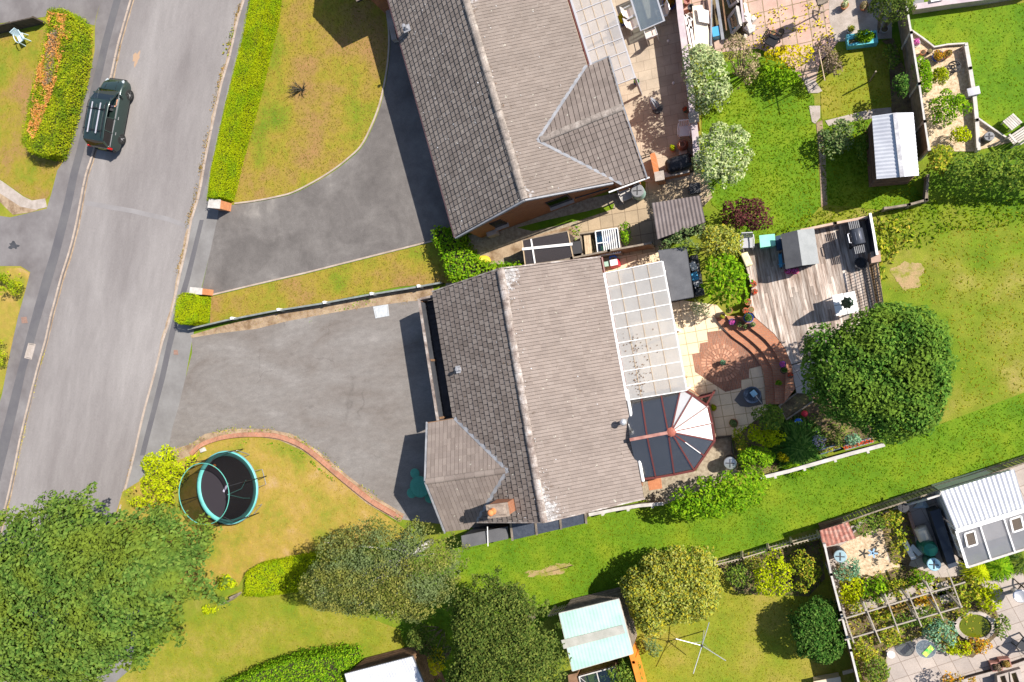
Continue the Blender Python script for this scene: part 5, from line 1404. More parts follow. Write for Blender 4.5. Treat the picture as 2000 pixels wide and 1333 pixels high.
hedge("long_hedge", "feathery green hedge at the bottom of the lower lawn", [(420, 1350), (500, 1312), (560, 1292), (640, 1281), (672, 1283), (680, 1300), (668, 1345), (600, 1410), (420, 1410)], 1.5, .10, lf_bright, m_hcore, cover=4, rough=.14)

# -- grass
tufts("grass", lawn1, 90, .09, lf_g_gold, z=.02)
tufts("grass", lawn_s, 90, .09, lf_g_gold, z=.02)
tufts("grass", lawn2, 60, .09, lf_g_straw, z=.02)
tufts("grass", [(-80, 72), (50, 60), (182, 55), (182, 100), (148, 235), (110, 333), (98, 380), (62, 390), (0, 350), (-80, 330)], 60, .09, lf_g_yg, z=.018)
tufts("grass", lawn3, 150, .10, lf_g_green, z=.012, tilt=.22, lift=.15)
tufts("grass", lawn4, 90, .10, lf_g_yg, z=.014)
tufts("grass", lawn5, 80, .08, lf_g_green, z=.012)
tufts("grass", [(1596, 245), (1700, 235), (1710, 350), (1780, 350), (1805, 395), (1720, 410), (1612, 400)], 170, .11, lf_g_green, z=.014)
tufts("grass", [(1230, 1190), (1300, 1130), (1405, 1105), (1600, 1160), (1690, 1400), (1275, 1400)], 70, .08, lf_g_yg, z=.012)
verge = [(780, 1210), (880, 1150), (905, 1070), (1150, 1010), (1290, 985), (1500, 935), (1720, 870), (1860, 820), (2060, 750), (2060, 860), (1990, 895), (1830, 950), (1600, 1030), (1400, 1090), (1205, 1160), (1090, 1195), (880, 1330), (790, 1290)]
tufts("grass", verge, 130, .085, lf_g_green, z=.004, tilt=.22, lift=.15, holes=[[(1030, 1122), (1060, 1112), (1112, 1100), (1105, 1118), (1040, 1130)]])
tufts("grass", [(1720, 560), (1790, 560), (1830, 440), (2060, 400), (2060, 740), (1860, 815), (1880, 700), (1840, 600)], 60, .1, lf_g_yg, z=0.)
tufts("undergrowth", [(1500, 460), (1560, 430), (1620, 405), (1720, 412), (1805, 398), (1835, 385), (2060, 390), (2060, 430), (1900, 450), (1830, 455), (1820, 480), (1760, 490), (1720, 500), (1695, 425), (1560, 455)], 120, .13, lf_g_green, z=0., tilt=.5, lift=.5)
tufts("undergrowth", [(1700, 430), (1770, 425), (1790, 460), (1750, 500), (1728, 550), (1716, 560), (1706, 500)], 70, .2, lf_mix, z=.02, tilt=.8, lift=1.)
tufts("grass", [(380, 1205), (470, 1150), (600, 1160), (700, 1200), (790, 1230), (800, 1280), (680, 1280), (560, 1290), (420, 1345), (240, 1330)], 70, .09, lf_g_yg, z=.01)
tufts("fallen_leaves", [(372, 655), (430, 638), (600, 600), (845, 556), (850, 590), (730, 600), (560, 630), (430, 652)], 40, .07, lf_bronze, z=.014, tilt=.3)
tufts("weeds", [(600, 632), (612, 625), (720, 580), (735, 590), (700, 600), (640, 612)], 90, .1, lf_bright, z=.014)
tufts("ground_cover", [(1640, 1130), (1680, 1125), (1760, 1105), (1812, 1120), (1880, 1130), (1925, 1150), (1950, 1220), (1895, 1282), (1850, 1272), (1810, 1240), (1730, 1268), (1735, 1345), (1690, 1345), (1650, 1190)], 120, .13, lf_mix, z=.03, tilt=.7, lift=.6)
tufts("ground_cover", [(1400, 1105), (1600, 1055), (1612, 1130), (1580, 1165), (1440, 1160)], 120, .13, lf_mixb, z=.03, tilt=.7, lift=.6)
tufts("ground_cover", [(1700, 1010), (1750, 995), (1780, 1010), (1785, 1060), (1740, 1100), (1722, 1035)], 100, .12, lf_mix, z=.03, tilt=.7, lift=.6)
tufts("ground_cover", [(1440, 880), (1500, 800), (1540, 820), (1640, 790), (1720, 860), (1600, 888), (1500, 925), (1440, 930)], 110, .13, lf_mixb, z=.03, tilt=.7, lift=.6)
# weeds along kerbs and edges
def weedline(pts, n, size, m, spread=.09, z=0.):
    P = ats(pts, z); out = []
    for i in range(n):
        k = random.random() * (len(P) - 1); a = int(k); q = P[a].lerp(P[a + 1], k - a)
        w = (math.sin(k * 5.1) + math.sin(k * 2.3 + 1)) * .5
        if random.random() > .35 + .5 * w: continue
        out.append((q.x + random.gauss(0, spread), q.y + random.gauss(0, spread), z + random.uniform(0, .06)))
    out = np.array(out)
    return leaves("weeds", out, RNG.normal(size=(len(out), 3)) * .7 + np.array([0, 0, .8]), size, m, None, kind="stuff")
weedline([(470, 10), (458, 45), (443, 110), (428, 160), (418, 205), (407, 255), (394, 320), (390, 345), (381, 390), (368, 430), (358, 485), (346, 535)], 1900, .07, lf_bronze, .08, -.09)
weedline([(456, 60), (446, 90), (442, 110)], 160, .12, lf_mix, .12, -.08)
weedline([(86, 685), (78, 718), (61, 786), (44, 856), (33, 911), (18, 978), (9, 1010)], 1100, .06, lf_yellow, .07, -.09)
weedline([(233, 87), (222, 147), (205, 220)], 240, .06, lf_bronze, .06, -.09)
weedline([(262, 890), (250, 935), (240, 985)], 260, .07, lf_bronze, .1, -.09)
weedline([(330, 890), (372, 868), (400, 848), (450, 838), (520, 838), (570, 848), (620, 880), (680, 930), (740, 975)], 900, .08, lf_mix, .12, .02)
weedline([(380, 895), (402, 874), (500, 860), (545, 868), (590, 888), (612, 905), (640, 930), (660, 945)], 260, .12, lf_bright, .08, .02)
weedline([(552, 0), (530, 90), (506, 200), (480, 300), (458, 385)], 500, .07, lf_bronze, .1, .02)
weedline([(1455, 40), (1500, 25), (1550, 20), (1600, 10)], 240, .1, lf_yellow, .12, .02)
weedline([(1480, 95), (1500, 50), (1520, 30), (1560, 60), (1600, 40), (1615, 60), (1600, 90)], 520, .11, lf_yellow, .2, .02)
weedline([(1130, 440), (1120, 462), (1128, 480)], 120, .1, lf_bright, .15, .02)
# ------------------------------------------------------------------ object builders
Rz = lambda a: Matrix.Rotation(a, 4, 'Z')

def corrugated(mb, c00, c10, c11, c01, pitch=.15, amp=.016, th=.01):
    """Sheet with ribs running from the c00-c10 edge to the c01-c11 edge."""
    c00, c10, c11, c01 = map(Vector, (c00, c10, c11, c01))
    n = max(4, int((c10 - c00).length / pitch)) * 4
    nn = (c10 - c00).cross(c01 - c00).normalized()
    if nn.z < 0: nn = -nn
    vs, fs = [], []
    for i in range(n + 1):
        t = i / n; o = nn * (amp * math.sin(2 * math.pi * i / 4))
        vs += [c00.lerp(c10, t) + o, c01.lerp(c11, t) + o]
    for i in range(n): fs.append((2 * i, 2 * i + 2, 2 * i + 3, 2 * i + 1))
    mb.add(vs, fs)
    e = nn * -(amp + th)
    mb.add([c00 + e, c10 + e, c11 + e, c01 + e], [(0, 3, 2, 1)])
    return mb

def shed(name, label, roof_px, z, m_wall, m_roof, ribs=None, inset=.08, cat="shed", ridge=None, rz_up=.3, group=None, base=0.0, wallname="wall", door=None, m_trim=None, amp=.016):
    """roof_px: four roof corners in the photo (c00, c10, c11, c01); z: height(s) of the corners."""
    zs = z if isinstance(z, (list, tuple)) else [z] * 4
    c = [at(p[0], p[1], h) for p, h in zip(roof_px, zs)]
    ctr = sum(c, Vector()) / 4
    T = thing(name, label, cat, (ctr.x, ctr.y, base), 0, group)
    q = [Vector((p.x, p.y)) for p in c]
    cc = Vector((ctr.x, ctr.y))
    inn = [p + (cc - p).normalized() * inset * 1.4 for p in q]
    zl = min(zs) - .04
    mb = MB(); mb.add([(p.x, p.y, base - .05) for p in inn] + [(p.x, p.y, h - .05) for p, h in zip(inn, zs)],
                      [(3, 2, 1, 0), (4, 5, 6, 7), (0, 1, 5, 4), (1, 2, 6, 5), (2, 3, 7, 6), (3, 0, 4, 7)])
    w = mb.build(wallname, m_wall, T, world=True)
    # weatherboards
    mb = MB()
    k = base + .15
    while k < zl - .1:
        mb.strip([(p.x, p.y) for p in inn], .05, k, k + .02, closed=True); k += .15
    mb.build("cladding", m_wall, w, world=True)
    if ridge:
        a, b = at(ridge[0][0], ridge[0][1], max(zs) + rz_up), at(ridge[1][0], ridge[1][1], max(zs) + rz_up)
        for i, qd in enumerate(((c[0], c[3], b, a), (a, b, c[2], c[1]))):
            mb = MB()
            if ribs == 'across': corrugated(mb, qd[0], qd[1], qd[2], qd[3], amp=.008)
            else: mb.slab(qd, .04)
            mb.build("roof", m_roof if not isinstance(m_roof, (list, tuple)) else m_roof[i], T, world=True)
        mb = MB(); mb.add([inn[0].to_3d() + Vector((0, 0, zs[0] - .05)), inn[1].to_3d() + Vector((0, 0, zs[1] - .05)), a - Vector((0, 0, .06)), inn[3].to_3d() + Vector((0, 0, zs[3] - .05)), inn[2].to_3d() + Vector((0, 0, zs[2] - .05)), b - Vector((0, 0, .06))], [(0, 1, 2), (5, 4, 3)])
        mb.build("gable_board", m_wall, w, world=True)
    else:
        mb = MB()
        if ribs == 'u': corrugated(mb, c[0], c[1], c[2], c[3], amp=amp)
        elif ribs == 'v': corrugated(mb, c[1], c[2], c[3], c[0])
        else: mb.slab(c, .04)
        mb.build("roof", m_roof, T, world=True)
    if m_trim is not None:
        mb = MB(); dn = Vector((0, 0, .05))
        for i in range(4): mb.bar(c[i] - dn, c[(i + 1) % 4] - dn, .05, .09)
        mb.build("roof_trim", m_trim, T, world=True)
    if door is not None:
        a, b = inn[door], inn[(door + 1) % 4]
        m1, m2 = a.lerp(b, .3), a.lerp(b, .65)
        out = (a + b) / 2 - cc; out = out.normalized() * .04
        mb = MB(); mb.strip([m1 + out, m2 + out], .04, base + .05, zl - .15); d = mb.build("door", m_woodbrown, T, world=True)
        mb = MB(); mb.bar((*(m1.lerp(m2, .85) + out * 1.8), base + .95), (*(m1.lerp(m2, .85) + out * 1.8), base + 1.1), .03); mb.build("handle", m_black, d, world=True)
    return T, c

def picket(name, label, pts_px, h, m, slat=.07, gap=.05, th=.018, rails=(.3, .8), posts=True, lean=0., m_post=None, zb=0., side=1, cat="fence", rail_out=.03):
    P = ats(pts_px, zb)
    mid = sum(P, Vector()) / len(P)
    T = thing(name, label, cat, (mid.x, mid.y, zb))
    sl = MB()
    for a, b in zip(P[:-1], P[1:]):
        L = (b - a).length; d = (b - a) / L; rz = math.atan2(d.y, d.x); nn = Vector((-d.y, d.x, 0)) * side
        n = int(L / (slat + gap))
        for i in range(n):
            c = a + d * ((i + .5) * L / n)
            sl.box((c.x, c.y, zb + h / 2 + random.uniform(-.01, .01)), (slat, th, h), rz=rz)
        for r in rails:
            mb = MB(); q = nn * rail_out; mb.bar(Vector((a.x, a.y, zb + h * r)) + q, Vector((b.x, b.y, zb + h * r)) + q, .035, .07); mb.build("rail", m_post or m, T, world=True)
        if posts:
            k = max(1, round(L / 1.8))
            for i in range(k + 1):
                c = a + d * (L * i / k) + nn * .07
                mb = MB(); mb.box((c.x, c.y, zb + h / 2), (.09, .09, h + .06), rz=rz); mb.build("post", m_post or m, T, world=True)
    sl.build("slats", m, T, world=True)
    return T

def panelfence(name, label, pts_px, h, m, m_cap, th=.04, capw=.09, post=1.8, zb=0., cat="fence", m_post=None, capname="cap_rail", panelname="boards"):
    P = ats(pts_px, zb)
    mid = sum(P, Vector()) / len(P)
    T = thing(name, label, cat, (mid.x, mid.y, zb))
    mb = MB(); mb.strip(P, th, zb - .05, zb + h); mb.build(panelname, m, T, world=True)
    if capw:
        mb = MB(); mb.strip(P, capw, zb + h + .002, zb + h + .05); mb.build(capname, m_cap, T, world=True)
    if post:
        for a, b in zip(P[:-1], P[1:]):
            L = (b - a).length; k = max(1, round(L / post)); rz = math.atan2((b - a).y, (b - a).x)
            for i in range(k + 1):
                c = a.lerp(b, i / k)
                mb = MB(); mb.box((c.x, c.y, zb + h / 2 + .02), (.11, .11, h + .14), rz=rz); mb.build("post", m_post or m_cap, T, world=True)
    return T

def potplant(label, px, py, r, h, m_pot, m_leaf, ph=.3, pr=None, z=0., name="potted_plant", leaf=.06, group=None, cover=3.):
    c = at(px, py, z + h)
    T = thing(name, label, "plant pot", (c.x, c.y, z), 0, group)
    mb = MB(); mb.lathe((0, 0, 0), [(r * .7, 0), (r * .95, h * .85), (r * 1.05, h * .86), (r * 1.05, h), (r * .9, h), (r * .86, h * .9), (.001, h * .9)], 20); mb.build("pot", m_pot, T, smooth=False)
    mb = MB(); mb.lathe((0, 0, h * .88), [(r * .86, 0), (r * .86, .02), (.001, .03)], 16); mb.build("soil", m_soil, T)
    if m_leaf is not None:
        pr = pr or r * 1.1
        B = np.array([[c.x + random.uniform(-.4, .4) * pr, c.y + random.uniform(-.4, .4) * pr, z + h + ph * random.uniform(.2, .6), pr * random.uniform(.45, .7)] for _ in range(7)])
        n = int(cover * 12 * pr * pr / leaf ** 2)
        p, d = blob_pts(B, max(60, n), zmin=z + h * .8, shell=.3)
        leaves("foliage", p, d + RNG.normal(size=d.shape) * .6, leaf, m_leaf, T)
    return T

def plastic_chair(label, px, py, rz, m, z=0., name="garden_chair", group=None):
    c = at(px, py, z + .45)
    T = thing(name, label, "chair", (c.x, c.y, z), rz, group)
    mb = MB(); mb.box((0, 0, .43), (.46, .48, .03)); mb.box((.22, 0, .41), (.03, .46, .05)); mb.build("seat", m, T)
    mb = MB()
    for i in range(6):
        y = -.19 + i * .076; mb.bar((-.22, y, .45), (-.36, y * 1.1, .86), .05, .018)
    mb.bar((-.36, -.23, .86), (-.36, .23, .86), .04, .05); mb.build("backrest", m, T)
    for s in (-1, 1):
        mb = MB(); mb.tube([(-.31, s * .25, .66), (-.05, s * .28, .66), (.2, s * .27, .64), (.25, s * .26, .5)], .026, 8); mb.build("armrest", m, T)
        for x in (.21, -.2):
            mb = MB(); mb.bar((x, s * .22, .42), (x * 1.18, s * .26, 0), .045, .045); mb.build("leg", m, T)
    return T

def water_butt(label, px, py, r, h, m, m_lid, z=0., name="water_butt"):
    c = at(px, py, z + h)
    T = thing(name, label, "water butt", (c.x, c.y, z))
    mb = MB(); mb.lathe((0, 0, 0), [(r * .85, 0), (r * .95, h * .25), (r, h * .3), (r, h * .36), (r * .97, h * .4), (r * .98, h * .7), (r, h * .74), (r * .93, h * .95), (r * .9, h)], 26); mb.build("barrel", m, T, smooth=True)
    mb = MB(); mb.lathe((0, 0, h), [(r * .98, -.04), (r * .98, .01), (r * .9, .03), (.001, .04)], 26); l = mb.build("lid", m_lid, T)
    mb = MB(); mb.box((0, 0, h + .045), (r * 1.3, .04, .02)); mb.box((0, 0, h + .0455), (.04, r * 1.3, .02)); mb.build("lid_rib", m_darkgrey, l)
    mb = MB(); mb.tube([(r * .9, 0, .25), (r * 1.1, 0, .25), (r * 1.12, 0, .18)], .02, 6); mb.build("tap", m_black, T)
    return T

def slabbox(name, label, cat, px4, z0, z1, m, part="body", lid=None):
    P = ats(px4, z1)
    c = sum(P, Vector()) / 4
    T = thing(name, label, cat, (c.x, c.y, z0))
    mb = MB(); mb.prism(P, z0, z1 - .04); mb.build(part, m, T, world=True)
    mb = MB(); q = [p + (p - c).normalized() * .03 for p in P]; mb.prism(q, z1 - .038, z1); mb.build("lid", lid or m, T, world=True)
    return T

# ------------------------------------------------------------------ car with its driver
def loft(mb, secs, cap=True):
    n = len(secs[0]); vs = [p for s in secs for p in s]; fs = []
    for i in range(len(secs) - 1):
        for k in range(n):
            fs.append((i * n + k, i * n + (k + 1) % n, (i + 1) * n + (k + 1) % n, (i + 1) * n + k))
    if cap:
        fs.append(tuple(range(n - 1, -1, -1))); fs.append(tuple((len(secs) - 1) * n + k for k in range(n)))
    mb.add(vs, fs)

def bevel(o, w=.03, seg=3, ang_=.5):
    b = o.modifiers.new("soft_edges", 'BEVEL'); b.width = w; b.segments = seg; b.limit_method = 'ANGLE'; b.angle_limit = ang_
    o.data.polygons.foreach_set("use_smooth", [True] * len(o.data.polygons))

m_carpaint = MATS.setdefault("car_paint_green", None) or None
t = NT("car_paint_green")
pb = t.n("ShaderNodeBsdfPrincipled"); pb.inputs["Base Color"].default_value = (.024, .042, .038, 1); pb.inputs["Metallic"].default_value = .3
pb.inputs["Roughness"].default_value = .3; pb.inputs["Coat Weight"].default_value = .8; pb.inputs["Coat Roughness"].default_value = .05
m_carpaint = t.done(pb.outputs[0]); MATS["car_paint_green"] = m_carpaint
m_carglass = glassmat("car_glass", (.025, .03, .03), refl=.12, rough=.02)
m_sideglass = glassmat("car_side_glass", (.25, .28, .28), refl=.12, rough=.02)
m_tyre = mat("tyre_rubber", (.02, .02, .02), rough=.8, fine=0)
m_rim = mat("alloy_rim", (.55, .55, .56), rough=.3, metal=.7, fine=0)
m_tail = mat("tail_light_red", (.55, .01, .01), rough=.2, fine=0)
m_head = mat("headlight_glass", (.38, .42, .45), rough=.1, fine=0)
m_railw = mat("silver_rail", (.50, .50, .56), rough=.35, metal=.2, fine=0)

cz = at(211, 222, .7)
crz = ang((196, 288), (221, 152), .7)
CAR = thing("parked_car", "dark green estate car with silver roof rails, stopped half on the kerb", "car", (cz.x, cz.y, -.04), crz)
Lc, Wc = 4.25, 1.82
def csec(x, wb, wt, z0, z1):
    return [(x, -wb, z0), (x, -wb * 1.02, (z0 + z1) * .5), (x, -wt, z1 - .03), (x, -wt * .85, z1), (x, wt * .85, z1), (x, wt, z1 - .03), (x, wb * 1.02, (z0 + z1) * .5), (x, wb, z0)]
mb = MB()
h = Wc / 2
loft(mb, [csec(-2.10, h * .82, h * .80, .36, .86), csec(-2.02, h * .92, h * .88, .26, .98), csec(-1.75, h * .98, h * .93, .22, 1.0), csec(-1.0, h, h * .95, .2, .98), csec(0, h, h * .95, .2, .95), csec(.85, h, h * .94, .2, .95), csec(1.4, h * .99, h * .90, .2, .92), csec(1.78, h * .94, h * .84, .22, .82), csec(2.0, h * .84, h * .70, .26, .68), csec(2.13, h * .66, h * .56, .34, .56)])
bo = mb.build("body", m_carpaint, CAR); bevel(bo, .09, 4)
# cabin: pillars and roof panel
zr_ = 1.47
rw = h * .86
roofp = [(-1.78, 1.40), (-1.5, 1.46), (-.8, 1.50), (.25, 1.49), (.6, 1.43)]
mb = MB()
loft(mb, [[(x, -rw, z - .05), (x, -rw * .93, z), (x, 0, z + .025), (x, rw * .93, z), (x, rw, z - .05), (x, 0, z - .06)] for x, z in roofp])
ro = mb.build("roof", m_carpaint, CAR); bevel(ro, .04, 3)
mb = MB()
for s in (-1, 1):
    mb.bar((.6, s * rw * .97, 1.40), (1.38, s * h * .88, .93), .06, .05)
    mb.bar((-.35, s * rw, 1.45), (-.30, s * h * .93, .95), .07, .05)
    mb.bar((-1.1, s * rw, 1.44), (-1.15, s * h * .93, .97), .07, .05)
    mb.bar((-1.76, s * rw * .95, 1.37), (-2.03, s * h * .88, .97), .1, .07)
mb.bar((.61, -rw * .95, 1.42), (.61, rw * .95, 1.42), .06, .05); mb.bar((1.38, -h * .85, .93), (1.38, h * .85, .93), .06, .04)
mb.build("pillars", m_carpaint, CAR)
mb = MB(); mb.add([(.63, -rw * .93, 1.41), (.63, rw * .93, 1.41), (1.0, rw * 1.0, 1.21), (1.36, h * .84, .945), (1.36, -h * .84, .945), (1.0, -rw * 1.0, 1.21)], [(0, 1, 2, 5), (5, 2, 3, 4)]); mb.build("windscreen", glassmat("windscreen_glass", (.30, .36, .40), refl=.16, rough=.02), CAR)
mb = MB(); mb.add([(-1.79, -rw * .9, 1.38), (-1.79, rw * .9, 1.38), (-2.05, h * .82, .98), (-2.05, -h * .82, .98)], [(0, 1, 2, 3)]); mb.build("rear_window", m_carglass, CAR)
for s in (-1, 1):
    for x0, x1, g in (((-.33), 1.2, m_sideglass), (-1.12, -.36, m_carglass), (-1.95, -1.14, m_carglass)):
        mb = MB()
        xt0, xt1 = (x0 if x0 > -1.9 else -1.72), (x1 if x1 < .5 else .6)
        mb.add([(x0, s * h * .935, .96), (x1, s * h * .9, .95), (xt1, s * rw * .985, 1.41), (xt0, s * rw * .985, 1.42)], [(0, 1, 2, 3)])
        if s == -1 and x0 == -.33: continue           # driver's window is wound down
        mb.build("side_window", g, CAR)
    mb = MB(); mb.lathe((0, 0, 0), [(.001, -.0)], 3) if False else None
    mb = MB(); mb.box((1.08, s * (h * .99 + .1), .98), (.1, .2, .13)); mi = mb.build("wing_mirror", m_carpaint, CAR); bevel(mi, .03)
    mb = MB(); mb.tube([(-1.55, s * rw * .86, 1.53), (-1.45, s * rw * .86, 1.57), (.3, s * rw * .86, 1.585), (.5, s * rw * .86, 1.53)], .02, 8) ; mb.build("roof_rail", m_black, CAR)
    mb = MB(); mb.bar((-1.4, s * .31 - .04, 1.63), (-.05, s * .31 - .04, 1.64), .06, .04); mb.bar((0., s * .31 - .04, 1.64), (.38, s * .31 - .04, 1.64), .05, .04); mb.build("carrier_bar", m_railw, CAR)
    for x in (1.33, -1.3):
        mb = MB(Matrix.Translation((x, s * (h - .1), .32)) @ Matrix.Rotation(math.pi / 2, 4, 'X'))
        mb.lathe((0, 0, 0), [(.2, -.11), (.29, -.11), (.325, -.08), (.325, .08), (.29, .11), (.2, .11)], 28); w = mb.build("wheel", m_tyre, CAR, smooth=True)
        mb = MB(Matrix.Translation((x, s * (h - .1), .32)) @ Matrix.Rotation(math.pi / 2, 4, 'X'))
        mb.lathe((0, 0, 0), [(.2, -.09), (.2, .09)], 24)
        for k in range(6):
            a = k * math.pi / 3; mb.bar((.03 * math.cos(a), .03 * math.sin(a), -s * .1), (.2 * math.cos(a), .2 * math.sin(a), -s * .1), .06, .02)
        mb.lathe((0, 0, -s * .1), [(.05, -.01), (.05, .01), (.001, .012)], 10)
        mb.build("rim", m_rim, w)
    mb = MB(); mb.box((1.93, s * h * .62, .66), (.22, .26, .1), rz=-s * .45, ry=.35); hl = mb.build("headlight", m_head, CAR); bevel(hl, .03)
    mb = MB(); mb.box((-2.04, s * h * .86, .88), (.12, .12, .28), rz=s * .3); tl = mb.build("tail_light", m_tail, CAR); bevel(tl, .02)
    for x in (-.1, -1.0):
        mb = MB(); mb.box((x - .12, s * (h + .012), .8), (.17, .03, .03)); mb.build("door_handle", m_rim, CAR)
    mb = MB(); mb.bar((-1.95, s * (h * .955), .975), (1.3, s * (h * .92), .965), .03, .03); mb.build("window_trim", m_rim, CAR)
for x in (.05, -1.2):
    mb = MB(); mb.bar((x, -rw * .9, 1.60), (x, rw * .9, 1.60), .05, .03); mb.build("roof_cross_bar", m_black, CAR)
mb = MB()
for s in (-1, 1):
    mb.bar((1.45, s * .42, .925), (1.95, s * .36, .745), .018, .012)
    for x in (-.33, .98, -1.12): mb.bar((x, s * h * 1.012, .3), (x + .02, s * h * .955, .94), .012, .012)
mb.build("panel_gaps", m_black, CAR)
mb = MB(); mb.box((-2.13, 0, .45), (.12, 1.5, .2)); bp = mb.build("rear_bumper", m_black, CAR); bevel(bp, .04)
mb = MB(); mb.box((-2.12, 0, .68), (.03, .52, .12)); mb.build("number_plate", mat("plate_yellow", (.7, .6, .1), rough=.5), CAR)
mb = MB(); mb.box((2.1, 0, .45), (.1, 1.2, .16)); mb.build("front_grille", m_black, CAR)
mb = MB(); mb.box((1.1, 0, .90), (.4, 1.4, .1)); mb.box((0.6, -.36, .50), (.5, .5, .14)); mb.box((0.6, .36, .50), (.5, .5, .14)); mb.box((.2, -.36, .8), (.14, .48, .6)); mb.box((.2, .36, .8), (.14, .48, .6)); mb.box((-.9, 0, .8), (.14, 1.3, .55)); mb.box((-.65, 0, .5), (.5, 1.3, .14))
mb.build("interior", mat("car_interior", (.05, .05, .055), rough=.9), CAR)
mb = MB(Matrix.Translation((.86, -.36, .93)) @ Matrix.Rotation(1.15, 4, 'Y')); mb.ring((0, 0, 0), .18, .016, 20, 6); mb.build("steering_wheel", m_black, CAR)

def skin_body(name, verts, edges, m, parent):
    """One continuous figure grown from joints: verts = [(x, y, z, radius)]."""
    me = bpy.data.meshes.new(name)
    me.from_pydata([v[:3] for v in verts], edges, [])
    o = bpy.data.objects.new(name, me); COL.objects.link(o); o.parent = parent
    me.materials.append(m)
    s = o.modifiers.new("skin", 'SKIN'); s.use_smooth_shade = True
    if not me.skin_vertices: me.skin_vertices.new()
    for i, v in enumerate(verts):
        me.skin_vertices[0].data[i].radius = (v[3], v[3] * (v[4] if len(v) > 4 else 1))
    me.skin_vertices[0].data[0].use_root = True
    sb = o.modifiers.new("smooth", 'SUBSURF'); sb.levels = 1; sb.render_levels = 2
    return o
# driver: seated, forearm resting on the open window
M_ = Matrix.Translation((cz.x, cz.y, -.04)) @ Rz(crz)
pl = M_ @ Vector((.45, -.38, .56))
PR = thing("person", "driver in the green car with a bare arm on the open window", "person", pl, crz)
sk = mat("skin", (.50, .26, .17), rough=.6, fine=.05)
V = [(0, 0, .05, .13, .9), (-.02, 0, .2, .13, .75), (-.06, 0, .38, .14, .7), (-.08, 0, .5, .09, .7), (-.07, 0, .57, .05), (-.05, 0, .64, .075), (-.04, 0, .72, .088), (-.045, 0, .79, .06),
     (-.07, .17, .47, .055), (.05, .24, .28, .045), (.26, .16, .36, .034), (.34, .13, .40, .022),
     (-.07, -.17, .47, .055), (.0, -.33, .34, .045), (.20, -.40, .42, .034), (.30, -.42, .43, .022),
     (.02, .1, .03, .085), (.42, .13, .10, .062), (.62, .13, -.22, .045), (.72, .13, -.25, .03),
     (.02, -.1, .03, .085), (.42, -.12, .10, .062), (.62, -.12, -.22, .045), (.72, -.12, -.25, .03)]
E_ = [(0, 1), (1, 2), (2, 3), (3, 4), (4, 5), (5, 6), (6, 7), (3, 8), (8, 9), (9, 10), (10, 11), (3, 12), (12, 13), (13, 14), (14, 15), (0, 16), (16, 17), (17, 18), (18, 19), (0, 20), (20, 21), (21, 22), (22, 23)]
for hx, hy, hz in ((.34, .13, .40), (.30, -.42, .43)):
    r = 11 if hx == .34 else 15
    for k, (dy, ln) in enumerate(((-.03, .06), (-.011, .075), (.009, .07), (.028, .055))):
        i = len(V)
        V += [(hx + .045, hy + dy, hz + .004, .0095), (hx + .045 + ln * .6, hy + dy * 1.1, hz - .006, .0085), (hx + .045 + ln, hy + dy * 1.1, hz - .03, .007)]
        E_ += [(r, i), (i, i + 1), (i + 1, i + 2)]
    i = len(V); s_ = 1 if hy < 0 else -1
    V += [(hx + .015, hy + s_ * .035, hz, .011), (hx + .05, hy + s_ * .055, hz - .005, .009)]
    E_ += [(r, i), (i, i + 1)]
skin_body("body", V, E_, sk, PR)
TS = [(v[0], v[1], v[2], v[3] * 1.12, 1) for v in V[:4]] + [(-.07, .17, .47, .068), (.0, .21, .36, .06), (-.07, -.17, .47, .068), (-.03, -.27, .39, .06)]
skin_body("shirt", TS, [(0, 1), (1, 2), (2, 3), (3, 4), (4, 5), (3, 6), (6, 7)], mat("dark_shirt", (.04, .04, .06), rough=.9), PR)
TR = [(0, 0, .06, .14, 1), (.02, .1, .04, .095), (.42, .13, .10, .072), (.6, .13, -.18, .056), (.02, -.1, .04, .095), (.42, -.12, .10, .072), (.6, -.12, -.18, .056)]
skin_body("trousers", TR, [(0, 1), (1, 2), (2, 3), (0, 4), (4, 5), (5, 6)], mat("denim", (.05, .07, .13), rough=.9), PR)
mb = MB(); mb.lathe((-.055, 0, .74), [(.094, -.06), (.098, 0), (.09, .05), (.05, .085), (.001, .095)], 18); mb.build("hair", mat("brown_hair", (.07, .04, .02), rough=.8), PR, smooth=True)
mb = MB(); mb.box((.05, 0, .70), (.03, .022, .045), taper=.6)
for s in (-1, 1): mb.box((-.05, s * .088, .70), (.03, .015, .05))
mb.build("face_details", sk, PR)
mb = MB()
for s in (-1, 1): mb.box((.037, s * .033, .725), (.012, .022, .012))
mb.box((.035, 0, .655), (.01, .045, .008)); mb.build("eyes_and_mouth", mat("dark_red_brown", (.08, .03, .025), rough=.5), PR)

# ------------------------------------------------------------------ street side
plastic_chair("pale blue plastic garden chair on the lawn by the dark timber fence", 40, 74, ang((34, 60), (48, 92)), mat("pale_blue_plastic", (.52, .66, .72), rough=.5))
panelfence("timber_fence", "dark low timber fence behind the pale blue plastic chair", [(-60, 80), (0, 66), (89, 46)], .8, m_wooddark, m_wooddark, th=.05, capw=.07)
def pier(label, px4, z, side_m=m_wallbrick, name="gate_pier"):
    P = ats(px4, z); c = sum(P, Vector()) / 4
    T = thing(name, label, "gate pier", (c.x, c.y, 0))
    q = [p.lerp(c, .10) for p in P]
    mb = MB(); mb.prism(q, -.05, z - .07); mb.build("brick_shaft", side_m, T, world=True)
    mb = MB(); mb.prism(P, z - .068, z); mb.build("stone_cap", m_offwhite if z > .5 else m_conc, T, world=True)
    return T
m_redbrick = brickmat("pier_brick", (.58, .22, .08), (.48, .16, .06), (.40, .30, .2), .225, .075, A1, vertical=True, msize=.008, stain=.1)
pier("brick gate pier with a pale stone cap at the end of the long hedge", [(405, 406), (408, 389), (430, 390), (428, 408)], 1.0, m_redbrick)
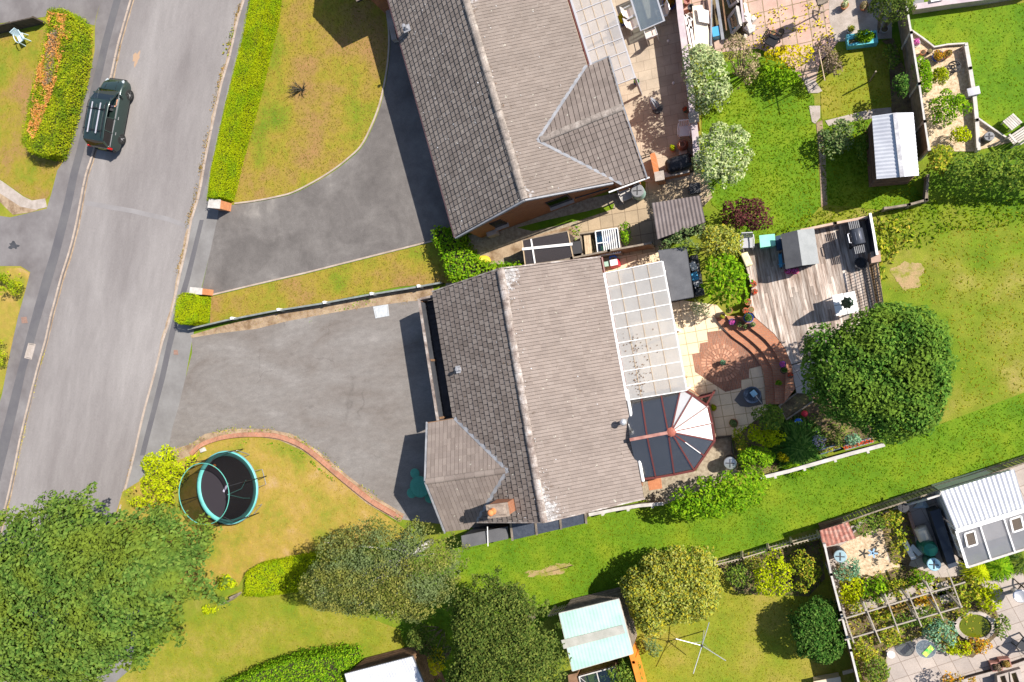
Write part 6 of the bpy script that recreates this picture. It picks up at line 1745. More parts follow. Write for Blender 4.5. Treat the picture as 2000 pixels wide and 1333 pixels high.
pier("brick gate pier with a pale stone cap against the small square hedge", [(369, 574), (371, 561), (394, 563), (393, 576)], 1.0, m_redbrick)
LF = thing("low_fence", "low dark gravel board fence with white posts along the driveway", "fence", at(620, 597))
mb = MB(); fp = [(378, 644), (450, 627), (543, 609), (633, 595), (725, 578), (817, 563), (868, 554)]
mb.strip(ats(fp), .045, 0, .42); mb.build("gravel_board", m_felt, LF, world=True)
mb = MB(); mb.strip(ats(fp), .09, .422, .45); mb.build("cap_rail", mat("green_grey_timber", [(.16, .18, .17), (.24, .26, .25)], scale=4, rough=.8), LF, world=True)
for px, py in ((452, 622), (543, 605), (633, 591), (725, 574), (817, 559)):
    c = at(px, py, .55); mb = MB(); mb.box((c.x, c.y, .27), (.12, .12, .56), rz=A2); mb.box((c.x, c.y, .56), (.14, .14, .03), rz=A2); mb.build("post", m_white, LF, world=True)
def cover(label, px4, m, name="manhole_cover", z=.016):
    P = ats(px4, z); c = sum(P, Vector()) / 4
    T = thing(name, label, "manhole cover", (c.x, c.y, 0))
    mb = MB(); mb.strip(P, .06, -.02, z + .006, closed=True); mb.build("frame", m, T, world=True)
    q = [p.lerp(c, .12) for p in P]
    mb = MB(); mb.prism(q, -.02, z + .002); mb.build("plate", m, T, world=True)
    return T
m_rust = mat("rusty_iron", [(.22, .13, .10), (.30, .19, .15)], scale=20, rough=.9)
cover("small rusty square cover on the far pavement", [(42, 621), (51, 620), (53, 630), (43, 631)], m_rust)
cover("pale oblong cover in the dark far pavement", [(56, 671), (68, 673), (61, 702), (49, 699)], m_conc)
cover("tiny red square cover in the pavement by the wide driveway", [(340, 685), (346, 685), (347, 692), (340, 692)], m_rust)
cover("pale square drain cover by the white posted low fence", [(730, 601), (757, 596), (759, 616), (734, 621)], mat("pale_cover", [(.42, .44, .46), (.52, .54, .56)], scale=5), z=.03)
cover("red square hatch in a pale frame beside the conservatory", [(1266, 938), (1290, 934), (1292, 953), (1269, 957)], m_rust if False else m_terra, z=.03)
mb = MB(); mb.prism(ats(outline_circle(26, 480, 9, 7, wob=.5), .02), .008, .0125); mb.build("tar_stain", m_felt, kind="structure")
# brick edging wall
ew = [(372, 888), (384, 876), (400, 866), (430, 856), (470, 850), (520, 850), (550, 855), (587, 870), (620, 894), (662, 930), (720, 976), (760, 1000), (784, 1014)]
ew = cr(ew)
EW = thing("brick_edging", "low curved red brick edging wall between drive and trampoline lawn", "garden wall", at(587, 880))
m_edge = brickmat("edging_brick", (.46, .20, .12), (.36, .15, .09), (.34, .25, .18), .075, .22, ang((587, 870), (720, 976)), msize=.008, stain=.25)
mb = MB(); mb.strip(ats(ew, .12), .24, -.05, .14); mb.build("brick_course", m_edge, EW, world=True)
mb = MB(); mb.box((*at(399, 879)[:2], .09), (.28, .22, .2), rz=.4); mb.v = [(x + random.uniform(-.02, .02), y + random.uniform(-.02, .02), z) for x, y, z in mb.v]
tag(mb.build("stone", m_offwhite), "pale stone at the driveway end of the curved brick edging", "stone")

# ------------------------------------------------------------------ trampoline
tc = at(443, 953, .85)
R_ = 2.0
TP = thing("trampoline", "round trampoline with turquoise pad and black safety net on the dry lawn", "trampoline", (tc.x, tc.y, 0), .3)
m_mat = mat("trampoline_mat", (.035, .03, .038), rough=.7, fine=.1)
m_pad = mat("turquoise_pad", [(.11, .42, .40), (.15, .50, .47)], scale=2, rough=.5, fine=.05)
m_net = glassmat("safety_net", (.5, .48, .47), refl=.0, rough=.5, body=.25, bodycol=(.05, .05, .05))
m_poleg = mat("green_pole_foam", (.10, .38, .32), rough=.6, fine=0)
mb = MB(); mb.lathe((0, 0, .84), [(1.76, -.004), (1.76, .004), (.001, .0)], 48); mb.build("jumping_mat", m_mat, TP)
mb = MB(); mb.lathe((0, 0, .84), [(1.74, .01), (1.75, .05), (1.99, .05), (2.02, -.06), (1.98, -.05), (1.94, .01), (1.74, .01)], 48, cap=False); mb.build("pad", m_pad, TP, smooth=True)
mb = MB(); mb.ring((0, 0, .80), R_, .03, 48, 8); mb.build("frame_ring", m_steel, TP)
for i in range(6):
    a = i * math.pi / 3; mb = MB()
    x, y = math.cos(a), math.sin(a); q = R_ - .12
    mb.tube([(x * q - y * .45, y * q + x * .45, .8), (x * q - y * .43, y * q + x * .43, .03), (x * q + y * .43, y * q - x * .43, .03), (x * q + y * .45, y * q - x * .45, .8)], .024, 8); mb.build("leg", m_steel, TP)
    mb = MB(); mb.tube([(x * (R_ + .1), y * (R_ + .1), .1), (x * (R_ + .1), y * (R_ + .1), 2.2), (x * 1.62, y * 1.62, 2.62)], .022, 8); mb.build("net_pole", m_black, TP)
mb = MB(); mb.ring((0, 0, 2.62), 1.6, .022, 48, 6); mb.build("top_ring", m_poleg, TP)
mb = MB(); mb.lathe((0, 0, 0), [(1.95, .9), (1.78, 1.7), (1.6, 2.6)], 48); mb.f = mb.f[:-2]; mb.build("safety_net", m_net, TP, smooth=True)
mb = MB(); mb.tube([(1.45, -.4, 2.6), (1.52, -.3, 1.6), (1.4, .1, .92)], .018, 6); mb.tube([(1.45, -.4, 2.6), (1.5, -.8, 1.6), (1.35, -.9, .92)], .018, 6); mb.build("net_doorway", m_pad, TP)
cb = at(419, 910, .95); mb = MB(); mb.lathe((cb.x, cb.y, .86), [(.001, 0), (.07, .02), (.1, .1), (.07, .18), (.001, .2)], 16); tag(mb.build("ball", m_orange, smooth=True), "small orange ball on the trampoline mat", "ball")
cb = at(440, 955, .87); mb = MB(Matrix.Translation((cb.x, cb.y, .875)) @ Rz(ang((436, 962), (446, 945)))); mb.box((0, 0, 0), (.42, .12, .03)); mb.box((.3, 0, 0), (.2, .05, .03)); o = mb.build("toy_bat", mat("lilac_toy", (.55, .52, .66), rough=.5)); tag(o, "pale lilac toy bat lying on the black trampoline mat", "toy"); bevel(o, .01)

# green round picnic table in the house's shadow
pt = at(820, 951, .72)
PT = thing("picnic_table", "green round garden table with round seats in the bungalow shadow", "table", (pt.x, pt.y, 0), .5)
m_tg = mat("dark_green_paint", [(.07, .30, .22), (.09, .36, .27)], scale=3, rough=.5)
mb = MB(); mb.lathe((0, 0, .70), [(.52, 0), (.54, .02), (.52, .04), (.001, .04)], 28)
for k in range(6): a = k * math.pi / 3; mb.bar((.06 * math.cos(a), .06 * math.sin(a), .745), (.5 * math.cos(a), .5 * math.sin(a), .745), .02, .012)
mb.ring((0, 0, .745), .53, .012, 28, 6); mb.build("table_top", m_tg, PT)
for k in range(4):
    a = k * math.pi / 2 + .1; x, y = .72 * math.cos(a), .72 * math.sin(a)
    mb = MB(); mb.lathe((x, y, .42), [(.24, 0), (.26, .02), (.24, .04), (.001, .04)], 20); mb.build("seat", m_tg, PT)
    mb = MB(); mb.tube([(x * .3, y * .3, .3), (x * .8, y * .8, .28), (x, y, .42)], .022, 6); mb.tube([(x, y, .42), (x * 1.05, y * 1.05, 0)], .02, 6); mb.build("leg", m_tg, PT)
mb = MB(); mb.tube([(0, 0, 0), (0, 0, .7)], .04, 10); mb.build("pedestal", m_tg, PT)
# little gate by the low hedge
picket("garden_gate", "short brown picket gate between huge tree and low hedge", [(455, 1172), (472, 1160)], .9, m_woodgrey, slat=.07, gap=.04, posts=True)

# yellow sack in the side yard
cb = at(942, 510, .2)
mb = MB(Matrix.Translation((cb.x, cb.y, 0)) @ Rz(ang((925, 505), (962, 515)))); mb.lathe((0, 0, 0), [(.001, .0), (.25, .02), (.3, .12), (.24, .22), (.12, .27), (.001, .28)], 14)
mb.v = [(cb.x + (x - cb.x) * (1.5 if abs(x - cb.x) > 0 else 1) + random.uniform(-.03, .03), y + random.uniform(-.03, .03), z + random.uniform(-.015, .015)) for x, y, z in mb.v]
tag(mb.build("sack", mat("yellow_sack", [(.62, .45, .03), (.72, .56, .05)], scale=4, rough=.5), smooth=True), "crumpled bright yellow sack on the ground beside the laurel hedge", "sack")

# ------------------------------------------------------------------ sheds and outbuildings
m_whitetin = mat("white_ribbed_sheet", [(.50, .51, .56), (.62, .63, .67)], scale=1.5, rough=.45, fine=.06)
m_aqua = mat("turquoise_ribbed_sheet", [(.34, .52, .46), (.44, .61, .55)], scale=1.2, rough=.45, fine=.05)
m_brownrib = mat("brown_ribbed_sheet", [(.13, .105, .10), (.18, .15, .145)], scale=2, rough=.8, fine=.1)
m_redtin = mat("rusty_red_sheet", [(.26, .09, .07), (.36, .16, .12), (.42, .27, .22)], scale=5, rough=.85, fine=.15)
shed("garden_shed", "shed with a white ribbed roof at the bottom of the picture, by the golden conifer", [(673, 1317), (805, 1283), (845, 1375), (700, 1410)], [2.1, 2.1, 2.0, 2.0], m_woodbrown, m_whitetin, ribs='u', m_trim=m_felt2, amp=.006)
T_, c_ = shed("garden_shed", "shed with a pale turquoise ribbed roof beside the yellow green tree", [(1092, 1199), (1208, 1171), (1236, 1277), (1118, 1311)], [2.2, 2.2, 2.15, 2.15], m_woodgrey, m_aqua, ribs='u', m_trim=m_offwhite, amp=.003)
a, b = at(1095, 1259, 2.22), at(1219, 1229, 2.22)
mb = MB(); mb.slab([at(1096, 1251, 2.22), at(1216, 1221, 2.22), at(1221, 1237, 2.22), at(1101, 1268, 2.22)], .02); mb.build("ridge_flashing", mat("worn_grey_strip", [(.34, .34, .30), (.42, .41, .37)], scale=3, rough=.8), T_, world=True, label="worn grey band across the turquoise roof")
shed("garden_shed", "shed with a dark brown ribbed roof half covered by the climber", [(1273, 397), (1367, 382), (1378, 434), (1284, 468)], [2.2, 2.2, 2.15, 2.15], m_wooddark, m_brownrib, ribs='u', door=3)
shed("garden_shed", "narrow shed with a plain dark grey felt roof beside the laurel bush", [(1286, 490), (1340, 483), (1354, 580), (1305, 589)], [2.05, 2.1, 2.1, 2.05], m_wooddark, m_felt2, m_trim=m_felt)
shed("metal_shed", "shed with a bright white ribbed roof beside the long fence and gravel garden", [(1703, 227), (1784, 220), (1795, 343), (1712, 350)], 1.95, m_woodbrown, m_whitetin, ribs='across', ridge=((1746, 221), (1760, 346)), rz_up=.28)
a, b = at(1748, 221, 2.26), at(1762, 346, 2.26)
mb = MB(); mb.bar(a, b, .16, .04); o = mb.build("roof_ridge_strip", m_grey if False else mat("worn_ridge", [(.30, .29, .31), (.5, .5, .52)], scale=5, rough=.7), bpy.data.objects["metal_shed"], world=True)
shed("tin_shed", "small shed with a rusty red ribbed roof at the garden fence corner", [(1601, 1037), (1657, 1020), (1672, 1052), (1608, 1070)], [1.5, 1.5, 1.35, 1.35], m_woodbrown, m_redtin, ribs='u')
shed("playhouse", "grey roofed playhouse shelter standing on the timber deck", [(1525, 458), (1590, 446), (1600, 515), (1534.5, 526)], DK + 1.15, m_darkgrey, [m_felt2, m_felt_lit], ridge=((1557, 450), (1567, 519)), rz_up=.3, base=DK)  # sunny roof slope painted lighter than the shaded one
RK = thing("storage_rack", "dark open rack along the grey felt roofed shed, beside the laurel", "rack", at(1356, 535), A2)
mb = MB(); mb.prism(ats([(1347, 500), (1362, 497), (1376, 575), (1357, 580)], .5), 0, .5); mb.build("shelf", m_darkgrey, RK, world=True)
for px, py, m_, lb in ((1354, 520, m_white, "white tub on the dark rack, nearest the climber"), (1357, 540, m_skybl, "blue toy crate in the middle of the dark rack"), (1362, 556, m_lead, "grey box on the dark rack"), (1366, 569, m_darkgrey, "black box at the patio end of the dark rack")):
    c = at(px, py, .7); mb = MB(); mb.box((c.x, c.y, .6), (.26, .34, .2), rz=A2 + random.uniform(-.3, .3), taper=1.1); tag(mb.build("storage_tub", m_), lb, "tub")
# bin stores behind the middle house
slabbox("bin_store", "long flat dark grey felt roofed store beside the bungalow gable", "store", [(902, 1047), (991, 1029), (991, 1053), (904, 1071)], 0, 1.7, m_felt, lid=m_felt2)
LT = thing("lean_to", "low lean-to with blue black felt roof and timber battens behind the bungalow", "lean-to", at(1070, 1035))
mb = MB(); mb.slab([at(997, 1020, 2.1), at(1142, 990, 2.1), at(1145, 1022, 1.75), at(1001, 1055, 1.75)], .04); mb.build("felt_roof", mat("blue_black_felt", [(.045, .055, .08), (.07, .082, .11)], scale=5, rough=.75, bump=.6, bscale=8), LT, world=True)
mb = MB(); mb.prism(ats([(1001, 1020), (1140, 990), (1141, 1018), (1003, 1049)], 1.7), 0, 1.66); mb.build("wall", m_wooddark, LT, world=True)
for t_ in (0, .33, .66, 1):
    a = at(997 + 145 * t_, 1020 - 30 * t_, 2.13); b = at(1001 + 144 * t_, 1056 - 33 * t_, 1.79)
    mb = MB(); mb.bar(a, b, .09, .05); mb.build("batten", m_woodgrey, LT, world=True)
a, b = at(952, 1029, 1.9), at(953, 1067, 1.76)
mb = MB(); mb.tube([a, a.lerp(b, .5), b], .022, 8); tag(mb.build("drain_pipe", m_white), "thin white pipe lying across the dark felt store roof", "pipe")
# storage frame with brown sheeting
ST = thing("storage_lean_to", "low store roofed in brown clear sheet with white tape cross", "store", at(1070, 486))
sq = [at(1020, 470, 1.5), at(1109, 452, 1.5), at(1120, 506, 1.35), at(1026, 518, 1.35)]
mb = MB(); mb.slab(sq, .02); mb.build("roof_sheet", glassmat("brown_sheet", (.35, .30, .27), refl=.12, rough=.25, body=.6, bodycol=(.15, .12, .105)), ST, world=True)
mb = MB(); mb.prism([p.lerp(sum(sq, Vector()) / 4, .04) for p in sq], 0, 1.3); mb.build("carcass", m_wooddark, ST, world=True)
mb = MB(); mb.bar(at(1020, 487, 1.5), at(1118, 477, 1.5), .12, .02); mb.bar(at(1037, 466, 1.52), at(1045, 515, 1.42), .07, .02); mb.build("white_tape", m_white, ST, world=True)
for i in range(4):
    mb = MB(); mb.bar(sq[i] + Vector((0, 0, .01)), sq[(i + 1) % 4] + Vector((0, 0, .01)), .04, .05); mb.build("edge_trim", m_woodpale if i % 2 else m_woodgrey, ST, world=True)
# cold frame
CF = thing("cold_frame", "timber cold frame with glass lid and pale planks beside the brown roofed store", "cold frame", at(1170, 475))
cq = [at(1132, 457, .95), at(1206, 446, .95), at(1212, 494, .8), at(1137, 504, .8)]
for i in range(4):
    a, b = cq[i], cq[(i + 1) % 4]; mb = MB(); mb.strip([(a.x, a.y), (b.x, b.y)], .05, 0, .78 if i in (1, 2, 3) else .9); mb.build("side_board", m_woodgrey, CF, world=True)
L_ = lambda a, b, t_: a.lerp(b, t_)
gl = [L_(cq[0], cq[1], .42), cq[1], cq[2], L_(cq[3], cq[2], .42)]
mb = MB(); mb.slab(gl, .01); mb.build("glass_lid", glassmat("cold_glass", (.75, .82, .84), refl=.15, rough=.05), CF, world=True)
mb = MB()
for a, b in ((gl[0], gl[1]), (gl[1], gl[2]), (gl[2], gl[3]), (gl[3], gl[0]), (L_(gl[0], gl[1], .5), L_(gl[3], gl[2], .5)), (L_(gl[0], gl[3], .5), L_(L_(gl[0], gl[1], .5), L_(gl[3], gl[2], .5), .5))): mb.bar(a + Vector((0, 0, .02)), b + Vector((0, 0, .02)), .045, .03)
mb.build("lid_frame", m_white, CF, world=True)
mb = MB()
for k in range(7):
    t_ = .6 + .055 * k; a, b = L_(cq[0], cq[1], t_), L_(cq[3], cq[2], t_); mb.bar(a + Vector((0, 0, .03)), b + Vector((0, 0, .03)), .05, .015)
mb.build("white_slats", m_white, CF, world=True)
mb = MB()
for k in range(3): a, b = at(1142 + 4.4 * k, 458 + 0 - .6 * k, .7), at(1146 + 4.4 * k, 500 - .6 * k, .7); mb.bar(a, b, .1, .03)
mb.build("plank_shelf", m_woodpale, CF, world=True)
mb = MB(); mb.prism([p.lerp(sum(cq, Vector()) / 4, .05) for p in cq], .02, .3); mb.build("soil_bed", m_soil, CF, world=True)
for px, py, m_, lb in ((1172, 466, m_skybl, "pale blue crate inside the cold frame"), (1180, 488, mat("lime_tray", (.15, .5, .05), rough=.5), "bright green seed tray inside the cold frame"), (1186, 470, m_bluepl, "dark blue tray inside the cold frame")):
    c = at(px, py, .45); mb = MB(); mb.box((c.x, c.y, .38), (.3, .35, .14), rz=A1, taper=1.1); tag(mb.build("tray", m_), lb, "tray")
cb = at(1126, 484, .95)
WB = thing("wheelie_bin", "black bin between brown roofed store and cold frame", "bin", (cb.x, cb.y, 0), A1)
mb = MB(); mb.box((0, 0, .45), (.4, .5, .9), taper=1.12); mb.build("body", m_black, WB)
mb = MB(); mb.box((0, 0, .94), (.46, .58, .05)); mb.build("lid", m_darkgrey, WB)
# children's toys on the patio corner
cb = at(1200, 514, .3)
TY = thing("toy_kitchen", "red, white and blue plastic toy by the timber fence and canopy", "toy", (cb.x, cb.y, 0), A2)
mb = MB(); mb.box((0, 0, .22), (.5, .42, .44), taper=.8); o = mb.build("base", m_redpl, TY); bevel(o, .05)
mb = MB(); mb.box((0, 0, .47), (.34, .28, .06)); mb.build("top", m_white, TY)
mb = MB(); mb.tube([(-.16, .18, .4), (-.12, .28, .62), (.12, .28, .62), (.16, .18, .4)], .035, 8); mb.build("handle", m_bluepl, TY, smooth=True)
slabbox("storage_box", "pale green plastic box beside the red toy", "box", [(1178, 512), (1189, 510), (1190, 519), (1179, 521)], 0, .4, mat("pale_green_plastic", (.35, .50, .42), rough=.5))

# garden furniture by the top house wall
plastic_chair("white framed garden chair against the orange brick gable", 1222, 381, ang((1218, 372), (1226, 392)), m_offwhite)
water_butt("pale green round water butt at the corner of the orange brick gable", 1245, 373, .3, .95, mat("pale_green_barrel", (.28, .42, .36), rough=.5), m_grey)
plastic_chair("white chair in the shade of the patio wall", 1337, 256, ang((1337, 248), (1337, 268)), m_white)
plastic_chair("grey garden chair behind the laurel beside the mint green box", 1459, 474, ang((1459, 466), (1459, 485)), mat("grey_plastic", (.42, .42, .44), rough=.5), z=DK)

def tallpot(): pass
# patio dining set
tt = at(1262, 12, .73)
trz = ang((1240, -10), (1262, 60), .73)
TB = thing("dining_table", "glass topped patio table between two rows of chairs", "table", (tt.x, tt.y, 0), trz)
mb = MB(); mb.box((0, 0, .73), (2.0, 1.1, .02)); mb.build("glass_top", glassmat("table_glass", (.72, .80, .82), refl=.22, rough=.12, body=.25, bodycol=(.5, .56, .6)), TB)
mb = MB(); mb.strip([(-1, -.55), (1, -.55), (1, .55), (-1, .55)], .05, .70, .745, closed=True); mb.build("frame", m_alu, TB)
for x in (-.85, .85):
    for y in (-.42, .42): mb = MB(); mb.tube([(x, y, 0), (x, y, .71)], .022, 8); mb.build("leg", m_alu, TB)
def dchair(label, px, py, rz):
    c = at(px, py, .5)
    T = thing("patio_chair", label, "chair", (c.x, c.y, 0), rz, None)
    m_c = mat("cream_sling", [(.62, .50, .44), (.70, .58, .51)], scale=3, rough=.8)
    mb = MB(); mb.box((0, 0, .43), (.44, .46, .025)); mb.build("seat", m_c, T)
    mb = MB(); mb.bar((-.22, 0, .44), (-.36, 0, .98), .46, .02); mb.build("backrest", m_c, T)
    mb = MB()
    for s in (-1, 1):
        mb.tube([(.22, s * .25, 0), (.2, s * .25, .62), (-.25, s * .26, .64), (-.38, s * .24, .98)], .018, 8); mb.tube([(-.3, s * .25, 0), (-.24, s * .25, .62)], .018, 8)
    mb.tube([(-.38, -.24, .98), (-.40, 0, 1.02), (-.38, .24, .98)], .018, 8); mb.build("metal_frame", m_alu, T)
    return T
ax = trz
dchair("cream sling chair beside the glass table, canopy side, above its twin", 1232, 24, ax + math.pi / 2 + 0.1)
dchair("cream sling chair beside the glass table, nearest the yellow and purple planter", 1238, 46, ax + math.pi / 2 + .1)
dchair("cream sling chair at the end of the glass table casting a long shadow", 1271, 66, ax + math.pi)
dchair("brown shaded sling chair on the wall side of the glass table", 1291, 26, ax - math.pi / 2)
potplant("planter of yellow and purple flowers between canopy and glass table", 1214, 38, .24, .35, m_blueglaze, lf_yellow, ph=.25)
potplant("small blue pot with green plant at the canopy corner post", 1243, 160, .13, .3, m_blueglaze, lf_bright, ph=.25)
potplant("pot of purple and orange flowers against the patio wall", 1307, 6, .3, .35, m_blueglaze, lf_autumn, ph=.3)
potplant("pot with white flowers and lime leaves beside the covered barbecue", 1314, 290, .14, .3, m_terra, lf_lime, ph=.3)
potplant("pot of bright red flowers in the shade of the patio wall", 1338, 214, .12, .28, m_greenpl, lf_redfl, ph=.12, cover=1)
for px, py, lb in ((1305, 81, "white glass globe light in the patio wall shade, nearest the table"), (1315, 163, "white glass globe light under the silvery bush shadow")):
    c = at(px, py, .2); T = thing("path_light", lb, "garden light", (c.x, c.y, 0))
    mb = MB(); mb.tube([(0, 0, 0), (0, 0, .2)], .015, 6); mb.build("stem", m_steel, T)
    mb = MB(); mb.lathe((0, 0, .17), [(.001, 0), (.05, .02), (.06, .06), (.05, .1), (.001, .12)], 14); mb.build("globe", m_white, T, smooth=True)
# statue / urn beside the barbecue
c = at(1333, 283, .6); T = thing("garden_urn", "brown ceramic urn on a stand between chair and covered barbecue", "urn", (c.x, c.y, 0))
mb = MB(); mb.lathe((0, 0, 0), [(.18, 0), (.12, .1), (.1, .2), (.2, .35), (.26, .5), (.2, .62), (.14, .66), (.17, .7), (.12, .7), (.1, .6), (.001, .55)], 20); mb.build("vessel", mat("brown_glaze", (.28, .11, .07), rough=.3), T, smooth=True)
mb = MB(); mb.box((0, -.25, .15), (.35, .3, .3)); mb.build("plinth", m_offwhite, T)
# closed patio parasol
def parasol(label, px, py, z, h, m_cl, tilt=(0, 0), name="parasol"):
    c = at(px, py, z); T = thing(name, label, "parasol", (c.x, c.y, z))
    tx, ty = tilt
    mb = MB(); mb.lathe((0, 0, 0), [(.22, 0), (.24, .03), (.2, .06), (.03, .09), (.03, .2)], 20); mb.build("base", m_darkgrey, T)
    mb = MB(); mb.tube([(0, 0, .05), (tx, ty, h)], .02, 8); mb.build("pole", m_woodbrown, T)
    mb = MB(); k = h
    prof = [(.02, k), (.09, k - .15), (.12, k - .5), (.15, k - .85), (.16, k - 1.05), (.08, k - 1.0)]
    n = 16
    for r, zz in prof:
        pass
    vs = []; fs = []
    for i, (r, zz) in enumerate(prof):
        for q in range(n):
            a = 2 * math.pi * q / n; rr = r * (1 + .35 * (q % 2)); f = zz / h
            vs.append((rr * math.cos(a) + tx * f, rr * math.sin(a) + ty * f, zz))
    for i in range(len(prof) - 1):
        for q in range(n): fs.append((i * n + q, i * n + (q + 1) % n, (i + 1) * n + (q + 1) % n, (i + 1) * n + q))
    mb.add(vs, fs); mb.build("canopy", m_cl, T)
    return T
parasol("closed grey parasol standing alone on the sandstone patio", 1284, 214, .02, 1.75, mat("grey_canvas", (.30, .30, .33), rough=.9), tilt=(-.12, -.1))
# patio wall and piers
m_coping = mat("coping_pinkish", [(.40, .33, .36), (.55, .46, .46)], scale=2, rough=.9, fine=.1)
WA = thing("garden_wall", "tall brick wall with pinkish coping beside the sandstone patio", "garden wall", at(1350, 130))
wp = [(1322, -60), (1334, 60), (1350, 180), (1362, 290), (1364, 330)]
mb = MB(); mb.strip(ats(wp), .2, -.05, 1.25); mb.build("brickwork", m_wallbrick, WA, world=True)
mb = MB(); mb.strip(ats(wp), .28, 1.252, 1.31); mb.build("coping", m_coping, WA, world=True)
c = at(1355, 230, 1.45); mb = MB(); mb.box((c.x, c.y, .7), (.36, .36, 1.4), rz=A1); mb.build("brick_pier", m_wallbrick, WA, world=True)
mb = MB(); mb.box((c.x, c.y, 1.435), (.44, .44, .07), rz=A1); mb.build("pier_cap", m_conc, WA, world=True)
W2 = thing("garden_wall", "short orange brick wall with stone capped pier beside the covered barbecue", "garden wall", at(1285, 330))
mb = MB(); mb.strip(ats([(1274, 300), (1283, 342)], .8), .22, 0, .85); mb.build("brickwork", m_redbrick, W2, world=True)
c = at(1288, 344, 1.0); mb = MB(); mb.box((c.x, c.y, .48), (.34, .34, .95), rz=A1); mb.build("brick_pier", m_redbrick, W2, world=True)
mb = MB(); mb.box((c.x, c.y, .985), (.42, .42, .07), rz=A1); mb.build("pier_cap", m_conc, W2, world=True)
mb = MB(); mb.strip(ats([(1294, 344), (1346, 333)], .5), .2, 0, .55); mb.build("low_brickwork", m_redbrick, W2, world=True)
mb = MB(); mb.strip(ats([(1294, 344), (1346, 333)], .5), .24, .552, .6); mb.build("coping", m_conc, W2, world=True)
RA = thing("railing", "black metal railing between the brick wall and the bungalow corner", "railing", at(1262, 304))
for k in range(2):
    mb = MB(); mb.tube([at(1251, 306 + 5 * k, .9 - .3 * k), at(1272, 300 + 5 * k, .9 - .3 * k)], .018, 6); mb.build("rail", m_black, RA, world=True)
for px in (1253, 1262, 1271): c = at(px, 309 - (px - 1253) * .3, 0); mb = MB(); mb.tube([(c.x, c.y, 0), (c.x, c.y, .9)], .018, 6); mb.build("upright", m_black, RA, world=True)
# covered barbecue
cb = at(1326, 318, .9)
CBQ = thing("covered_barbecue", "barbecue under a crumpled shiny black cover beside the orange brick wall", "barbecue", (cb.x, cb.y, 0), A1 + .1)
m_cover = mat("black_cover", (.018, .018, .022), rough=.3, fine=0, bump=1., bscale=5)
mb = MB()
for i, (zz, k) in enumerate(((0.02, 1.08), (.3, 1.02), (.7, 1.0), (.85, .98), (.95, .86), (1.02, .5))):
    pass
secs = []
for zz, k, kk in ((.02, 1.05, 1.1), (.35, 1.0, 1.0), (.75, 1.0, 1.0), (.88, .96, .9), (.97, .8, .6), (1.0, .6, .3)):
    s_ = []
    for q in range(24):
        a = 2 * math.pi * q / 24; cx_, cy_ = math.cos(a), math.sin(a)
        rx = .62 * k * (abs(cx_) ** .5) * (1 if cx_ > 0 else -1); ry = .36 * kk * (abs(cy_) ** .5) * (1 if cy_ > 0 else -1)
        s_.append((rx + random.uniform(-.02, .02), ry + random.uniform(-.02, .02), zz + random.uniform(-.01, .01)))
    secs.append(s_)
loft(mb, secs); o = mb.build("cover", m_cover, CBQ, smooth=True)

slabbox("plant_crate", "dark crate in the shade under the round silvery bush", "crate", [(1346, 360), (1366, 357), (1368, 375), (1348, 378)], 0, .35, m_darkgrey)
# heap in the next yard
def sheetobj(name, label, cat, px, z0, th, m, tiltz=None):
    P = [at(p[0], p[1], z0 if tiltz is None else tiltz[i]) for i, p in enumerate(px)]
    mb = MB(); mb.slab(P, th); return tag(mb.build(name, m), label, cat)
sheetobj("board", "long cream board lying in the cluttered yard beside the patio wall", "board", [(1352, 12), (1372, 10), (1392, 90), (1358, 92)], .45, .05, mat("cream_board", [(.66, .60, .48), (.76, .72, .62)], scale=2, rough=.7))
sheetobj("foam_sheet", "bright white sheet on top of the cream board in the cluttered yard", "sheet", [(1361, 15), (1384, 21), (1385, 46), (1365, 42)], .6, .06, m_white)
WAL = thing("window_frame_stack", "white window frame leaning by the patio wall end, over the silvery bush", "window", at(1345, 60))
for k, (x0, y0, x1, y1) in enumerate(((1338, 30, 1350, 95), (1346, 34, 1356, 92), (1338, 30, 1352, 40), (1341, 50, 1352, 56))):
    mb = MB(); mb.bar(at(x0, y0, .7), at(x1, y1, .7), .1, .06); mb.build("frame_bar", m_white, WAL, world=True)
wins = [((1423, 36), (1440, 14), (1447, 48), (1430, 66), "white framed window propped in the cluttered yard, nearest the brown shrub"), ((1420, -5), (1436, -22), (1442, 2), (1426, 14), "white framed window propped in the cluttered yard at the picture edge")]
for a, b, c2, d, lb in wins:
    q = [at(*a, .3), at(*b, .9), at(*c2, .9), at(*d, .3)]
    T = thing("old_window", lb, "window", (q[0].x, q[0].y, 0))
    mb = MB()
    for i in range(4): mb.bar(q[i], q[(i + 1) % 4], .13, .07)
    mb.build("frame", m_offwhite, T, world=True)
    mb = MB(); mb.slab([p.lerp(sum(q, Vector()) / 4, .1) for p in q], .01); mb.build("glass", glassmat("old_glass", (.5, .55, .5), refl=.2, body=.2, bodycol=(.4, .42, .35)), T, world=True)
for (x0, y0, x1, y1, w_, m_, lb) in ((1397, -20, 1412, 78, .13, m_lead, "long grey gutter lying between the white boards and old windows"), (1390, -20, 1389, 90, .07, m_lead, "thin grey pipe beside the blue crate in the cluttered yard"), (1410, -10, 1419, 60, .06, m_woodbrown, "long brown timber length beside the old windows"), (1327, -20, 1341, 90, .07, m_offwhite, "white pipe on the patio wall side of the cluttered yard")):
    mb = MB(); mb.bar(at(x0, y0, .5), at(x1, y1, .5), w_, .06); tag(mb.build("pipe_length", m_), lb, "pipe")
mb = MB(); c = at(1398, 61, .5); mb.box((c.x, c.y, .25), (.28, .4, .45), rz=A1, taper=1.1); tag(mb.build("crate", m_skybl), "light blue plastic crate in the cluttered yard", "crate")
mb = MB(); mb.prism(ats([(1388, -30), (1450, -30), (1458, 70), (1392, 80)], .02), 0, .03); mb.build("yard_shadow_ground", m_soil, kind="structure")
